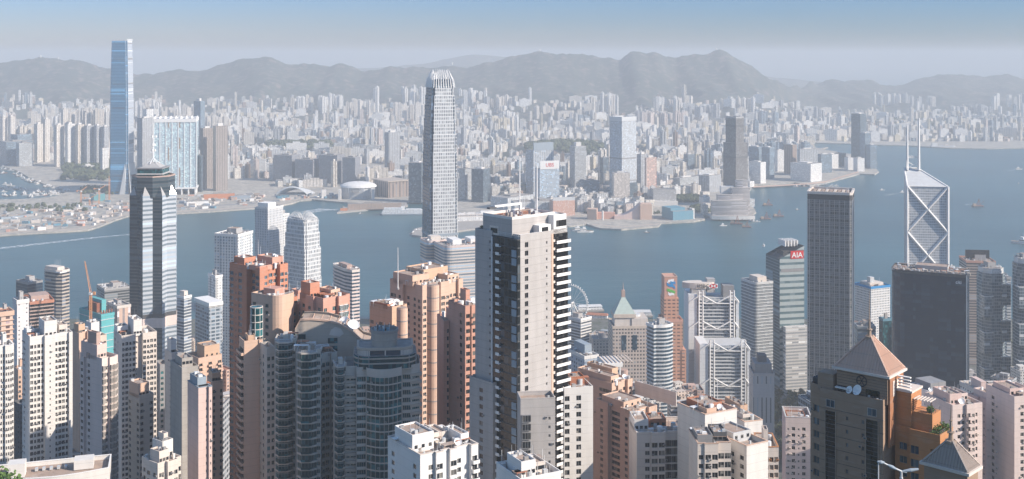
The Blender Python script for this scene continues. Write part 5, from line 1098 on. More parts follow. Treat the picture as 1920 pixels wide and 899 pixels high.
def green_pyramid():
    root, f, h = O('green_pyramid_tower', 'grey gridded tower crowned by a pale green pyramid and spire', 1143, 1149, 1216, 612, 1250, 8, facade('gridded_pink', (.58, .48, .42), (.08, .085, .09), 3.3, 4.0, fu=(.22, .78), fv=(.25, .72)), None, cornm='cream', d=38, roof=0)
    w2, d2 = f.w/2, f.d/2; X = -w2*.30
    c = [(X-11, -d2*.75), (X+11, -d2*.75), (X+11, d2*.4), (X-11, d2*.4)]
    MB().prism(c, h-1, h+11, 0, 0).build('crown_block', W['warm_white'], root); MB().ring(c, h+8, h+12, 1.5, 0, 1.2).build('cornice', W['cream'], root)
    cc = ((X), (-d2*.15)); ap = 1.6; MB().prism(offset(c, 1), h+11.5, h+29, poly2=[(X-ap, cc[1]-ap), (X+ap, cc[1]-ap), (X+ap, cc[1]+ap), (X-ap, cc[1]+ap)]).build('pyramid_roof', W['copper_green'], root)
    MB().box(X-2, X+2, cc[1]-2, cc[1]+2, h+28.5, h+36).build('lantern', W['pinkish_brown'], root); MB().tube((X, cc[1], h+36), (X, cc[1], gz(535, 1250)-ground(1270)), .7, 6, .12).build('spire', W['pinkish_brown'], root)
    MB().box(w2*.1, w2, -d2*.8, d2*.8, h-1, h+7).build('stair_block', W['warm_white'], root); MB().cyl(w2*.35, 0, 7, h+7, h+9, 12).build('roof_disc', W['silver'], root)
    for i in range(2): MB().box(-w2*.5+i*w2*.6, -w2*.5+i*w2*.6+5, -d2-.4, -d2, h-26, h-10).build('tall_window', G['blue'], root)
green_pyramid()
O('curved_glass_tower', 'slim glass tower with bowed banded front beside the brick tower', 1213, 1226, 1261, 610, 1160, 32, G['blue'], 'silver', 3.8, 1.4, .5, cornm='bright_white', poly=lambda f: [(-f.w/2, -f.d/2)]+[(-f.w/2+f.w*(.12+.88*i/8), -f.d/2-3.2*math.sin(math.pi*i/8)) for i in range(9)]+[(f.w/2, f.d/2), (-f.w/2, f.d/2)], masts=2, roofm='roof_grey')
def brick_bank():
    root, f, h = O('brick_tower', 'slim stepped orange brick tower with a blue and green ribbon emblem', 1238, 1243, 1280, 600, 1295, 10, facade('brick_bank_wall', (.58, .30, .20), (.09, .07, .07), 5.2, 4.0, fu=(.18, .82), fv=(.3, .62)), None, cornm='salmon', d=28, roof=0)
    w2, d2 = f.w/2, f.d/2; h2 = gz(560, 1295)-ground(1310); h3 = gz(521, 1295)-ground(1310); m2 = MATS['brick_bank_wall']
    MB().box(-w2*.85, w2*.62, -d2*.9, d2*.8, h-1.5, h2, 0, False).build('upper_block', m2, root); MB().box(-w2*.8, w2*.5, -d2*.8, d2*.6, h2, h3, 0, False).build('crown_block', W['salmon'], root)
    MB().ring([(-w2*.8, -d2*.8), (w2*.5, -d2*.8), (w2*.5, d2*.6), (-w2*.8, d2*.6)], h3, h3+.8, .8, 0, .2).build('parapet', W['peach'], root)
    MB().box(w2*.9, w2*1.35, -d2*1.05, d2*.8, 0, h-34, 0).build('stepped_wing', m2, root)
    cx = -w2*.12; cz = (h2+h3)/2+1; y = -d2*.8-.25
    def rib(pts, mk, yo):
        b = MB(); n = len(pts)
        for i in range(n-1):
            (a, c), (e, g) = pts[i], pts[i+1]; b.quad((cx+a, y+yo, cz+c-1.5), (cx+e, y+yo, cz+g-1.5), (cx+e, y+yo, cz+g+1.5), (cx+a, y+yo, cz+c+1.5)); b.quad((cx+a, y+yo, cz+c+1.5), (cx+e, y+yo, cz+g+1.5), (cx+e, y+.24, cz+g+1.5), (cx+a, y+.24, cz+c+1.5))
        b.build('emblem_ribbon', W[mk], root)
    rib([(-4.6, 3.5), (-3.2, 6.2), (0, 6.6), (3.0, 7.2)], 'logo_white', 0); rib([(-4.8, 3.2), (-2, 1.4), (2, 1.0), (4.6, -1.6)], 'logo_blue', -.1); rib([(-4.6, -3.6), (-2, -4.2), (1.5, -5.6), (4.4, -6.6)], 'logo_green', -.05); rib([(4.8, 2.8), (4.2, 4.6), (1.8, 4.0), (-1, 4.6)], 'logo_blue', -.02); rib([(-3.5, -7.2), (-1.8, -9), (1.2, -8), (3.4, -8.6)], 'logo_white', 0)
brick_bank()
# ---- the steel framed bank
def steel_bank():
    wl = facade('bank_panel', (.72, .73, .74), (.5, .52, .54), 6, 3.9, fu=(.1, .9), fv=(.1, .2), amt=.08); gl = facade('bank_glazing', (.55, .57, .59), (.10, .14, .18), 2.4, 3.9, fu=(.08, 1), fv=(.42, 1), prob=.4, gl2=(.4, .42, .42))
    root = None
    for k, (xl, xc, xr, yt, D, nm) in enumerate(((1281, 1293, 1388, 560, 1335, 'rear_block'), (1301, 1313, 1408, 648, 1290, 'front_block'))):
        f = R3(xl, xc, xr, D, 9); zt = gz(yt, D); h = zt-5
        if root is None: root = thing('steel_framed_bank', 'white steel framed bank with ladder masts, V trusses and rooftop sign', 'bank building', (f.c.x, f.c.y, 5), f.phi); O0 = f.c.copy(); ph = f.phi
        dlt = Matrix.Rotation(-ph, 2) @ (f.c-O0); w2, d2 = f.w/2, min(f.d/2, 18); ox, oy = dlt.x, dlt.y
        if k: d2 = 20; oy = dlt.y
        b = MB(); b.box(ox-w2*.62, ox+w2*.86, oy-d2+3, oy+d2, 0, h-2, 0, False); b.build(nm+'_glazing', gl, root)
        y = oy-d2
        MB().box(ox-w2, ox-w2*.66, y+1, oy+d2, 0, h+(0 if k else 3)).build('end_panel', wl, root); MB().box(ox+w2*.88, ox+w2*1.0, y+1, oy+d2, 0, h-4).build('end_panel', wl, root)
        z = h-8
        while z > (20 if k else 60): MB().box(ox-w2*.5, ox+w2*.68, y+1.6, y+2.9, z, z+1.1).build('storey_band', W['silver'], root); z -= 3.9
        ms = (ox-w2*.52, ox+w2*.72)
        for mx in ms:
            b = MB(); top = h+(5 if k else 8)
            for q in (-2.3, 2.3): b.tube((mx+q, y, 0), (mx+q, y, top), .9, 6)
            z = 6
            while z < top: b.box(mx-2.3, mx+2.3, y-.5, y+.5, z, z+1.4); z += 3.9
            b.build('ladder_mast', W['bright_white'], root)
        lv = (h+2, h-28, h-58) if not k else (h+2, h-38, h-76)
        cxm = (ms[0]+ms[1])/2
        for zq in lv:
            b = MB(); b.tube((ms[0]+2, y-.2, zq), (cxm, y-.2, zq-9), .9, 5); b.tube((ms[1]-2, y-.2, zq), (cxm, y-.2, zq-9), .9, 5); b.tube((ms[0]-2, y-.2, zq), (ox-w2*.98, y-.2, zq-8), .8, 5); b.tube((ms[1]+2, y-.2, zq), (ox+w2*.99, y-.2, zq-8), .8, 5)
            b.tube((ms[0]+2, y-.2, zq-9.4), (ms[1]-2, y-.2, zq-9.4), .6, 5); b.tube((ms[0]+2, y-.2, zq-9.4), (cxm-8, y-.2, zq-5), .5, 4); b.build('hanger_truss', W['bright_white'], root)
        USED.append((xl, xr, yt-10, 800, D))
        if not k:
            zz = h+9; b = MB(); el = [(ox-w2*.55+19*math.cos(2*math.pi*i/20), y+14+9*math.sin(2*math.pi*i/20)) for i in range(20)]
            b.prism(el, zz, zz+6.5, 0, 0, True, None, True); b.build('roof_ring', W['warm_white'], root); MB().box(ox-w2*.85, ox-w2*.3, y+6, y+20, h-2, zz).build('roof_core', W['grey'], root)
            MB().box(ox-w2*.2, ox+w2*.12, y+12, y+24, zz-6, zz+10).build('lift_tower', W['grey'], root); MB().box(ox+w2*.42, ox+w2*.85, y+8, y+24, h-2, h+12).build('plant_room', W['mid_grey'], root)
            o = text(root, 'HSBC', (ox-w2*.55+4, y+4.6, zz+1), 6.0, 0, W['charcoal'], 'bank_name'); b = MB(); X, Y, Z = ox-w2*.55+16.5, y+5.6, zz+3.2; r = 2.6
            b.quad((X-2*r, Y-.9, Z-r), (X+2*r, Y-.9, Z-r), (X+2*r, Y-.9, Z+r), (X-2*r, Y-.9, Z+r), 1)
            b.poly([(X-2*r, Y-1, Z), (X-r, Y-1, Z-r), (X-r, Y-1, Z+r)]); b.poly([(X+2*r, Y-1, Z), (X+r, Y-1, Z+r), (X+r, Y-1, Z-r)]); b.poly([(X-r, Y-1, Z+r), (X, Y-1, Z), (X+r, Y-1, Z+r)]); b.poly([(X-r, Y-1, Z-r), (X+r, Y-1, Z-r), (X, Y-1, Z)])
            b.build('hexagon_emblem', [W['logo_red'], W['logo_white']], root)
steel_bank()
O('glass_office', 'grey office with bright banded front and bent masts left of the red signed tower', 1390, 1415, 1449, 530, 1400, 33, facade('henley_glass', (.28, .30, .32), (.08, .10, .12), 3, 3.9, fu=(0, 1), fv=(.3, 1), rough=.15), 'silver', 3.9, 1.3, .3, cornm='silver', poly=lambda f: rounded(f, f.w*.18, 4, (1, 0, 0, 0)), masts=2, blocks=[(.3, .8, .2, .8, 5, 'warm_white')])
def red_sign_tower():
    D = 1460; f = R3(1436, 1462, 1508, D, 26); zl, zr = gz(486, D), gz(463, D); zb = 6; hl, hr = zl-zb, zr-zb; root = thing('red_sign_tower', 'green glass tower with slanted top and a red AIA sign', 'office tower', (f.c.x, f.c.y, zb), f.phi); w2, d2 = f.w/2, f.d/2
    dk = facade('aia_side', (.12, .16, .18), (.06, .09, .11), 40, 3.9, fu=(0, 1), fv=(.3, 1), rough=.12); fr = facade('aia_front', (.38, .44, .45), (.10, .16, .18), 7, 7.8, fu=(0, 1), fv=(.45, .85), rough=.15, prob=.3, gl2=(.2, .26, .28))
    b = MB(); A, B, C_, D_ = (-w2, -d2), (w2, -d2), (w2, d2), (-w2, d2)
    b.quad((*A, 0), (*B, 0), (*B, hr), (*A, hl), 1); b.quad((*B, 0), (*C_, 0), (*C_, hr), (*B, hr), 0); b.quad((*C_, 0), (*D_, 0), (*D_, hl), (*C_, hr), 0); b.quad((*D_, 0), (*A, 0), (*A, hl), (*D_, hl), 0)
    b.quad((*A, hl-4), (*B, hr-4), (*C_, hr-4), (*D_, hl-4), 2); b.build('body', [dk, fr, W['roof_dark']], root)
    MB().box(-w2*.3, w2*.4, -d2*.3, d2*.6, hl-4, hl+7).build('plant_room', W['charcoal'], root)
    for i in range(5): MB().box(w2*.98-i*4.2-1.6, w2*.98-i*4.2, -d2*.2, d2*.8, hr-3, hr+4.5).build('roof_fin', W['bright_white'], root)
    cz = hr-15; MB().box(w2*-.12, w2*.93, -d2-.5, -d2, cz-1, cz+9).build('sign_panel', W['logo_red'], root); text(root, 'AIA', (w2*.4, -d2-.62, cz+.6), 9.4, 0, W['logo_white'], 'sign_letters', .12)
    MB().box(-w2*.9, w2*.95, -d2-.3, -d2, hl-17, hl-13).build('louvre_band', W['mid_grey'], root)
    MB().box(-w2*.75, w2+2, -d2-8, -d2+6, 0, gz(612, D)-zb, 0).build('lower_block', facade('aia_podium', (.60, .58, .57), (.3, .32, .34), 9, 4, fu=(0, 1), fv=(.5, 1)), root); USED.append((1436, 1508, 462, 790, D))
red_sign_tower()
def grid_tower():
    D = 1310; f = R3(1514, 1597, 1602, D, -3, d=50); h = gz(362, D)-7; root = thing('dark_grid_tower', 'tall square dark grey gridded tower standing alone against the harbour', 'skyscraper', (f.c.x, f.c.y, 7), f.phi); w2, d2 = f.w/2, f.d/2; c = 2.5
    pl = [(-w2+c, -d2), (w2-c, -d2), (w2, -d2+c), (w2, d2-c), (w2-c, d2), (-w2+c, d2), (-w2, d2-c), (-w2, -d2+c)]
    gm = facade('grid_tower_glass', (.19, .20, .21), (.022, .034, .042), 2.15, 4.1, fu=(.18, 1), fv=(.3, 1), rough=.1, prob=.42, gl2=(.15, .17, .185)); MB().prism(pl, 0, h-2, 0, 1).build('body', [gm, W['roof_tan']], root)
    MB().ring(pl, h-9, h-3.4, .8, 0, .25).build('top_louvre', W['charcoal'], root); MB().ring(pl, h-3, h, 2.2, 0, .8).build('roof_rim', W['warm_white'], root)
    me = MB().ring(pl, 0, .8, .3, 0, .35).mesh('storey_band', W['mid_grey']); parts_from(root, 'storey_band', me, [Matrix.Translation((0, 0, h-12-8.2*i)) for i in range(30)])
    for i in range(9): x = -w2+c+(f.w-2*c)*i/8; MB().box(x-.35, x+.35, -d2-.5, -d2, 10, h-9).build('mullion', W['grey'], root)
    for i in range(7): y = -d2+c+(f.d-2*c)*i/6; [MB().box(s*w2-.5*(s < 0), s*w2+.5*(s > 0), y-.35, y+.35, 10, h-9).build('mullion', W['silver'], root) for s in (-1, 1)]
    for i in range(9): MB().box(-w2+5+i*4.6, -w2+8+i*4.6, -d2*.6, d2*.6, h-2, h-.6).build('roof_slab', W['cream'] if i % 2 else W['roof_tan'], root)
    for x in (-w2*.15, w2*.75, w2*.82): MB().tube((x, -d2*.5, h-2), (x, -d2*.5, h+3.5), .3, 5).build('antenna', W['white_steel'], root)
    USED.append((1514, 1601, 358, 800, D))
grid_tower()
def braced_tower():
    D = 1300; s = F/D; root = thing('braced_prism_tower', 'angular white braced tower with sloping top and twin masts', 'skyscraper', (gx(1739, D), D, 8), 0); root.rotation_euler[2] = -math.atan(779/F)+math.radians(12)
    w2 = 36/s/math.cos(math.radians(12)); hz_ = lambda y: gz(y, D)-8
    gm = facade('braced_glass', (.70, .71, .72), (.30, .32, .35), 2.0, 2.9, fu=(.3, 1), fv=(.35, 1), rough=.25, prob=.5, gl2=(.5, .5, .5)); A, B, C_, E = (-w2, 0), (w2, 0), (-w2*.25, 26), (-w2*.92, 26); ht, hr = hz_(350), hz_(320)
    b = MB(); b.quad((*A, 0), (*B, 0), (*B, ht), (*A, ht)); b.quad((*B, 0), (*C_, 0), (*C_, hr), (*B, ht)); b.quad((*C_, 0), (*E, 0), (*E, hr), (*C_, hr)); b.quad((*E, 0), (*A, 0), (*A, ht), (*E, hr)); b.quad((*A, ht), (*B, ht), (*C_, hr), (*E, hr), 1); b.build('glass_shaft', [gm, W['silver']], root)
    ms = (ht-hz_(436)); y = -.35; r = 1.6; wm = W['bright_white']; zs = [ht, ht-ms, ht-2*ms, ht-3*ms]
    for x in (-w2, w2): MB().tube((x, y, 20), (x, y, ht), r, 6).build('corner_column', wm, root)
    for a, c in zip(zs, zs[1:]):
        for p, q in (((-w2, y, a), (w2, y, c)), ((w2, y, a), (-w2, y, c))): MB().tube(p, q, r, 6).build('diagonal_brace', wm, root)
    b = MB(); b.tube((*A, ht), (*B, ht), .8, 5); b.tube((*A, ht), (*E, hr), .9, 5); b.tube((*B, ht), (*C_, hr), .9, 5); b.tube((*E, hr), (*C_, hr), .9, 5); b.build('roof_edge', wm, root)
    m1, m2 = Vector((-w2*.80, 22, hr-2)), Vector((-w2*.22, 22, hr-2)); t1, t2 = hz_(238), hz_(224)
    MB().tube(m1, (m1.x, m1.y, t1), 1.7, 6, 1.0).build('mast', wm, root); MB().tube(m2, (m2.x, m2.y, t2), 1.7, 6, 1.0).build('mast', wm, root)
    b = MB(); zr = hz_(297)
    for z in (zr, zr-1.8): b.tube((m1.x, 22, z), (m2.x, 22, z), .45, 5)
    b.tube((m1.x, 22, hr+8), (m2.x, 22, hr), .4, 4); b.tube((m1.x, 22, hr), (m2.x, 22, hr+8), .4, 4); b.tube((m1.x-1, 20, hr), (m1.x-1, 21, hr+9), .5, 4); b.build('mast_frame', wm, root); USED.append((1703, 1775, 320, 800, D))
braced_tower()
O('hotel_tower', 'white grid windowed hotel with blue band between the gridded tower and braced tower', 1603, 1633, 1669, 538, 1450, 42, facade('hotel_grid', (.74, .73, .72), (.10, .12, .16), 2.6, 3.1, fu=(.25, .75), fv=(.25, .75)), None, cornm='logo_blue', roofm='roof_grey', blocks=[(.2, .9, .3, .9, 2, 'warm_white'), (.3, .5, .4, .6, 9, 'steel')], masts=1)
O('glass_office', 'low blue banded block below the grid windowed hotel', 1603, 1608, 1642, 612, 1380, 10, facade('lowblue', (.32, .38, .42), (.07, .11, .15), 30, 3.8, fu=(0, 1), fv=(.3, 1)), None, cornm='tint_blue_grey', d=26)
O('glass_office', 'teal glass corner block left of the broad black tower', 1648, 1656, 1672, 598, 1350, 30, G['teal'], None, cornm='shed_blue')
def black_tower():
    root, f, h = O('broad_black_tower', 'broad black glass tower in front of the braced tower', 1669, 1812, 1815, 516, 1100, -4, G['citi'], None, d=38, cornm='charcoal', roofm='roof_tan', poly=lambda f: rounded(f, f.d*.35, 6, (1, 0, 0, 0)), dishes=0, roof=1.8)
    w2, d2 = f.w/2, f.d/2
    me = MB().ring(rounded(f, f.d*.35, 6, (1, 0, 0, 0)), 0, .35, .3, 0, .12).mesh('storey_line', W['navy']); parts_from(root, 'storey_line', me, [Matrix.Translation((0, 0, h-8-4.0*i)) for i in range(42)])
    MB().box(w2-.2, w2+.5, -d2-.4, -d2+.5, 20, h).build('corner_edge', W['silver'], root); text(root, 'citi', (w2-7, -d2-.35, h-9), 4.5, 0, W['logo_white'], 'sign_letters', .1)
    for i in range(12): MB().box(-w2*.75+i*5.6, -w2*.75+i*5.6+3.2, -d2+2.5, -d2+6, h-1.5, h+1.4).build('roof_fin', W['beige'], root)
black_tower()
O('stub_tower', 'narrow rounded tower with pale ribs right of the broad black tower', 1798, 1808, 1817, 573, 1150, 20, G['black'], 'beige', 2.4, 1.0, .4, cornm='warm_white', poly=lambda f: oct8(f, .3))
def billboard_tower():
    root, f, h = O('tan_tower', 'tan banded tower with a black gridded frame on its roof', 1799, 1812, 1867, 489, 1600, 14, facade('tan_bands', (.46, .36, .31), (.12, .11, .11), 40, 3.7, fu=(0, 1), fv=(.45, 1)), None, cornm='salmon', d=40, roofm='roof_tan', roof=.5)
    b = MB()
    for i in range(9): x = -16+i*4; b.box(x, x+.5, 0, .5, h, h+12)
    for z in (0, 4, 8, 11.5): b.box(-16, 16.5, 0, .5, h+z, h+z+.5)
    b.box(-16, 16.5, .6, .8, h+.5, h+11.8); b.build('roof_sign_frame', W['charcoal'], root)
billboard_tower()
def boxy_tower(lab, xl, xc, xr, yt, D, rel, seed, txt=''):
    f = R3(xl, xc, xr, D, rel); zt = gz(yt, D); h = zt-8; root = thing('boxed_glass_tower', lab, 'office tower', (f.c.x, f.c.y, 8), f.phi); gm = facade('boxed_glass', (.26, .31, .35), (.055, .085, .11), 2.2, 3.8, fu=(.1, 1), fv=(.22, 1), rough=.08, prob=.35, gl2=(.25, .28, .3))
    pl = oct8(f, .28); MB().prism(pl, 0, h-6, 0, 1).build('core_shaft', [gm, W['mid_grey']], root); MB().prism(offset(pl, -1.5), h-6, h, 0, 1).build('crown', [W['silver'], W['roof_grey']], root); w2, d2 = f.w/2, f.d/2
    rg_ = random.Random(seed); z = h-18; k = 0
    while z > 30:
        for sx in (-1, 1):
            dz = 0 if sx > 0 else 14; a, c = (w2*.35, w2*1.12) if sx > 0 else (-w2*1.12, -w2*.35)
            b = MB(); b.box(a, c, -d2*1.14, -d2*.3, z-dz-24, z-dz, 0); b.build('projecting_box', gm, root)
            MB().ring([(a, -d2*1.14), (c, -d2*1.14), (c, -d2*.3), (a, -d2*.3)], z-dz, z-dz+.9, 1.2, 0, .15).build('box_rim', W['silver'], root)
            MB().box(a, c-w2*.35, -d2*1.2, -d2*1.14, z-dz-14, z-dz-11).build('box_ledge', W['silver'], root)
        z -= 42; k += 1
    if txt: text(root, txt, (0, -d2+.8, h-5.2), 5, 0, W['logo_white'], 'sign_letters', .1)
    roofkit(root, pl, h, seed, .8, W['grey']); USED.append((xl, xr, yt, 800, D))
boxy_tower('glass tower of stacked projecting boxes with a LIPPO sign', 1825, 1847, 1891, 505, 1330, 25, 3, 'LIPPO'); boxy_tower('second stacked box glass tower cut by the right picture edge', 1893, 1912, 1950, 486, 1300, 25, 4, '')
O('white_office', 'slim grey tower squeezed between the two stacked box towers', 1884, 1888, 1896, 520, 1480, 20, K[7], None, cornm='grey', d=20)
O('stone_block', 'old grey stone tower with vertical windows and stepped dark roof', 1408, 1412, 1452, 700, 1180, 8, facade('stone_vertical', (.42, .43, .45), (.10, .12, .14), 4.4, 40, fu=(.55, .85), fv=(.15, .8)), None, cornm='grey', d=30, blocks=[(.1, .9, .1, .9, 9, 'mid_grey'), (.3, .7, .3, .7, 16, 'dark_grey')])
O('white_modern_block', 'small white faceted block with glass roof left of pink flats', 1704, 1745, 1786, 735, 700, 42, facade('white_modern', (.80, .80, .80), (.3, .32, .35), 3, 4, fu=(.7, .95), fv=(.1, .6)), None, cornm='bright_white', roofm='roof_dark', blocks=[(.15, .85, .15, .85, 4, 'mid_grey')], roof=.3, dishes=1)
O('white_flats', 'small white flats block in front of the stacked box tower', 1800, 1838, 1870, 735, 760, 30, facade('wflats', (.74, .70, .68), (.12, .12, .13), 3, 3, fu=(.25, .75), fv=(.3, .8)), None, cornm='warm_white', blocks=[(.3, .6, .2, .7, 5, 'dusty_pink')])
O('blue_annex', 'blue grey stepped block below the white office by the wheel', 1063, 1096, 1122, 668, 1000, 30, facade('annex', (.38, .43, .5), (.1, .13, .18), 4, 3.6, fu=(.2, .8), fv=(.3, .8)), None, cornm='white_render', blocks=[(.4, .9, .3, .9, 7, 'tint_blue_grey')], roof=1.6)
def disc_top():
    root, f, h = O('canopy_block', 'block topped by a white slatted square canopy and round tower', 1118, 1128, 1180, 712, 860, 15, facade('canopyb', (.45, .40, .38), (.08, .08, .09), 4, 3.4, fu=(.1, .9), fv=(.3, .9)), None, cornm='warm_white', d=26, roof=.6)
    w2, d2 = f.w/2, f.d/2
    for x in (-w2*.5, w2*.5):
        for y in (-d2*.5, d2*.5): MB().box(x-.5, x+.5, y-.5, y+.5, h-1.5, h+8).build('canopy_post', W['white_steel'], root)
    MB().box(-w2*.75, w2*.6, -d2*.8, d2*.8, h+8, h+11).build('canopy', W['bright_white'], root)
    for i in range(8): MB().box(-w2*.7+i*3, -w2*.7+i*3+.9, -d2*.75, d2*.75, h+11, h+11.6).build('canopy_slat', W['cream'], root)
    MB().cyl(w2*.95, 0, 3.2, 0, h+3, 14).build('round_stair', W['pinkish_brown'], root)
disc_top()
# generic lower blocks in the gaps
rg = random.Random(99)
LIM = [(0, 25, 655), (25, 54, 655), (54, 135, 640), (135, 243, 640), (333, 366, 625), (366, 416, 640), (416, 540, 620), (540, 700, 585), (700, 790, 590), (860, 895, 560), (1063, 1110, 622), (1110, 1146, 618), (1146, 1240, 720), (1240, 1300, 700), (1300, 1408, 740), (1408, 1515, 790), (1515, 1604, 740), (1604, 1670, 640), (1670, 1800, 720), (1800, 1925, 690)]
IG = [facade('isl_white', (.70, .67, .64), (.12, .12, .13), 3, 3.1, fu=(.25, .75), fv=(.3, .8)), facade('isl_cream', (.62, .50, .42), (.11, .1, .1), 3.2, 3.1, fu=(.2, .7), fv=(.3, .8)), facade('isl_peach', (.60, .40, .32), (.12, .1, .1), 3.4, 3.1, fu=(.3, .8), fv=(.3, .8)),
      facade('isl_grey', (.40, .40, .41), (.08, .09, .1), 4, 3.4, fu=(.1, .9), fv=(.3, .85)), facade('isl_blue', (.34, .38, .42), (.06, .09, .12), 3, 3.6, fu=(.05, .95), fv=(.25, .9)), facade('isl_bands', (.56, .52, .5), (.1, .1, .11), 40, 3.3, fu=(0, 1), fv=(.4, .9))]
IN = ['white', 'cream', 'peach', 'grey', 'bluish', 'banded']
RM = ['roof_tan', 'roof_grey', 'roof_red', 'roof_dark', 'roof_tan', 'roof_grey']
cand = []
D = 640
while D < 1840:
    X = gx(-20, D)
    while X < gx(1940, D):
        X += rg.uniform(24, 40); px = X/D*F+CX; d = D+rg.uniform(-9, 9)
        lim = next((l[2] for l in LIM if l[0] <= px < l[1]), None)
        if lim is None: continue
        if 1410 < px < 1525 and D > 950: continue
        if d > 1500 and px > 1600: continue
        zb = ground(d); zmx = gz(lim+rg.uniform(0, 60), d); h = min(zmx-zb, rg.choice((22, 40, 60, 85, 110))*rg.uniform(.7, 1.2))
        if h < 9: continue
        cand.append((px, d, h))
    D += rg.uniform(34, 50)
mask = np.zeros((450, 960), bool); lst = [('U', u[4], u) for u in USED if u[4] < 2000]+[('G', c[1], c) for c in cand]
NEARBOX = [(0, 25, 650, 540), (52, 133, 630, 560), (148, 293, 640, 560), (335, 410, 700, 500), (416, 655, 500, 540), (640, 790, 640, 450), (690, 890, 540, 560), (892, 1068, 405, 420), (1040, 1110, 725, 430), (1115, 1460, 770, 430), (1515, 1755, 740, 285), (1750, 1925, 760, 560), (1468, 1518, 780, 560)]
lst += [('U', b[3], (b[0], b[1], b[2], 900, b[3])) for b in NEARBOX]; lst.sort(key=lambda q: q[1]); keep = []
for kd, dd, g in lst:
    if kd == 'U': x0, x1, y0, y1 = g[:4]
    else: px, d, h = g; hw = 13/d*F; z0 = ground(d); x0, x1, y0, y1 = px-hw, px+hw, YH+(H-z0-h)/d*F, YH+(H-z0)/d*F
    a, c, e, f_ = [int(round(v/2)) for v in (x0, x1, y0, y1)]; a, c, e, f_ = max(a, 0), min(max(c, a+1), 960), max(e, 0), min(max(f_, e+1), 450)
    v = int((~mask[e:f_, a:c]).sum()) if c > 0 and a < 960 and e < 450 else 0
    if v: mask[e:f_, a:c] = True
    if kd == 'G' and v > 12: keep.append(g)
LM2 = [(10, 'left edge grid tower'), (90, 'white grid tower pair'), (185, 'pink bayed tower'), (287, 'striped star tower'), (345, 'concrete tower'), (400, 'apricot roofs'), (480, 'terracotta flats'), (600, 'curved roof block'), (650, 'eight sided office'), (745, 'drum topped glass block'), (875, 'tall white tower'), (1085, 'white office by the wheel'), (1128, 'canopy block'), (1180, 'green pyramid tower'), (1258, 'brick tower'), (1340, 'steel framed bank'), (1430, 'old stone tower'), (1555, 'dark gridded tower'), (1640, 'grid windowed hotel'), (1740, 'broad black tower'), (1850, 'stacked box tower')]
gp = {}
for px, d, h in keep:
    k = rg.randrange(6); z0 = ground(d); w_, d_ = rg.uniform(16, 26), rg.uniform(14, 24); b = MB(); pl = plan(w_, d_, rg.choice((0, 0, 2, 1)))
    b.prism(pl, -6, h, 0, 1); b.ring(pl, h, h+1.1, .4, 0); bx = rg.uniform(-.2, .1)*w_; b.box(bx-w_*.2, bx+w_*.2, -d_*.1, d_*.3, h, h+rg.uniform(3, 5), 0, False)
    for _ in range(6): x, y, s = rg.uniform(-w_*.4, w_*.4), rg.uniform(-d_*.4, d_*.4), rg.uniform(.5, 1.6); b.box(x-s, x+s, y-s*.7, y+s*.7, h, h+rg.uniform(.6, 2), 2, False)
    o = b.build('city_block', [IG[k], W[RM[rg.randrange(6)]], W['steel']], None, (gx(px, d), d, z0), rg.choice((.5, .5, .2, -.3))-math.atan((px-CX)/F))
    lm = min(LM2, key=lambda l: abs(l[0]-px)); zone = 'near' if d < 1000 else 'middle' if d < 1400 else 'harbour side'
    gp.setdefault((IN[k], 'low' if h < 35 else 'mid height' if h < 75 else 'tall', zone, lm[1]), []).append((px, o))
for (kn, hw, zone, lm), l in gp.items():
    l.sort(key=lambda q: q[0])
    for i, (px, o) in enumerate(l): tag(o, f'{hw} {kn} block, {zone} row around the {lm}' if len(l) == 1 else f'{ORD[min(i, 13)]} {hw} {kn} block from left, {zone} row around the {lm}', 'city block', 'blocks filling the gaps of Central')
# garden trees between the towers
for i in range(64):
    px = rg.uniform(1448, 1516); D = rg.uniform(1160, 1435); make_tree('garden_tree', 'leafy green tree in the garden between the old stone tower and gridded tower', gx(px, D), D, ground(D), rg.uniform(5, 8.5), rg.uniform(5, 9), 'trees in the central garden', rg, 150, rg.choice((0, 1, 1)), 1.3)

# street and hillside trees filling the ground between the towers
b = MB(); rg = random.Random(123)
for _ in range(2600):
    D = rg.uniform(620, 1760)**1.0; px = rg.uniform(-150, 2080); r = rg.uniform(3.5, 6.5); X = gx(px, D)
    if noise.noise(Vector((X/70, D/70, 4))) < -.08: continue
    if any(u[0]-6 < px < u[1]+6 and abs(u[4]-D) < 40 for u in USED if u[4] < 2000): continue
    b.ball((X, D, ground(D)+r*.9), r, 0, 7, 4, (1, 1, .85), .25, rg)
tag(b.build('street_trees', LEAF[1]), 'green tree cover on the ground between the towers of Central', 'woodland', None, 'stuff')
# ================================================================ flats on the slope near the eye
# ---- left group
T('apartment_tower', 'white flats cut by the left picture edge with brown window grid', -12, -4, 26, 650, 540, 30, 'www,1.2:www,w', '.', 'white_render', 2.9, ac=.3, trim='bright_white')
T('apartment_tower', 'white tower with two window grids and a blank central core at left', 50, 56, 135, 632, 560, 12, '0:WtWt,1.6:.n.,0:tWWt,1.2:.', 'w.', 'white_render', 2.9, ac=.35, d=17, blocks=[(.36, .66, .1, .8, 7.5, 'white_render'), (.75, .95, .3, .8, 4, 'warm_white'), (.02, .2, .5, .9, 3, 'bright_white')], roof=1.4, par=1.8)
T('apartment_tower', 'tall peach blank walled tower right of the white gridded pair', 133, 148, 172, 625, 640, 40, '.,-1.5:w,.', '..', 'peach', 2.9, ac=.1, blocks=[(.1, .6, .2, .8, 5, 'apricot')])
T('apartment_tower', 'cream tower with stepped roof behind the pink bayed tower', 160, 172, 200, 632, 690, 35, '.w.w', '.n.', 'cream', 2.9, blocks=[(.0, .55, .1, .9, 9, 'white_render')])
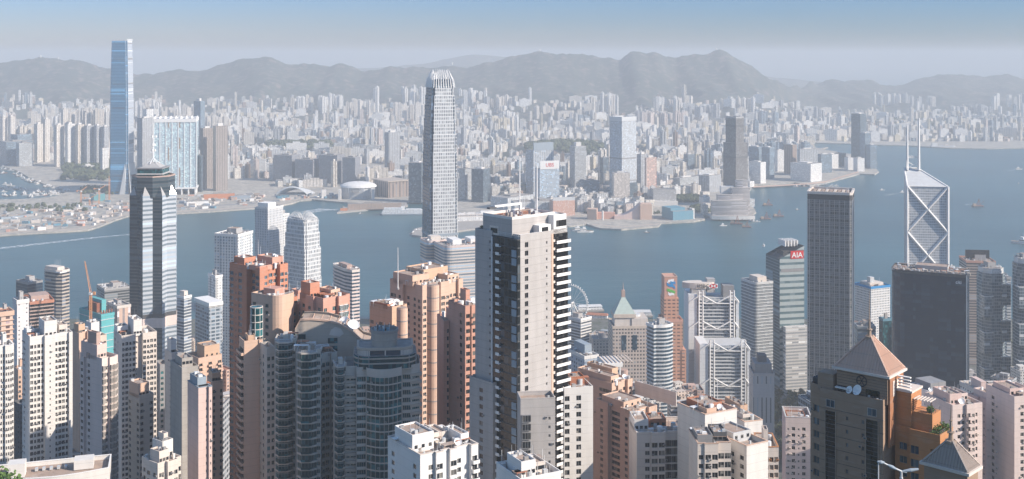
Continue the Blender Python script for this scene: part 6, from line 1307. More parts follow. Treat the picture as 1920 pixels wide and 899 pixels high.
T('apartment_tower', 'pinkish brown tower with white zigzag bays on its right side', 150, 190, 220, 672, 505, 33, '.5:yw,1.6:yy,.4:y', 'w,-1:n,0:w.,..', 'pale_pink', 2.9, ac=.2, frame='warm_white', blocks=[(.0, .6, .2, .95, 6, 'dusty_pink'), (.1, .35, .3, .7, 11, 'pinkish_brown')], roof=1.4)
T('apartment_tower', 'white gridded tower with two wings behind the small beige tower', 219, 228, 294, 630, 610, 14, '0:tWtW,-2.5:n.,0:WtWt', 'wn.', 'warm_white', 2.9, ac=.35, d=17, frame='grey', blocks=[(.36, .6, .1, .8, 8, 'white_render'), (.0, .3, .5, .9, 4, 'bright_white')], roof=1.6)
T('apartment_tower', 'low beige tower with peach penthouse in front of the two winged tower', 240, 262, 288, 742, 545, 36, 'w.w', 'w.w', 'beige', 3.0, ac=.15, blocks=[(.0, .75, .1, .9, 6, 'peach')])
T('apartment_tower', 'slim dark greenish tower left of the concrete tower', 291, 300, 316, 684, 640, 35, 'wn', 'w', 'mid_grey', 3.0, glassk='teal')
T('apartment_tower', 'pale tower with rows of tiny square windows left of concrete tower', 309, 322, 338, 662, 600, 25, 'n.n', '.n', 'warm_white', 3.0, blocks=[(.1, .7, .2, .8, 7, 'white_render')], dishes=1)
T('blank_tower', 'blank raw concrete tower beside the narrow pink tower', 336, 341, 372, 690, 470, 18, '...', '.', 'concrete', 3.0, par=.6, roof=.4, d=15, blocks=[(.15, .8, .2, .8, 3, 'concrete')])
T('apartment_tower', 'narrow pink tower with grey roof lip next to the concrete tower', 366, 372, 396, 728, 440, 20, '..n,1:n', '.', 'dusty_pink', 3.0, par=1.8, trim='tint_blue_grey', d=12, blocks=[(.1, .8, .2, .9, 4.5, 'tint_blue_grey')])
T('apartment_tower', 'orange tower with gridded windows left of the terracotta flats', 388, 398, 418, 716, 520, 25, 'w.w', 'w.', 'peach', 2.9, ac=.3, blocks=[(.1, .9, .2, .9, 4, 'apricot')])
T('apartment_tower', 'peach flats with round balconies behind the narrow pink tower', 352, 372, 416, 672, 700, 25, 'b.b.b', 'w.', 'peach', 3.0, blocks=[(.3, .95, .1, .8, 7, 'apricot')], dishes=1, roof=1.4)
T('apartment_tower', 'small peach flats seen between the left edge tower and white grid tower', 26, 34, 52, 694, 700, 30, 'w.w', 'n', 'peach', 2.9, ac=.3)
T('dark_tower', 'dark grey shaded tower between the left edge tower and white grid tower', 24, 38, 54, 760, 660, 25, 'www', 'ww', 'dark_grey', 2.9, roofm='roof_grey')
def white_villa():
    root, f, h = T('terraced_flats', 'low white terraced flats at the bottom left of centre', 266, 300, 340, 868, 430, 35, 'w,1.5:ww,0:W', 'w,1:ww', 'warm_white', 3.0, ac=.2, blocks=[(.05, .5, .1, .6, 4.5, 'warm_white'), (.45, .95, .4, .95, 6.5, 'white_render'), (.6, .8, .5, .8, 9, 'warm_white')], roof=1.6, frame='grey')
white_villa()
def podium():
    root = thing('curved_white_block', 'long low curved white roofed block at the bottom left', 'building', (gx(95, 430), 430, 252), math.radians(17)); s = F/430
    out = [(-20+i*3.4, -3-4*math.sin(math.pi*i/12)) for i in range(13)]; p = out+[(21, 12), (-20, 12)]; h = gz(890, 430)-252
    build_tower(root, p, ['w']*12+['.', '.', '.'], h, h-14, 3.0, W['white_render'], G['blue'], W['bright_white'], W['bright_white'], roofm=W['roof_tan']); MB().box(-15, -9, 0, 6, h, h+5).build('stair_house', W['white_render'], root); MB().box(8, 15, 2, 8, h, h+3.5).build('stair_house', W['white_render'], root)
    rail(root, [(-19, -1), (-8, -4), (4, -6), (16, -4)], h, 1.1)
    for i in range(5): MB().box(-6+i*2.6, -5+i*2.6, 5, 7, h, h+.9).build('roof_unit', W['steel'], root)
podium()
make_tree('hillside_tree', 'bright green tree tops at the bottom left corner', gx(8, 300), 300, 301, 9, 20, None, random.Random(3), 2600, 2, .5, 9)
make_tree('hillside_tree', 'smaller green tree beside the corner tree crown', gx(34, 310), 310, 297, 6, 19, None, random.Random(5), 1500, 2, .5, 7)
# ---- terracotta flats
T('terracotta_flats', 'tall terracotta flats with shaded left wall and satellite masts', 417, 487, 540, 503, 560, 38, '.w,-2.5:WWw,0:Ww', 'WnW.,-3:WW,0:W', 'terracotta', 3.1, frame='warm_white', glassk='blue', blocks=[(.05, .45, .05, .5, 1.5, 'salmon', 'parapet_block'), (.55, .95, .1, .6, 4.5, 'salmon'), (.1, .5, .6, .95, 4, 'terracotta')], roof=2.2, masts=2, par=1.6, d=24)
T('terracotta_flats', 'lower terracotta wing with green bays left of the terracotta penthouse row', 526, 548, 580, 570, 520, 30, 'w,2:y,0:wW', 'Ww', 'salmon', 3.1, frame='bright_white', glassk='teal', blocks=[(.0, .4, .1, .6, 3.5, 'terracotta'), (.55, .9, .3, .9, 5.5, 'salmon')], roof=1.5)
T('terracotta_flats', 'broad orange flats with stepped parapets and tilted roof fin', 562, 606, 656, 560, 500, 36, 'w.W,1.5:yy,0:w', 'w,1:w,0:w', 'salmon', 3.1, frame='bright_white', glassk='teal', blocks=[(.0, .35, .55, .95, 6.5, 'terracotta'), (.55, .9, .3, .8, 3, 'peach')], roof=2.2, dishes=0, par=1.8)
def wing_fin():
    root = thing('roof_fin_tower', 'sharp triangular terracotta fin rising behind the orange flats', 'building', (gx(590, 515), 515, 190), .3); h = gz(552, 515)-190
    b = MB(); b.prism([(-5, -3), (6, -3), (6, 5), (-5, 5)], 0, h-6); b.build('wall', W['terracotta'], root); b = MB(); z = h-6; b.poly([(-5, -3, z), (6, -3, z), (6, -3, z+9), (-5, -3, z+2)]); b.poly([(6, -3, z), (6, 5, z), (6, 5, z+9), (6, -3, z+9)]); b.poly([(6, 5, z), (-5, 5, z), (-5, 5, z+2), (6, 5, z+9)]); b.poly([(-5, 5, z), (-5, -3, z), (-5, -3, z+2), (-5, 5, z+2)]); b.poly([(-5, -3, z+2), (6, -3, z+9), (6, 5, z+9), (-5, 5, z+2)]); b.build('sloping_fin', W['salmon'], root)
wing_fin()
def corner_tower():
    D = 500; f = R3(478, 520, 538, D, 45, d=16, w=13); h = gz(562, D)-195; root = thing('round_cornered_flats', 'peach flats with rounded corner and green glass lift shaft', 'apartment tower', (f.c.x, f.c.y, 195), f.phi)
    p = rounded(f, 4.5, 5, (1, 1, 0, 0)); k = len(p); pats = []
    for i in range(k):
        a, c = p[i], p[(i+1) % k]; L = math.hypot(a[0]-c[0], a[1]-c[1]); pats.append('w.w' if L > 5 else '.')
    build_tower(root, p, pats, h, zvis(D)-195-10, 3.1, W['peach'], G['teal'], W['warm_white'], None, ac=.2, roofm=W['roof_tan'])
    MB().box(-2, 4, -2, 5, h-.3, h+3).build('penthouse', W['salmon'], root); rail(root, offset(p, -.4)[:9], h+1.2, .8); roofkit(root, f.rect, h, 12, 1.5, W['peach'], False)
    USED.append((455, 540, 560, 900, D))
    # glazed lift shaft with rings
    r2 = thing('glass_lift_shaft', 'green glass cylinder shaft at the corner of the round cornered peach flats', 'lift shaft', (gx(481, 492), 492, 195)); h2 = gz(575, 492)-195; MB().cyl(0, 0, 2.6, 0, h2, 16).build('glazing', G['teal'], r2)
    Ms = [Matrix.Translation((0, 0, h2-.3-i*3.1)) for i in range(40)]; parts_from(r2, 'storey_ring', MB().ring([(2.6*math.cos(2*math.pi*i/16), 2.6*math.sin(2*math.pi*i/16)) for i in range(16)], 0, .35, .3, 0, .15).mesh('storey_ring', W['warm_white']), Ms)
    for i in range(8): a = i*math.pi/4; MB().tube((2.65*math.cos(a), 2.65*math.sin(a), 20), (2.65*math.cos(a), 2.65*math.sin(a), h2), .1, 4).build('mullion', W['white_steel'], r2)
corner_tower()
T('peach_flats', 'lower peach flats with saw tooth balconies down their left edge', 453, 458, 492, 640, 482, 14, '....,.5:w', 'b', 'peach', 3.1, frame='warm_white', d=9, roof=1.0, blocks=[(.3, .7, .3, .9, 2.2, 'apricot')], ac=.1)
T('peach_flats', 'shaded peach flats with small square windows behind saw tooth balconies', 484, 492, 520, 660, 490, 10, 'w.w', 'w', 'beige', 3.1, frame='warm_white', d=14, ac=.2)
# ---- shaded glass balcony flats
def glassy(name, label, xl, xc, xr, yt, D, rel, wall, nb, **k): return T(name, label, xl, xc, xr, yt, D, rel, nb[0], nb[1], wall, 3.1, frame='beige', glassk='teal', **k)
def bay_stack(label, px0, px1, yt, D, z0=190, rel=0, depth=11, rg=random.Random(6)):
    """glazed half-round stack: glass body, one slab ring and balcony per storey"""
    w_ = (px1-px0)/F*D; X = gx((px0+px1)/2, D); root = thing('bay_window_flats', label, 'apartment tower', (X, D+depth/2, z0), -math.atan((px0-CX)/F)*.4+math.radians(rel)); h = gz(yt, D)-z0; x = w_/2; y = depth/2
    pl = [(-x, -y+2.6), (-x*.55, -y), (x*.35, -y), (x*.7, -y+1.2), (x*.7, -y+3), (x, -y+3), (x, y), (-x, y)]
    gm = facade('bay_glazing', (.22, .25, .25), (.009, .055, .065), 1.25, 3.1, fu=(.1, 1), fv=(.08, .95), prob=.25, gl2=(.06, .15, .16), rough=.25)
    MB().prism(pl, 0, h, 0, 1).build('glazed_body', [gm, W['roof_grey']], root)
    n = 36; parts_from(root, 'storey_slab', MB().ring(pl, 0, .62, .6, 0, .28).mesh('storey_slab', W['greige']), [Matrix.Translation((0, 0, h-.6-3.1*i)) for i in range(n)])
    bl = [(-x*.55-.2, -y-.9), (x*.1, -y-1.2), (x*.35, -y-.3), (x*.35, -y+.2), (-x*.55, -y+.2)]; me = MB().prism(bl, 0, .2, 0, 0, True, None, True).ring(bl, .2, 1.0, .08, 1).mesh('balcony', [W['greige'], G['teal']]); parts_from(root, 'balcony', me, [Matrix.Translation((0, 0, h-3.2-3.1*i)) for i in range(n)])
    MB().box(x*.68, x+.3, -y+2.6, -y+3.2, 0, h+.8).build('side_pier', W['greige'], root); MB().box(-x-.3, -x+.25, -y+2.4, y, 0, h+.8).build('side_pier', W['greige'], root)
    me = wtpl(min(1.4, x*.3), 1.6, 0, G['teal'], W['greige'], 'w'); parts_from(root, 'window', me, [Matrix.Translation((x*.85, -y+2.55, h-2.6-3.1*i)) for i in range(n)])
    MB().box(-x*.3, x*.5, -y*.2, y*.7, h, h+2.2).build('roof_room', W['greige'], root); roofkit(root, [(-x, -y+1), (x, -y+1), (x, y), (-x, y)], h+.25, int(px0), 1.3, W['greige'], False)
    rail(root, [(-x, -y+2.6), (-x*.55, -y), (x*.35, -y), (x*.7, -y+1.2)], h, 1.0); return root
bay_stack('shaded flats with a bowed green glass stack left of the curved roof', 513, 550, 642, 470)
bay_stack('shaded flats with a broad green glass stack under the curved roof', 554, 597, 662, 458)
bay_stack('slimmest green glass balcony stack squeezed beside the drum topped block', 624, 645, 688, 456, 190, 10, 8)
T('stone_flats', 'dark shaded stone flats with square windows under the curved roof', 592, 600, 632, 664, 468, 16, 'W,-1.2:w,0:W', 'w.w', 'greige', 3.1, frame='beige', glassk='teal', roof=.8, d=12, big=False)
T('stone_flats', 'shaded strip of small windows between sawtooth flats and first glass stack', 492, 500, 516, 652, 476, 16, 'ww', 'w', 'greige', 3.1, frame='beige', glassk='teal', roof=.6, d=10, big=False)
def curved_roof():
    D = 476; root = thing('curved_roof_block', 'beige block with sweeping curved parapet and arched opening', 'apartment tower', (gx(548, D), D+6, 190), math.radians(4)); s = F/D
    prof = [(0, 624), (10, 606), (30, 605), (58, 608), (85, 616), (108, 630), (125, 646), (146, 652)]
    zb = 0; zz = lambda y: gz(y, D)-190; xs = [(px-(548-548))/s for px, _ in prof]; L = lambda i: (prof[i][0]+0)/s
    b = MB(); Y1 = 15
    for i in range(len(prof)-1):
        a, c = L(i), L(i+1); za, zc = zz(prof[i][1]), zz(prof[i+1][1]); b.quad((a, 0, zb), (c, 0, zb), (c, 0, zc), (a, 0, za)); b.quad((c, Y1, zb), (a, Y1, zb), (a, Y1, za), (c, Y1, zc)); b.quad((a, .6, za-1.2), (c, .6, zc-1.2), (c, Y1-.6, zc-1.2), (a, Y1-.6, za-1.2), 1); b.quad((a, 0, za), (c, 0, zc), (c, .6, zc), (a, .6, za)); b.quad((c, .6, zc-1.2), (a, .6, za-1.2), (a, .6, za), (c, .6, zc)); b.quad((a, Y1-.6, za), (c, Y1-.6, zc), (c, Y1, zc), (a, Y1, za))
    b.quad((L(0), Y1, zb), (L(0), 0, zb), (L(0), 0, zz(624)), (L(0), Y1, zz(624))); n = len(prof)-1; b.quad((L(n), 0, zb), (L(n), Y1, zb), (L(n), Y1, zz(652)), (L(n), 0, zz(652)))
    b.build('wall', [W['beige'], W['roof_tan']], root)
    b = MB()
    for i in range(len(prof)-1): a, c = L(i), L(i+1); za, zc = zz(prof[i][1]), zz(prof[i+1][1]); b.quad((a, -.35, za-.5), (c, -.35, zc-.5), (c, -.35, zc+.3), (a, -.35, za+.3)); b.quad((a, -.35, za+.3), (c, -.35, zc+.3), (c, .7, zc+.3), (a, .7, za+.3))
    b.build('parapet_coping', W['peach'], root)
    for i in range(5): x = L(2)+i*3.6; MB().box(x, x+.3, .6, Y1-.6, zz(616), zz(609-(-i*2.4))).build('roof_partition', W['peach'], root)
    # arched recess: dark opening with lit frame
    def op(px0, px1, y0, y1, m, nm='opening', yo=-.15): MB().box(px0/s, px1/s, yo, .05, zz(y1), zz(y0)).build(nm, m, root)
    for k in range(2): op(-2+2, 20, 634+k*16, 643+k*16, G['teal'], 'window')
    for k in range(2): op(62, 80, 642+k*15, 652+k*15, G['teal'], 'window')
    pts = [(64, 636), (84, 640), (92, 634), (86, 624), (76, 621), (68, 626)]; b = MB(); b.poly([(x/s, -.12, zz(y)) for x, y in pts][::1]); b.build('arched_opening', W['warm_white'], root)
    dish(root, L(5), 6, zz(640), 2.6, -1.2, .9); dish(root, L(4)+1, 10, zz(634), 2.2, -2, .8); roofkit(root, [(L(1), 1), (L(6), 1), (L(6), 14), (L(1), 14)], zz(640), 8, 1.8, W['peach'], False)
    for x, hh in ((L(4), 9), (L(5), 7)): MB().tube((x, 8, zz(634)), (x, 8, zz(634)+hh), .12, 5).build('mast', W['white_steel'], root)
    USED.append((490, 640, 598, 900, D))
curved_roof()
def drum_block():
    D = 455; s = F/D; X0 = gx(713, D+8); root = thing('drum_topped_glass_block', 'shaded bowed glass flats crowned by a round concrete drum', 'apartment tower', (X0, D+12, 180), math.radians(7)); hz_ = lambda y: gz(y, D)-180
    arc = [(-6+1.75*i, -9.5-3.4*math.sin(math.pi*i/8)) for i in range(9)]       # bowed front
    p = [(-15, -6), (-10, -6), (-10, -8), (-6.1, -8)]+arc+[(8.1, -7), (12, -7), (15.5, -5), (15.5, 9), (-15, 9)]
    pats = ['WW', '.', 'g', '|']+['G']*8+['|', 'W', 'W', 'w', '.', '.'][:len(p)-12]
    pats = pats[:len(p)]+['.']*(len(p)-len(pats)); h = hz_(699)
    build_tower(root, p, pats, h, 50, 3.1, W['greige'], G['teal'], W['greige'], None, ac=.05, roofm=W['roof_grey'])
    for sx, nm in ((-1, 0), (1, 1)):
        a, c = (-15.4, -10.2) if sx < 0 else (11.4, 16.2); Ms = [Matrix.Translation((0, 0, h-3.4-3.1*i)) for i in range(30)]
        parts_from(root, 'balcony', MB().prism([(a, -7.2), (c, -7.2+(0 if sx < 0 else 1.2)), (c, -4), (a, -4)], 0, 1.15, 0, 0, True, None, True).mesh('balcony', W['beige']), Ms)
    h2 = hz_(673); q = offset(rounded(type('f', (), dict(w=25, d=17)), 6, 6, (1, 1, 0, 0)), 0); q = [(x+1.5, y+.0) for x, y in q]
    MB().prism(q, h-.3, h2, 0, 1).build('upper_glazing', [G['teal'], W['roof_grey']], root)
    for z in (h-.2, (h+h2)/2-.4, h2-1.2): MB().ring(q, z, z+.55, .5, 0, .25).build('storey_ring', W['beige'], root)
    for i in range(0, len(q)-2, 3): x, y = q[i]; MB().box(x-.12, x+.12, y-.25, y, h, h2).build('mullion', W['grey'], root)
    h3 = hz_(660); q3 = offset(q, -1.5); MB().prism(q3, h2, h3, 0, 1).build('top_storey', [G['blue'], W['roof_grey']], root); MB().ring(q3, h3-.8, h3+.3, .8, 0, .4).build('roof_slab', W['beige'], root)
    for i in range(len(q3)-2):
        for t in (0, .5): a, c = q3[i], q3[i+1]; x, y = a[0]+(c[0]-a[0])*t, a[1]+(c[1]-a[1])*t; MB().box(x-.25, x+.25, y-.35, y+.1, h2, h3).build('column', W['warm_white'], root)
    cx, cy = 1.2, -1; h4 = hz_(634); MB().cyl(cx, cy, 5.2, h3, h4, 26, 5.4).build('drum', W['concrete'], root); ci = [(cx+5.6*math.cos(2*math.pi*i/26), cy+5.6*math.sin(2*math.pi*i/26)) for i in range(26)]
    MB().ring(ci, h4, h4+1.2, .5, 0, .1).build('drum_rim', W['roof_grey'], root)
    rg = random.Random(2)
    for i in range(22): a, r = rg.uniform(0, 6.3), rg.uniform(0, 4.4); x, y = cx+r*math.cos(a), cy+r*math.sin(a); MB().box(x-.3, x+.3, y-.3, y+.3, h4, h4+rg.uniform(.6, 2)).build('roof_unit', rg.choice([W['charcoal'], W['steel'], W['shed_blue']]), root)
    for x in (-3, 0, 2): MB().tube((cx+x, cy, h4), (cx+x, cy, h4+3.5), .08, 4).build('antenna', W['white_steel'], root)
    USED.append((640, 790, 615, 900, D))
drum_block()
# ---- apricot ribbed cluster
T('apricot_flats', 'apricot flats with rounded white ribs behind the drum topped block', 693, 735, 763, 576, 540, 42, 'w.n,1.5:w,0:w', 'WnW,nW', 'apricot', 3.1, frame='warm_white', blocks=[(.0, .55, .2, .95, 1.5, 'roof_red', 'roof_garden'), (.6, .9, .1, .5, 2, 'warm_white')], roof=2.2, dishes=2, topgap=6)
T('apricot_flats', 'apricot tower with stepped penthouse and tall white flagpole', 736, 792, 868, 536, 575, 40, 'ww,-1.8:ww,0:Ww,-1.5:Ww,0:w', 'Ww,-1.5:ww,0:w', 'peach', 3.1, frame='warm_white', blocks=[(.0, .4, .3, .9, 4.6, 'peach'), (.35, .95, .4, .95, 6.0, 'apricot'), (.7, .98, .1, .5, 3, 'peach')], roof=2.6, dishes=1, d=26, topgap=5)
def rib(px, py, D, r, lab, z0=185):
    root = thing('ribbed_column_tower', lab, 'apartment tower', (gx(px, D), D, z0)); h = gz(py, D)-z0; MB().cyl(0, 0, r, 0, h, 18).build('column_wall', W['peach'], root); MB().cyl(0, 0, r*.8, h, h+.4, 14).build('column_roof', W['roof_tan'], root)
    Ms = [Matrix.Translation((0, 0, h-6-3.1*i*2)) for i in range(26)]; parts_from(root, 'groove_ring', MB().ring([((r+.05)*math.cos(2*math.pi*i/18), (r+.05)*math.sin(2*math.pi*i/18)) for i in range(18)], 0, .5, .3, 0, .03).mesh('groove_ring', W['mid_grey']), Ms)
rib(812, 535, 553, 3.0, 'rounded peach column running down the front of the stepped apricot tower'); rib(754, 578, 532, 2.6, 'rounded peach column at the corner of the shorter apricot flats')
MB_ = thing('flagpole', 'tall white flagpole on the left corner of the apricot tower roof', 'flagpole', (gx(745, 575), 578, gz(534, 575)-3)); MB().tube((0, 0, 0), (0, 0, 21), .28, 6, .12).build('pole', W['bright_white'], MB_); MB().cyl(0, 0, .7, 0, .8, 8).build('base', W['grey'], MB_)
T('pink_flats', 'dusty pink shaded flats right of the ribbed apricot tower', 826, 832, 863, 602, 480, 12, '.w,-1:nww,0:w', '.', 'salmon', 3.1, frame='dark_grey', d=14, par=.8, roof=.6)
T('terracotta_flats', 'terracotta flats with dark square windows against the tall white tower', 860, 872, 905, 574, 470, 30, 'w,.5:ww', '.w', 'salmon', 3.1, frame='dark_grey', d=14, par=.8, dishes=1, roof=1.5)
# ---- the tall white tower in the middle
def tall_white():
    D = 425; f = R3(891, 972, 1067, D, 43); zt = gz(448, D); zb = 225; h = zt-zb; root = thing('tall_white_tower', 'tallest near white tower with dark left balconies and blank front wall', 'apartment tower', (f.c.x, f.c.y, zb), f.phi)
    poly, pats = shape(f, '.W....n.,-1:....', '...n,-1.0:......', 43); hh = h
    build_tower(root, poly, pats, hh, 55, 3.15, W['pearl'], G['black'], W['mid_grey'], None, ac=0, limit=60, blm=W['bright_white'], roofm=W['roof_tan'], topgap=.8)
    w2, d2 = f.w/2, f.d/2; fl = [h-3.9-3.15*i for i in range(42) if h-3.9-3.15*i > 40]
    blk = facade('tower_dark_glazing', (.045, .05, .055), (.014, .018, .022), 2.1, 3.15, fu=(.06, 1), fv=(.1, .93), prob=.2, gl2=(.10, .12, .14), rough=.15)
    ya, yb = d2*.20, -d2+.15; MB().box(-w2-.25, -w2+1.2, yb, ya, 0, h-.4).build('dark_glazing', blk, root)
    bm = MB().box(-1.25, 0, -1.0, 1.0, -.18, 0, 0).box(-1.25, -1.15, -1.0, 1.0, 0, .95, 0).mesh('balcony', W['bright_white']); parts_from(root, 'balcony', bm, [Matrix.Translation((-w2-.2, d2*.2-4.4, z)) for z in fl], 50)
    pm = MB().box(-.25, 0, -1.25, 1.25, 0, 2.6, 0).mesh('grey_panel', W['tint_blue_grey']); parts_from(root, 'grey_panel', pm, [Matrix.Translation((-w2-.25, -d2+2.0, z)) for i, z in enumerate(fl) if i % 3])
    pm2 = MB().box(-.35, 0, -.35, .35, 0, 3.15, 0).mesh('corner_fin', W['silver']); parts_from(root, 'corner_fin', pm2, [Matrix.Translation((-w2-.2, d2*.2-.4, z)) for z in fl])
    x0, x1 = -w2+f.w*8/12+.2, w2; MB().box(x0+.3, x1-.1, -d2+.75, -d2+2.2, 0, h-.4).build('balcony_recess', G['black'], root)
    fb = MB().box(x0+1.6, x1+.5, -d2-.55, -d2+.8, -.25, 0, 0).box(x0+1.6, x1+.5, -d2-.55, -d2-.4, 0, .95, 0).box(x1+.35, x1+.5, -d2-.4, -d2+3.5, -.25, .95, 0).box(x1, x1+.35, -d2-.4, -d2+3.5, -.25, 0, 0).mesh('wide_balcony', W['bright_white']); parts_from(root, 'wide_balcony', fb, [Matrix.Translation((0, 0, z)) for z in fl], 50)
    MB().box(x1-.1, x1+.2, -d2+.8, -d2+5.5, 20, h-.4).build('side_glazing', blk, root)
    sb = MB().box(x0+.1, x0+1.3, -d2+.1, -d2+.85, 0, .9, 0).mesh('service_ledge', W['warm_white']); parts_from(root, 'service_ledge', sb, [Matrix.Translation((0, 0, z+.6)) for z in fl], 50)
    MB().box(x0-.9, x0+.1, -d2-.12, -d2+1.2, 0, h).build('peach_pilaster', W['peach'], root)
    h2 = gz(421, D)-zb
    MB().prism([(-w2+.5, -d2+4), (w2-4, -d2+4), (w2-4, d2-4), (-w2+.5, d2-4)], h-.2, h2+1.2, 0, 1).build('penthouse', [W['pearl'], W['roof_red']], root)
    MB().ring([(-w2+.5, -d2+4), (w2-4, -d2+4), (w2-4, d2-4), (-w2+.5, d2-4)], h2+1.2, h2+2.2, .3).build('roof_parapet', W['white_render'], root)
    MB().box(-w2*.15, w2*.3, -d2+.6, -d2+4, h-.2, h+3.6).build('white_bay', W['bright_white'], root); MB().box(-w2*.05, w2*.2, -d2+.5, -d2+.62, h+.6, h+2.8).build('terrace_window', G['black'], root)
    MB().box(w2*.45, w2-.5, -d2+1, -d2+5, h-.2, h2+1.4).build('white_return_wall', W['bright_white'], root); MB().box(w2*.55, w2-.6, -d2+.9, -d2+1.02, h+2.2, h+4.6).build('terrace_window', G['black'], root)
    MB().box(w2-2.5, w2-.2, -d2+2, d2*.2, h-.2, h2).build('corner_room', G['black'], root); MB().box(w2-2.6, w2-.1, -d2+1.9, d2*.2+.1, h2-.2, h2+1.4).build('roof_slab', W['silver'], root)
    # roof garden and cantilevered crane arm
    MB().box(-w2+.3, -w2+3.3, d2-6, d2-.5, h, h+.7).build('planter', W['white_render'], root)
    b = MB(); crown(b, (-w2+1.8, d2-3.2, h+1.4), 1.7, 260, random.Random(1), .22); b.build('roof_shrub', LEAF[1], root)
    MB().box(-w2+.4, -w2+5, d2-13, d2-8, h-.2, h+3.2).build('terrace_room', W['warm_white'], root); MB().box(-w2+.3, -w2+.42, d2-12.4, d2-8.6, h+.6, h+2.4).build('terrace_window', G['black'], root)
    zc = h2+2; MB().box(-2.0, -1.2, -1, -.2, h2, zc+3.2).build('crane_post', W['bright_white'], root); MB().box(-15, -1.2, -1.0, -.2, zc+3.2, zc+4).build('crane_arm', W['bright_white'], root); MB().box(-18, -14.5, -1.4, .2, zc+2.9, zc+3.5).build('crane_cradle', W['dark_grey'], root)
    for x, y, t in ((1.5, 3, gz(303, D)-zb), (6.5, -1.5, gz(322, D)-zb)): MB().tube((x, y, h2), (x, y, t), .28, 6, .22).build('roof_mast', W['bright_white'], root)
    roofkit(root, [(-w2+4, -d2+5), (w2-5, -d2+5), (w2-5, d2-5), (-w2+4, d2-5)], h2+1.4, 31, 1.6, W['white_render'], False)
    rail(root, [(-w2+.4, d2-6.5), (-w2+.4, -d2+5), (-w2+.4, -d2+.4), (-w2*.2, -d2+.4)], h+.2, 1.1)
    USED.append((884, 1068, 400, 900, D)); return f
tall_white()
T('white_wing', 'lower white wing at the left foot of the tall white tower', 882, 926, 931, 718, 432.5, 43, '.', '.w.', 'pearl', 3.15, frame='mid_grey', w=2, roof=.3, big=False, par=.5)
T('white_wing', 'white wing with slanted bay windows at the foot of the tall tower', 974, 976, 1041, 748, 414, 8, 'y.n', '.', 'pearl', 3.15, frame='mid_grey', d=9, roof=.4, big=False, topgap=4)
T('white_wing', 'white flats with paired windows right of the tall tower foot', 1040, 1058, 1112, 728, 440, 16, 'W.W..', 'wb', 'white_render', 3.15, frame='mid_grey', d=14, blocks=[(.35, .85, .4, .9, 2.5, 'roof_red', 'roof_garden')], roof=1.4, par=.7)
T('white_flats', 'bright white stepped flats with a big dish at the bottom centre', 710, 788, 892, 854, 372, 30, '.w,1.2:W,0:.,1.2:W,0:w.,1.5:b', 'w.w', 'bright_white', 3.0, frame='grey', blocks=[(.04, .42, .3, .85, 5.2, 'bright_white'), (.46, .62, .45, .9, 3.2, 'warm_white'), (.66, .8, .5, .9, 2.6, 'warm_white'), (.82, .97, .15, .6, 3.4, 'bright_white')], roof=2.6, dishes=2, trim='warm_white', d=22, ac=.1)
T('white_flats', 'small white roof with rooms at the bottom edge right of the stepped flats', 936, 975, 1052, 898, 350, 28, '.w.', '.', 'bright_white', 3.0, frame='grey', blocks=[(.15, .5, .2, .8, 4.5, 'bright_white'), (.55, .8, .3, .8, 2.8, 'warm_white')], roof=3, d=16, ac=.1)
# ---- right of the middle
T('peach_row', 'long peach flats whose rail edged roof runs back to the right', 1114, 1150, 1186, 720, 590, 48, '-1:W,0:w,-1.5:W,0:w', 'WwW', 'peach', 3.0, frame='tan', blocks=[(.1, .5, .1, .9, 3.5, 'peach'), (.6, .9, .3, .9, 5, 'apricot')], roof=2.4, dishes=1, d=30)
T('peach_row', 'nearer peach flats with shaded recesses in front of the long row', 1148, 1186, 1232, 772, 545, 44, 'w,-1.5:w,0:n', 'w,-2:W,0:w', 'peach', 3.0, frame='tan', blocks=[(.1, .8, .3, .9, 3, 'peach')], roof=2, d=26)
def long_rail():
    root = thing('roof_screen', 'long pale slanting railing wall on the edge of the peach roofs', 'railing', (gx(1196, 600), 600, gz(712, 600)-8), math.radians(-48)); b = MB(); b.box(-2, 26, -.2, .2, 0, 7, 0); b.build('screen_wall', W['warm_white'], root); rail(root, [(-2, 0), (26, 0)], 7, 1.2)
long_rail()
T('white_block_flats', 'warm white flats with glazed balconies in the right of centre', 1178, 1194, 1300, 812, 440, 10, '.w,.6:WW,-.6:GG,0:WW', '.', 'warm_white', 3.05, frame='grey', d=18, trim='warm_white', roof=1.6, blocks=[(.0, .25, .3, .9, 4, 'white_render'), (.3, .6, .5, .95, 3, 'roof_red', 'roof_room')], ac=.1)
T('white_block_flats', 'tallest warm white block with wooden roof terraces and dish', 1254, 1322, 1350, 778, 425, 38, '.,.', '...,n', 'white_render', 3.05, frame='grey', d=17, w=15, trim='peach', roof=2.8, dishes=1, big=False, blocks=[(.2, .8, .3, .9, 2.6, 'roof_red', 'roof_room'), (.1, .4, .05, .35, 2.4, 'peach', 'roof_room')], masts=1)
T('white_block_flats', 'front white block with gallery windows and glass topped terrace', 1284, 1308, 1372, 832, 395, 12, 'w,.5:WW,-.8:gg', '...', 'warm_white', 3.05, frame='grey', d=15, trim='peach', roof=1.6, big=False, blocks=[(.05, .5, .2, .8, 2.6, 'mid_grey', 'roof_room'), (.55, .95, .3, .9, 3, 'dark_grey', 'roof_room')])
T('white_block_flats', 'blank walled white block with planted terrace behind glass railing', 1362, 1404, 1428, 836, 400, 42, '..', 'n.,1:ww', 'white_render', 3.05, frame='grey', d=20, w=9, trim='peach', roof=1.6, big=False, blocks=[(.0, .9, .4, .95, 2.8, 'steel', 'roof_room')])
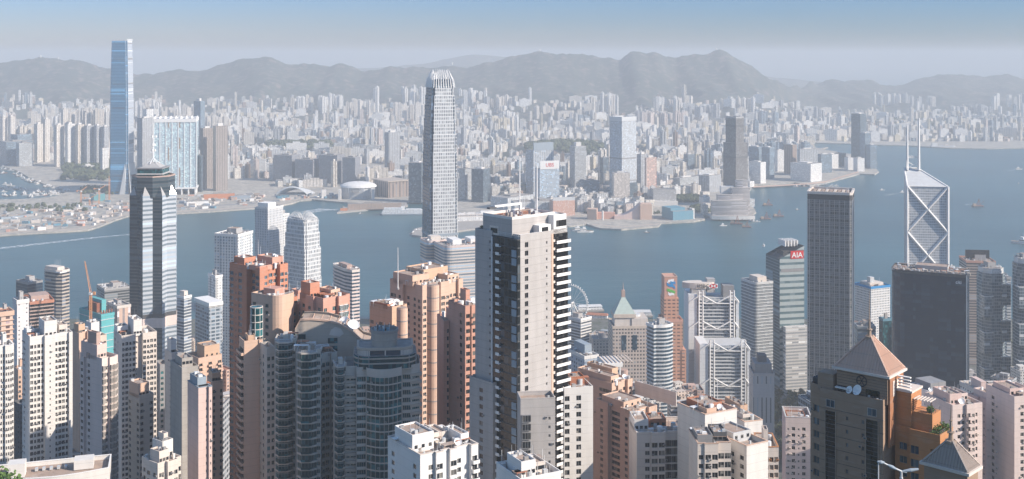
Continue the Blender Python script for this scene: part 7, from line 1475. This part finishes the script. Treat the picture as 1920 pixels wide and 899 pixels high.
T('white_block_flats', 'long white block with a railed roof deck at its back', 1330, 1396, 1430, 792, 460, 30, '..', '..', 'white_render', 3.05, d=26, trim='peach', roof=2.2, blocks=[(.1, .5, .1, .6, 3, 'warm_white'), (.5, .9, .4, .9, 4, 'apricot')])
T('orange_trim_flats', 'white flats with orange window frames at the lower right of centre', 1418, 1424, 1460, 838, 440, -6+14, 'n,.4:WW,0:W', '.', 'warm_white', 3.0, frame='orange_tile', d=16, trim='orange_tile', ac=.3)
T('pink_low_flats', 'pale pink flats with roof garden left of the brown pyramid tower', 1468, 1473, 1522, 782, 540, 6, 'nwnw.', '.', 'pale_pink', 3.0, frame='warm_white', d=16, trim='white_render', ac=.4, blocks=[(.1, .8, .2, .8, .8, 'roof_red', 'roof_garden')], par=2)
def terrace_plants():
    for px, py, D in ((1358, 828, 402), (1378, 836, 402), (1348, 800, 430), (1300, 770, 440)):
        root = thing('planter', {1358: 'orange and green planter left on the railed white terrace', 1378: 'planter of yellow green shrubs right on the railed white terrace', 1348: 'potted shrubs behind the wooden roof terrace', 1300: 'potted shrubs on the tallest warm white block roof'}[px], 'planter', (gx(px, D+8), D+8, gz(py+6, D+8))); MB().box(-2.2, 2.2, -.7, .7, 0, .7).build('trough', W['roof_red'], root)
        b = MB(); [crown(b, (x, 0, 1.3), .9, 60, rnd, .22) for x in (-1.6, -.5, .6, 1.6)]; b.build('shrubs', LEAF[rnd.choice((1, 2))], root)
terrace_plants()
# ---- brown tower with pyramid roof
def pyramid_roof(root, cx, cy, w_, d_, z, hh, mat, seams=13, spire=10):
    b = MB(); ap = .5; q = [(cx-w_/2, cy-d_/2), (cx+w_/2, cy-d_/2), (cx+w_/2, cy+d_/2), (cx-w_/2, cy+d_/2)]; t = [(cx-ap, cy-ap), (cx+ap, cy-ap), (cx+ap, cy+ap), (cx-ap, cy+ap)]
    b.prism(q, z, z+hh, 0, 0, True, t, True); rf = b.build('pyramid_roof', W[mat], root)
    b = MB()
    for k in range(4):
        a, c = Vector((*q[k], z)), Vector((*q[(k+1) % 4], z)); ta, tc = Vector((*t[k], z+hh)), Vector((*t[(k+1) % 4], z+hh)); n = (c-a).cross(ta-a).normalized()*.12
        for i in range(1, seams): u = i/seams; e = a.lerp(c, u)+n; m = 1-abs(2*u-1); apx = a.lerp(c, .5); top = e.lerp(ta.lerp(tc, .5)+n, 1); lim = m; mid = Vector((e.x, e.y, e.z)); up = (ta.lerp(tc, .5)-apx)*lim; b.tube(e, e+up, .13, 4)
        b.tube(a+n, ta+n, .28, 5)
    b.build('standing_seams', W[mat], root)
    b = MB(); b.box(cx-w_/2-.5, cx+w_/2+.5, cy-d_/2-.5, cy+d_/2+.5, z-.6, z); b.build('eaves', W['warm_white'], root)
    b = MB(); b.cyl(cx, cy, 1.15, z+hh-.8, z+hh, 10); b.cyl(cx, cy, .55, z+hh, z+hh+1.6, 10, .42); b.cyl(cx, cy, .75, z+hh+1.5, z+hh+1.75, 10); b.cyl(cx, cy, .32, z+hh+1.75, z+hh+4, 8, .22); b.cyl(cx, cy, .4, z+hh+4, z+hh+4.2, 8); b.tube((cx, cy, z+hh+4), (cx, cy, z+hh+spire), .16, 6, .04); b.build('spire', W['tan'], root)
def brown_tower():
    D = 285; s = F/D; al = math.atan((1628-CX)/F); phi = -al-math.radians(24); X = gx(1664, D)
    root = thing('brown_pyramid_tower', 'dark brown tower under a ribbed tan pyramid roof with spire', 'apartment tower', (X, D, 190), phi)   # origin: front right corner of the crown block
    zz = lambda y: gz(y, D)-190
    # crown block: from x=-15 to 0 along the front
    CW = 13.4; CD = 9; hc = zz(709)
    P1 = [(-CW, 0), (0, 0), (0, CD), (-CW, CD)]; MB().prism(P1, zz(760), hc, 0, 1).build('crown_block', [W['brown_stone'], W['roof_dark']], root)
    for i in range(9): MB().box(-CW-.02, .02, -.05, 0, zz(757)+i*.72, zz(757)+i*.72+.07).build('stone_course', W['charcoal'], root)
    pyramid_roof(root, -CW/2, CD/2, CW+.9, CD+1.0, hc+.6, 8.0, 'pyramid_tile', 19, 11.5)
    b = MB(); c = Vector((-CW*.5, -.12, zz(724))); n = 18; [b.tube(c+Vector((1.3*math.cos(2*math.pi*i/n), 0, 1.3*math.sin(2*math.pi*i/n))), c+Vector((1.3*math.cos(2*math.pi*(i+1)/n), 0, 1.3*math.sin(2*math.pi*(i+1)/n))), .12, 4) for i in range(n)]; [b.tube(c, c+Vector((1.2*math.cos(i*math.pi/3), 0, 1.2*math.sin(i*math.pi/3))), .08, 4) for i in range(6)]; b.build('round_emblem', W['charcoal'], root)
    # right lit side returns in rust
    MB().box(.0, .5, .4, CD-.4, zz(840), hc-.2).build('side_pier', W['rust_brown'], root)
    for k in range(3): MB().box(.5, .62, 2+k*2.3, 3.2+k*2.3, hc-5, hc-1.2).build('pier_recess', W['warm_white'], root)
    # main shaded body
    MBp = [(-21.5, 1.5), (-17.5, .2), (-17.5, -1.2), (-.6, -1.2), (-.6, 8), (-21.5, 10)]
    h = zz(757)
    f = type('f', (), {})
    build_tower(root, MBp, ['w', '|', '...n.n..', '|', '.', 'WW'][:6], h, zz(910)-6, 3.35, W['brown_stone'], G['blue'], W['tan'], None, roofm=W['roof_dark'], ac=.25, topgap=3.2, par=.9)
    for x0, x1 in ((-15.9, -13.2), (-5.0, -1.9)):
        MB().box(x0, x1, -1.32, -1.18, 30, h-4.6).build('glass_strip', G['black'], root); MB().box(x0-.15, x0, -1.42, -1.18, 30, h-4.4).build('strip_jamb', W['tan'], root); MB().box(x1, x1+.15, -1.42, -1.18, 30, h-4.4).build('strip_jamb', W['tan'], root)
        b = MB(); [b.box(x0, x1, -1.36, -1.3, zq, zq+.12) for zq in np.arange(h-5.6, h-36, -1.12)]; b.build('strip_transom', W['dark_grey'], root)
        parts_from(root, 'window', wtpl(2.4, 2.0, 0, G['blue'], W['warm_white'], 'w'), [Matrix.Translation(((x0+x1)/2, -1.28, h-3.6))])
    for i in range(11): MB().box(-17.6, -.5, -1.26, -1.18, h-.9-3.35*i-3.2, h-.9-3.35*i-3.1).build('stone_course', W['charcoal'], root)
    MB().box(-18.5, -14.2, -.4, 4, h, h+4.6).build('left_penthouse', W['brown_stone'], root); MB().box(-21.6, -18, 3, 9, h-1, h+2).build('left_penthouse', W['charcoal'], root)
    for i in range(7): MB().tube((-21+i*1.1, 3.5, h+2), (-21+i*1.1, 3.5, h+4.6), .07, 4).build('roof_post', W['dark_grey'], root)
    for x, r in ((-9.6, 1.0), (-7.4, 1.35)): dish(root, x, -.6, h+.1, r, -1.9, .5)
    MB().box(-13.5, -9.9, -1.0, .0, h+1.6, h+1.9).build('awning', W['bright_white'], root); MB().box(-13.2, -10, -.15, -.02, h, h+2.2).build('terrace_door', G['black'], root); MB().box(-5.6, -2, -.15, -.02, h, h+2.6).build('terrace_door', G['black'], root); MB().box(-1.6, -.8, -1.15, -1.0, h, h+1).build('roof_unit', W['steel'], root)
    rg = random.Random(8)
    for i in range(14): x = -3.8+rg.uniform(-2, 2.6); MB().box(x, x+.4, -.95, -.55, h, h+rg.uniform(.4, 1.3)).build('terrace_pot', rg.choice([W['bright_white'], W['roof_red'], W['tint_blue_grey']]), root)
    rail(root, [(-14, -1.1), (-.7, -1.1)], h+.3, 1.0, 'dark_grey')
    # right orange wing
    R_ = [(.5, 3.5), (4.6, 3.5), (4.6, 2.4), (12.2, 2.4), (12.2, 11), (.5, 11)]; hr = zz(808)
    build_tower(root, R_, ['w', '|', 'W.d', '.', '.', '.'], hr, zz(910)-6, 3.35, W['orange_tile'], G['blue'], W['tan'], None, roofm=W['roof_red'], ac=.1, topgap=2, par=.9)
    MB().box(.5, 4.4, 4, 10.5, hr-.3, zz(738)).build('orange_stair_tower', W['orange_tile'], root); MB().box(.35, 4.7, 3.8, 10.7, zz(738), zz(738)+.5).build('stair_tower_lip', W['warm_white'], root)
    for i in range(5): MB().box(1.0, 4.2, 3.9-.8*0, 4.6, zz(735)+i*.8, zz(735)+i*.8+.25).build('pergola_slat', W['bright_white'], root)
    MB().box(4.4, 9.5, 4.5, 10, hr-.3, zz(772)).build('orange_penthouse', W['orange_tile'], root); rail(root, [(4.5, 4.6), (9.3, 4.6), (9.3, 9.6)], zz(772), 1.1, 'dark_grey')
    for i in range(6): MB().box(4.6+i*.8, 4.9+i*.8, 4.7, 8.5, zz(765)+2.0, zz(765)+2.2).build('pergola_slat', W['warm_white'], root)
    MB().box(4.6, 4.8, 4.7, 4.9, zz(772), zz(765)+2).build('pergola_post', W['bark'], root); MB().box(9, 9.2, 4.7, 4.9, zz(772), zz(765)+2).build('pergola_post', W['bark'], root)
    for x, y, zq, r in ((10.6, 5, hr+1.0, 1.3), (11.3, 7.2, hr+1.4, 1.6), (10.2, 3.2, hr+.6, .7), (8.4, 6, zz(772)+.8, .9)): b = MB(); crown(b, (x, y, zq), r, 220, rg, .2); b.build('roof_shrub', LEAF[rg.choice((1, 2, 2))], root)
    rail(root, [(9.6, 2.6), (12, 2.6), (12, 10.5)], hr+.8, .9, 'dark_grey')
    USED.append((1513, 1760, 640, 900, D))
brown_tower()
def second_pyramid():
    D = 235; s = F/D; X = gx(1812, D); root = thing('small_pyramid_tower', 'second brown tower with grey ribbed pyramid at the lower right edge', 'apartment tower', (X, D, 200), -math.atan((1780-CX)/F)-math.radians(24)); zz = lambda y: gz(y, D)-200; hb = zz(890)
    MB().box(-9, .2, 0, 5.2, 40, hb).build('crown_block', W['brown_stone'], root); pyramid_roof(root, -4.4, 2.6, 9.6, 5.8, hb+.5, 4.9, 'pyramid_tile_dark', 15, 7.5)
second_pyramid()
# ---- pink flats on the right
T('pink_flats', 'pink balcony flats with dish right behind the orange roof garden', 1750, 1786, 1842, 760, 500, 36, '.ww,1:bw,0:w.', 'w.', 'pale_pink', 3.0, frame='warm_white', blocks=[(.1, .5, .2, .8, 4.5, 'dusty_pink'), (.55, .9, .4, .9, 3, 'pale_pink')], roof=2, dishes=1, ac=.4, par=1.6, d=20)
T('pink_flats', 'tall pink flats with blank left wall near the right picture edge', 1832, 1868, 1892, 758, 520, 42, '.n,.8:b', '.,-1:n,0:.', 'dusty_pink', 3.0, frame='warm_white', blocks=[(.2, .8, .3, .9, 3.5, 'pale_pink')], roof=1.8, ac=.4, d=18)
T('pink_flats', 'pink flats with tan roof cut by the right picture edge', 1880, 1902, 1960, 744, 500, 36, '.ww.ww', 'w.', 'pale_pink', 3.0, frame='warm_white', blocks=[(.05, .5, .2, .8, 3, 'dusty_pink')], roof=2, ac=.4, d=20)
T('pink_flats', 'small pink block with little roof tower behind the tall pink flats', 1842, 1866, 1900, 748, 600, 35, 'nwn', 'w', 'dusty_pink', 3.0, blocks=[(.2, .6, .3, .8, 5, 'pale_pink')], ac=.2)
# ---- lamp in front
def flood_lamp():
    D = 62; s = F/D; root = thing('flood_lamp', 'grey lamp arm with two lamp heads poking up at the bottom right', 'street lamp', (gx(1690, D), D, 378)); P_ = lambda x, y: (gx(x, D)-gx(1690, D), 0, gz(y, D)-378)
    MB().tube((0, 0, 0), P_(1690, 895), .09, 8).build('pole', W['steel'], root); b = MB(); b.tube(P_(1652, 866), P_(1664, 872), .045, 6); b.tube(P_(1664, 872), P_(1690, 884), .05, 6); b.tube(P_(1690, 884), P_(1700, 886), .05, 6); b.tube(P_(1690, 884), P_(1690, 897), .06, 6); b.build('arm', W['steel'], root)
    MB().tube(P_(1647, 866), P_(1647, 905), .03, 6).build('thin_post', W['silver'], root)
    for (x0, y0, x1, y1) in ((1645, 866, 1658, 868), (1664, 872, 1680, 880), (1692, 884, 1722, 880)):
        a, c = Vector(P_(x0, y0)), Vector(P_(x1, y1)); d = (c-a).normalized(); b = MB(); b.tube(a, a.lerp(c, .5), .05, 8, .10); b.tube(a.lerp(c, .5), c, .10, 8, .06); b.build('lamp_head', W['tint_blue_grey'], root)
flood_lamp()
# wooded slope below the flats
b = MB(); rg = random.Random(55)
for _ in range(900):
    D = rg.uniform(40, 620); px = rg.uniform(-100, 2020); X = gx(px, D); z = ground(D); r = rg.uniform(3, 6)
    if z+r*1.8 > zvis(D)-6: continue
    b.ball((X, D, z+r*.6), r, 0, 6, 4, (1, 1, .9), .25, rg)
tag(b.build('slope_trees', LEAF[0]), 'dense dark green trees covering the steep slope below the flats', 'woodland', None, 'stuff')
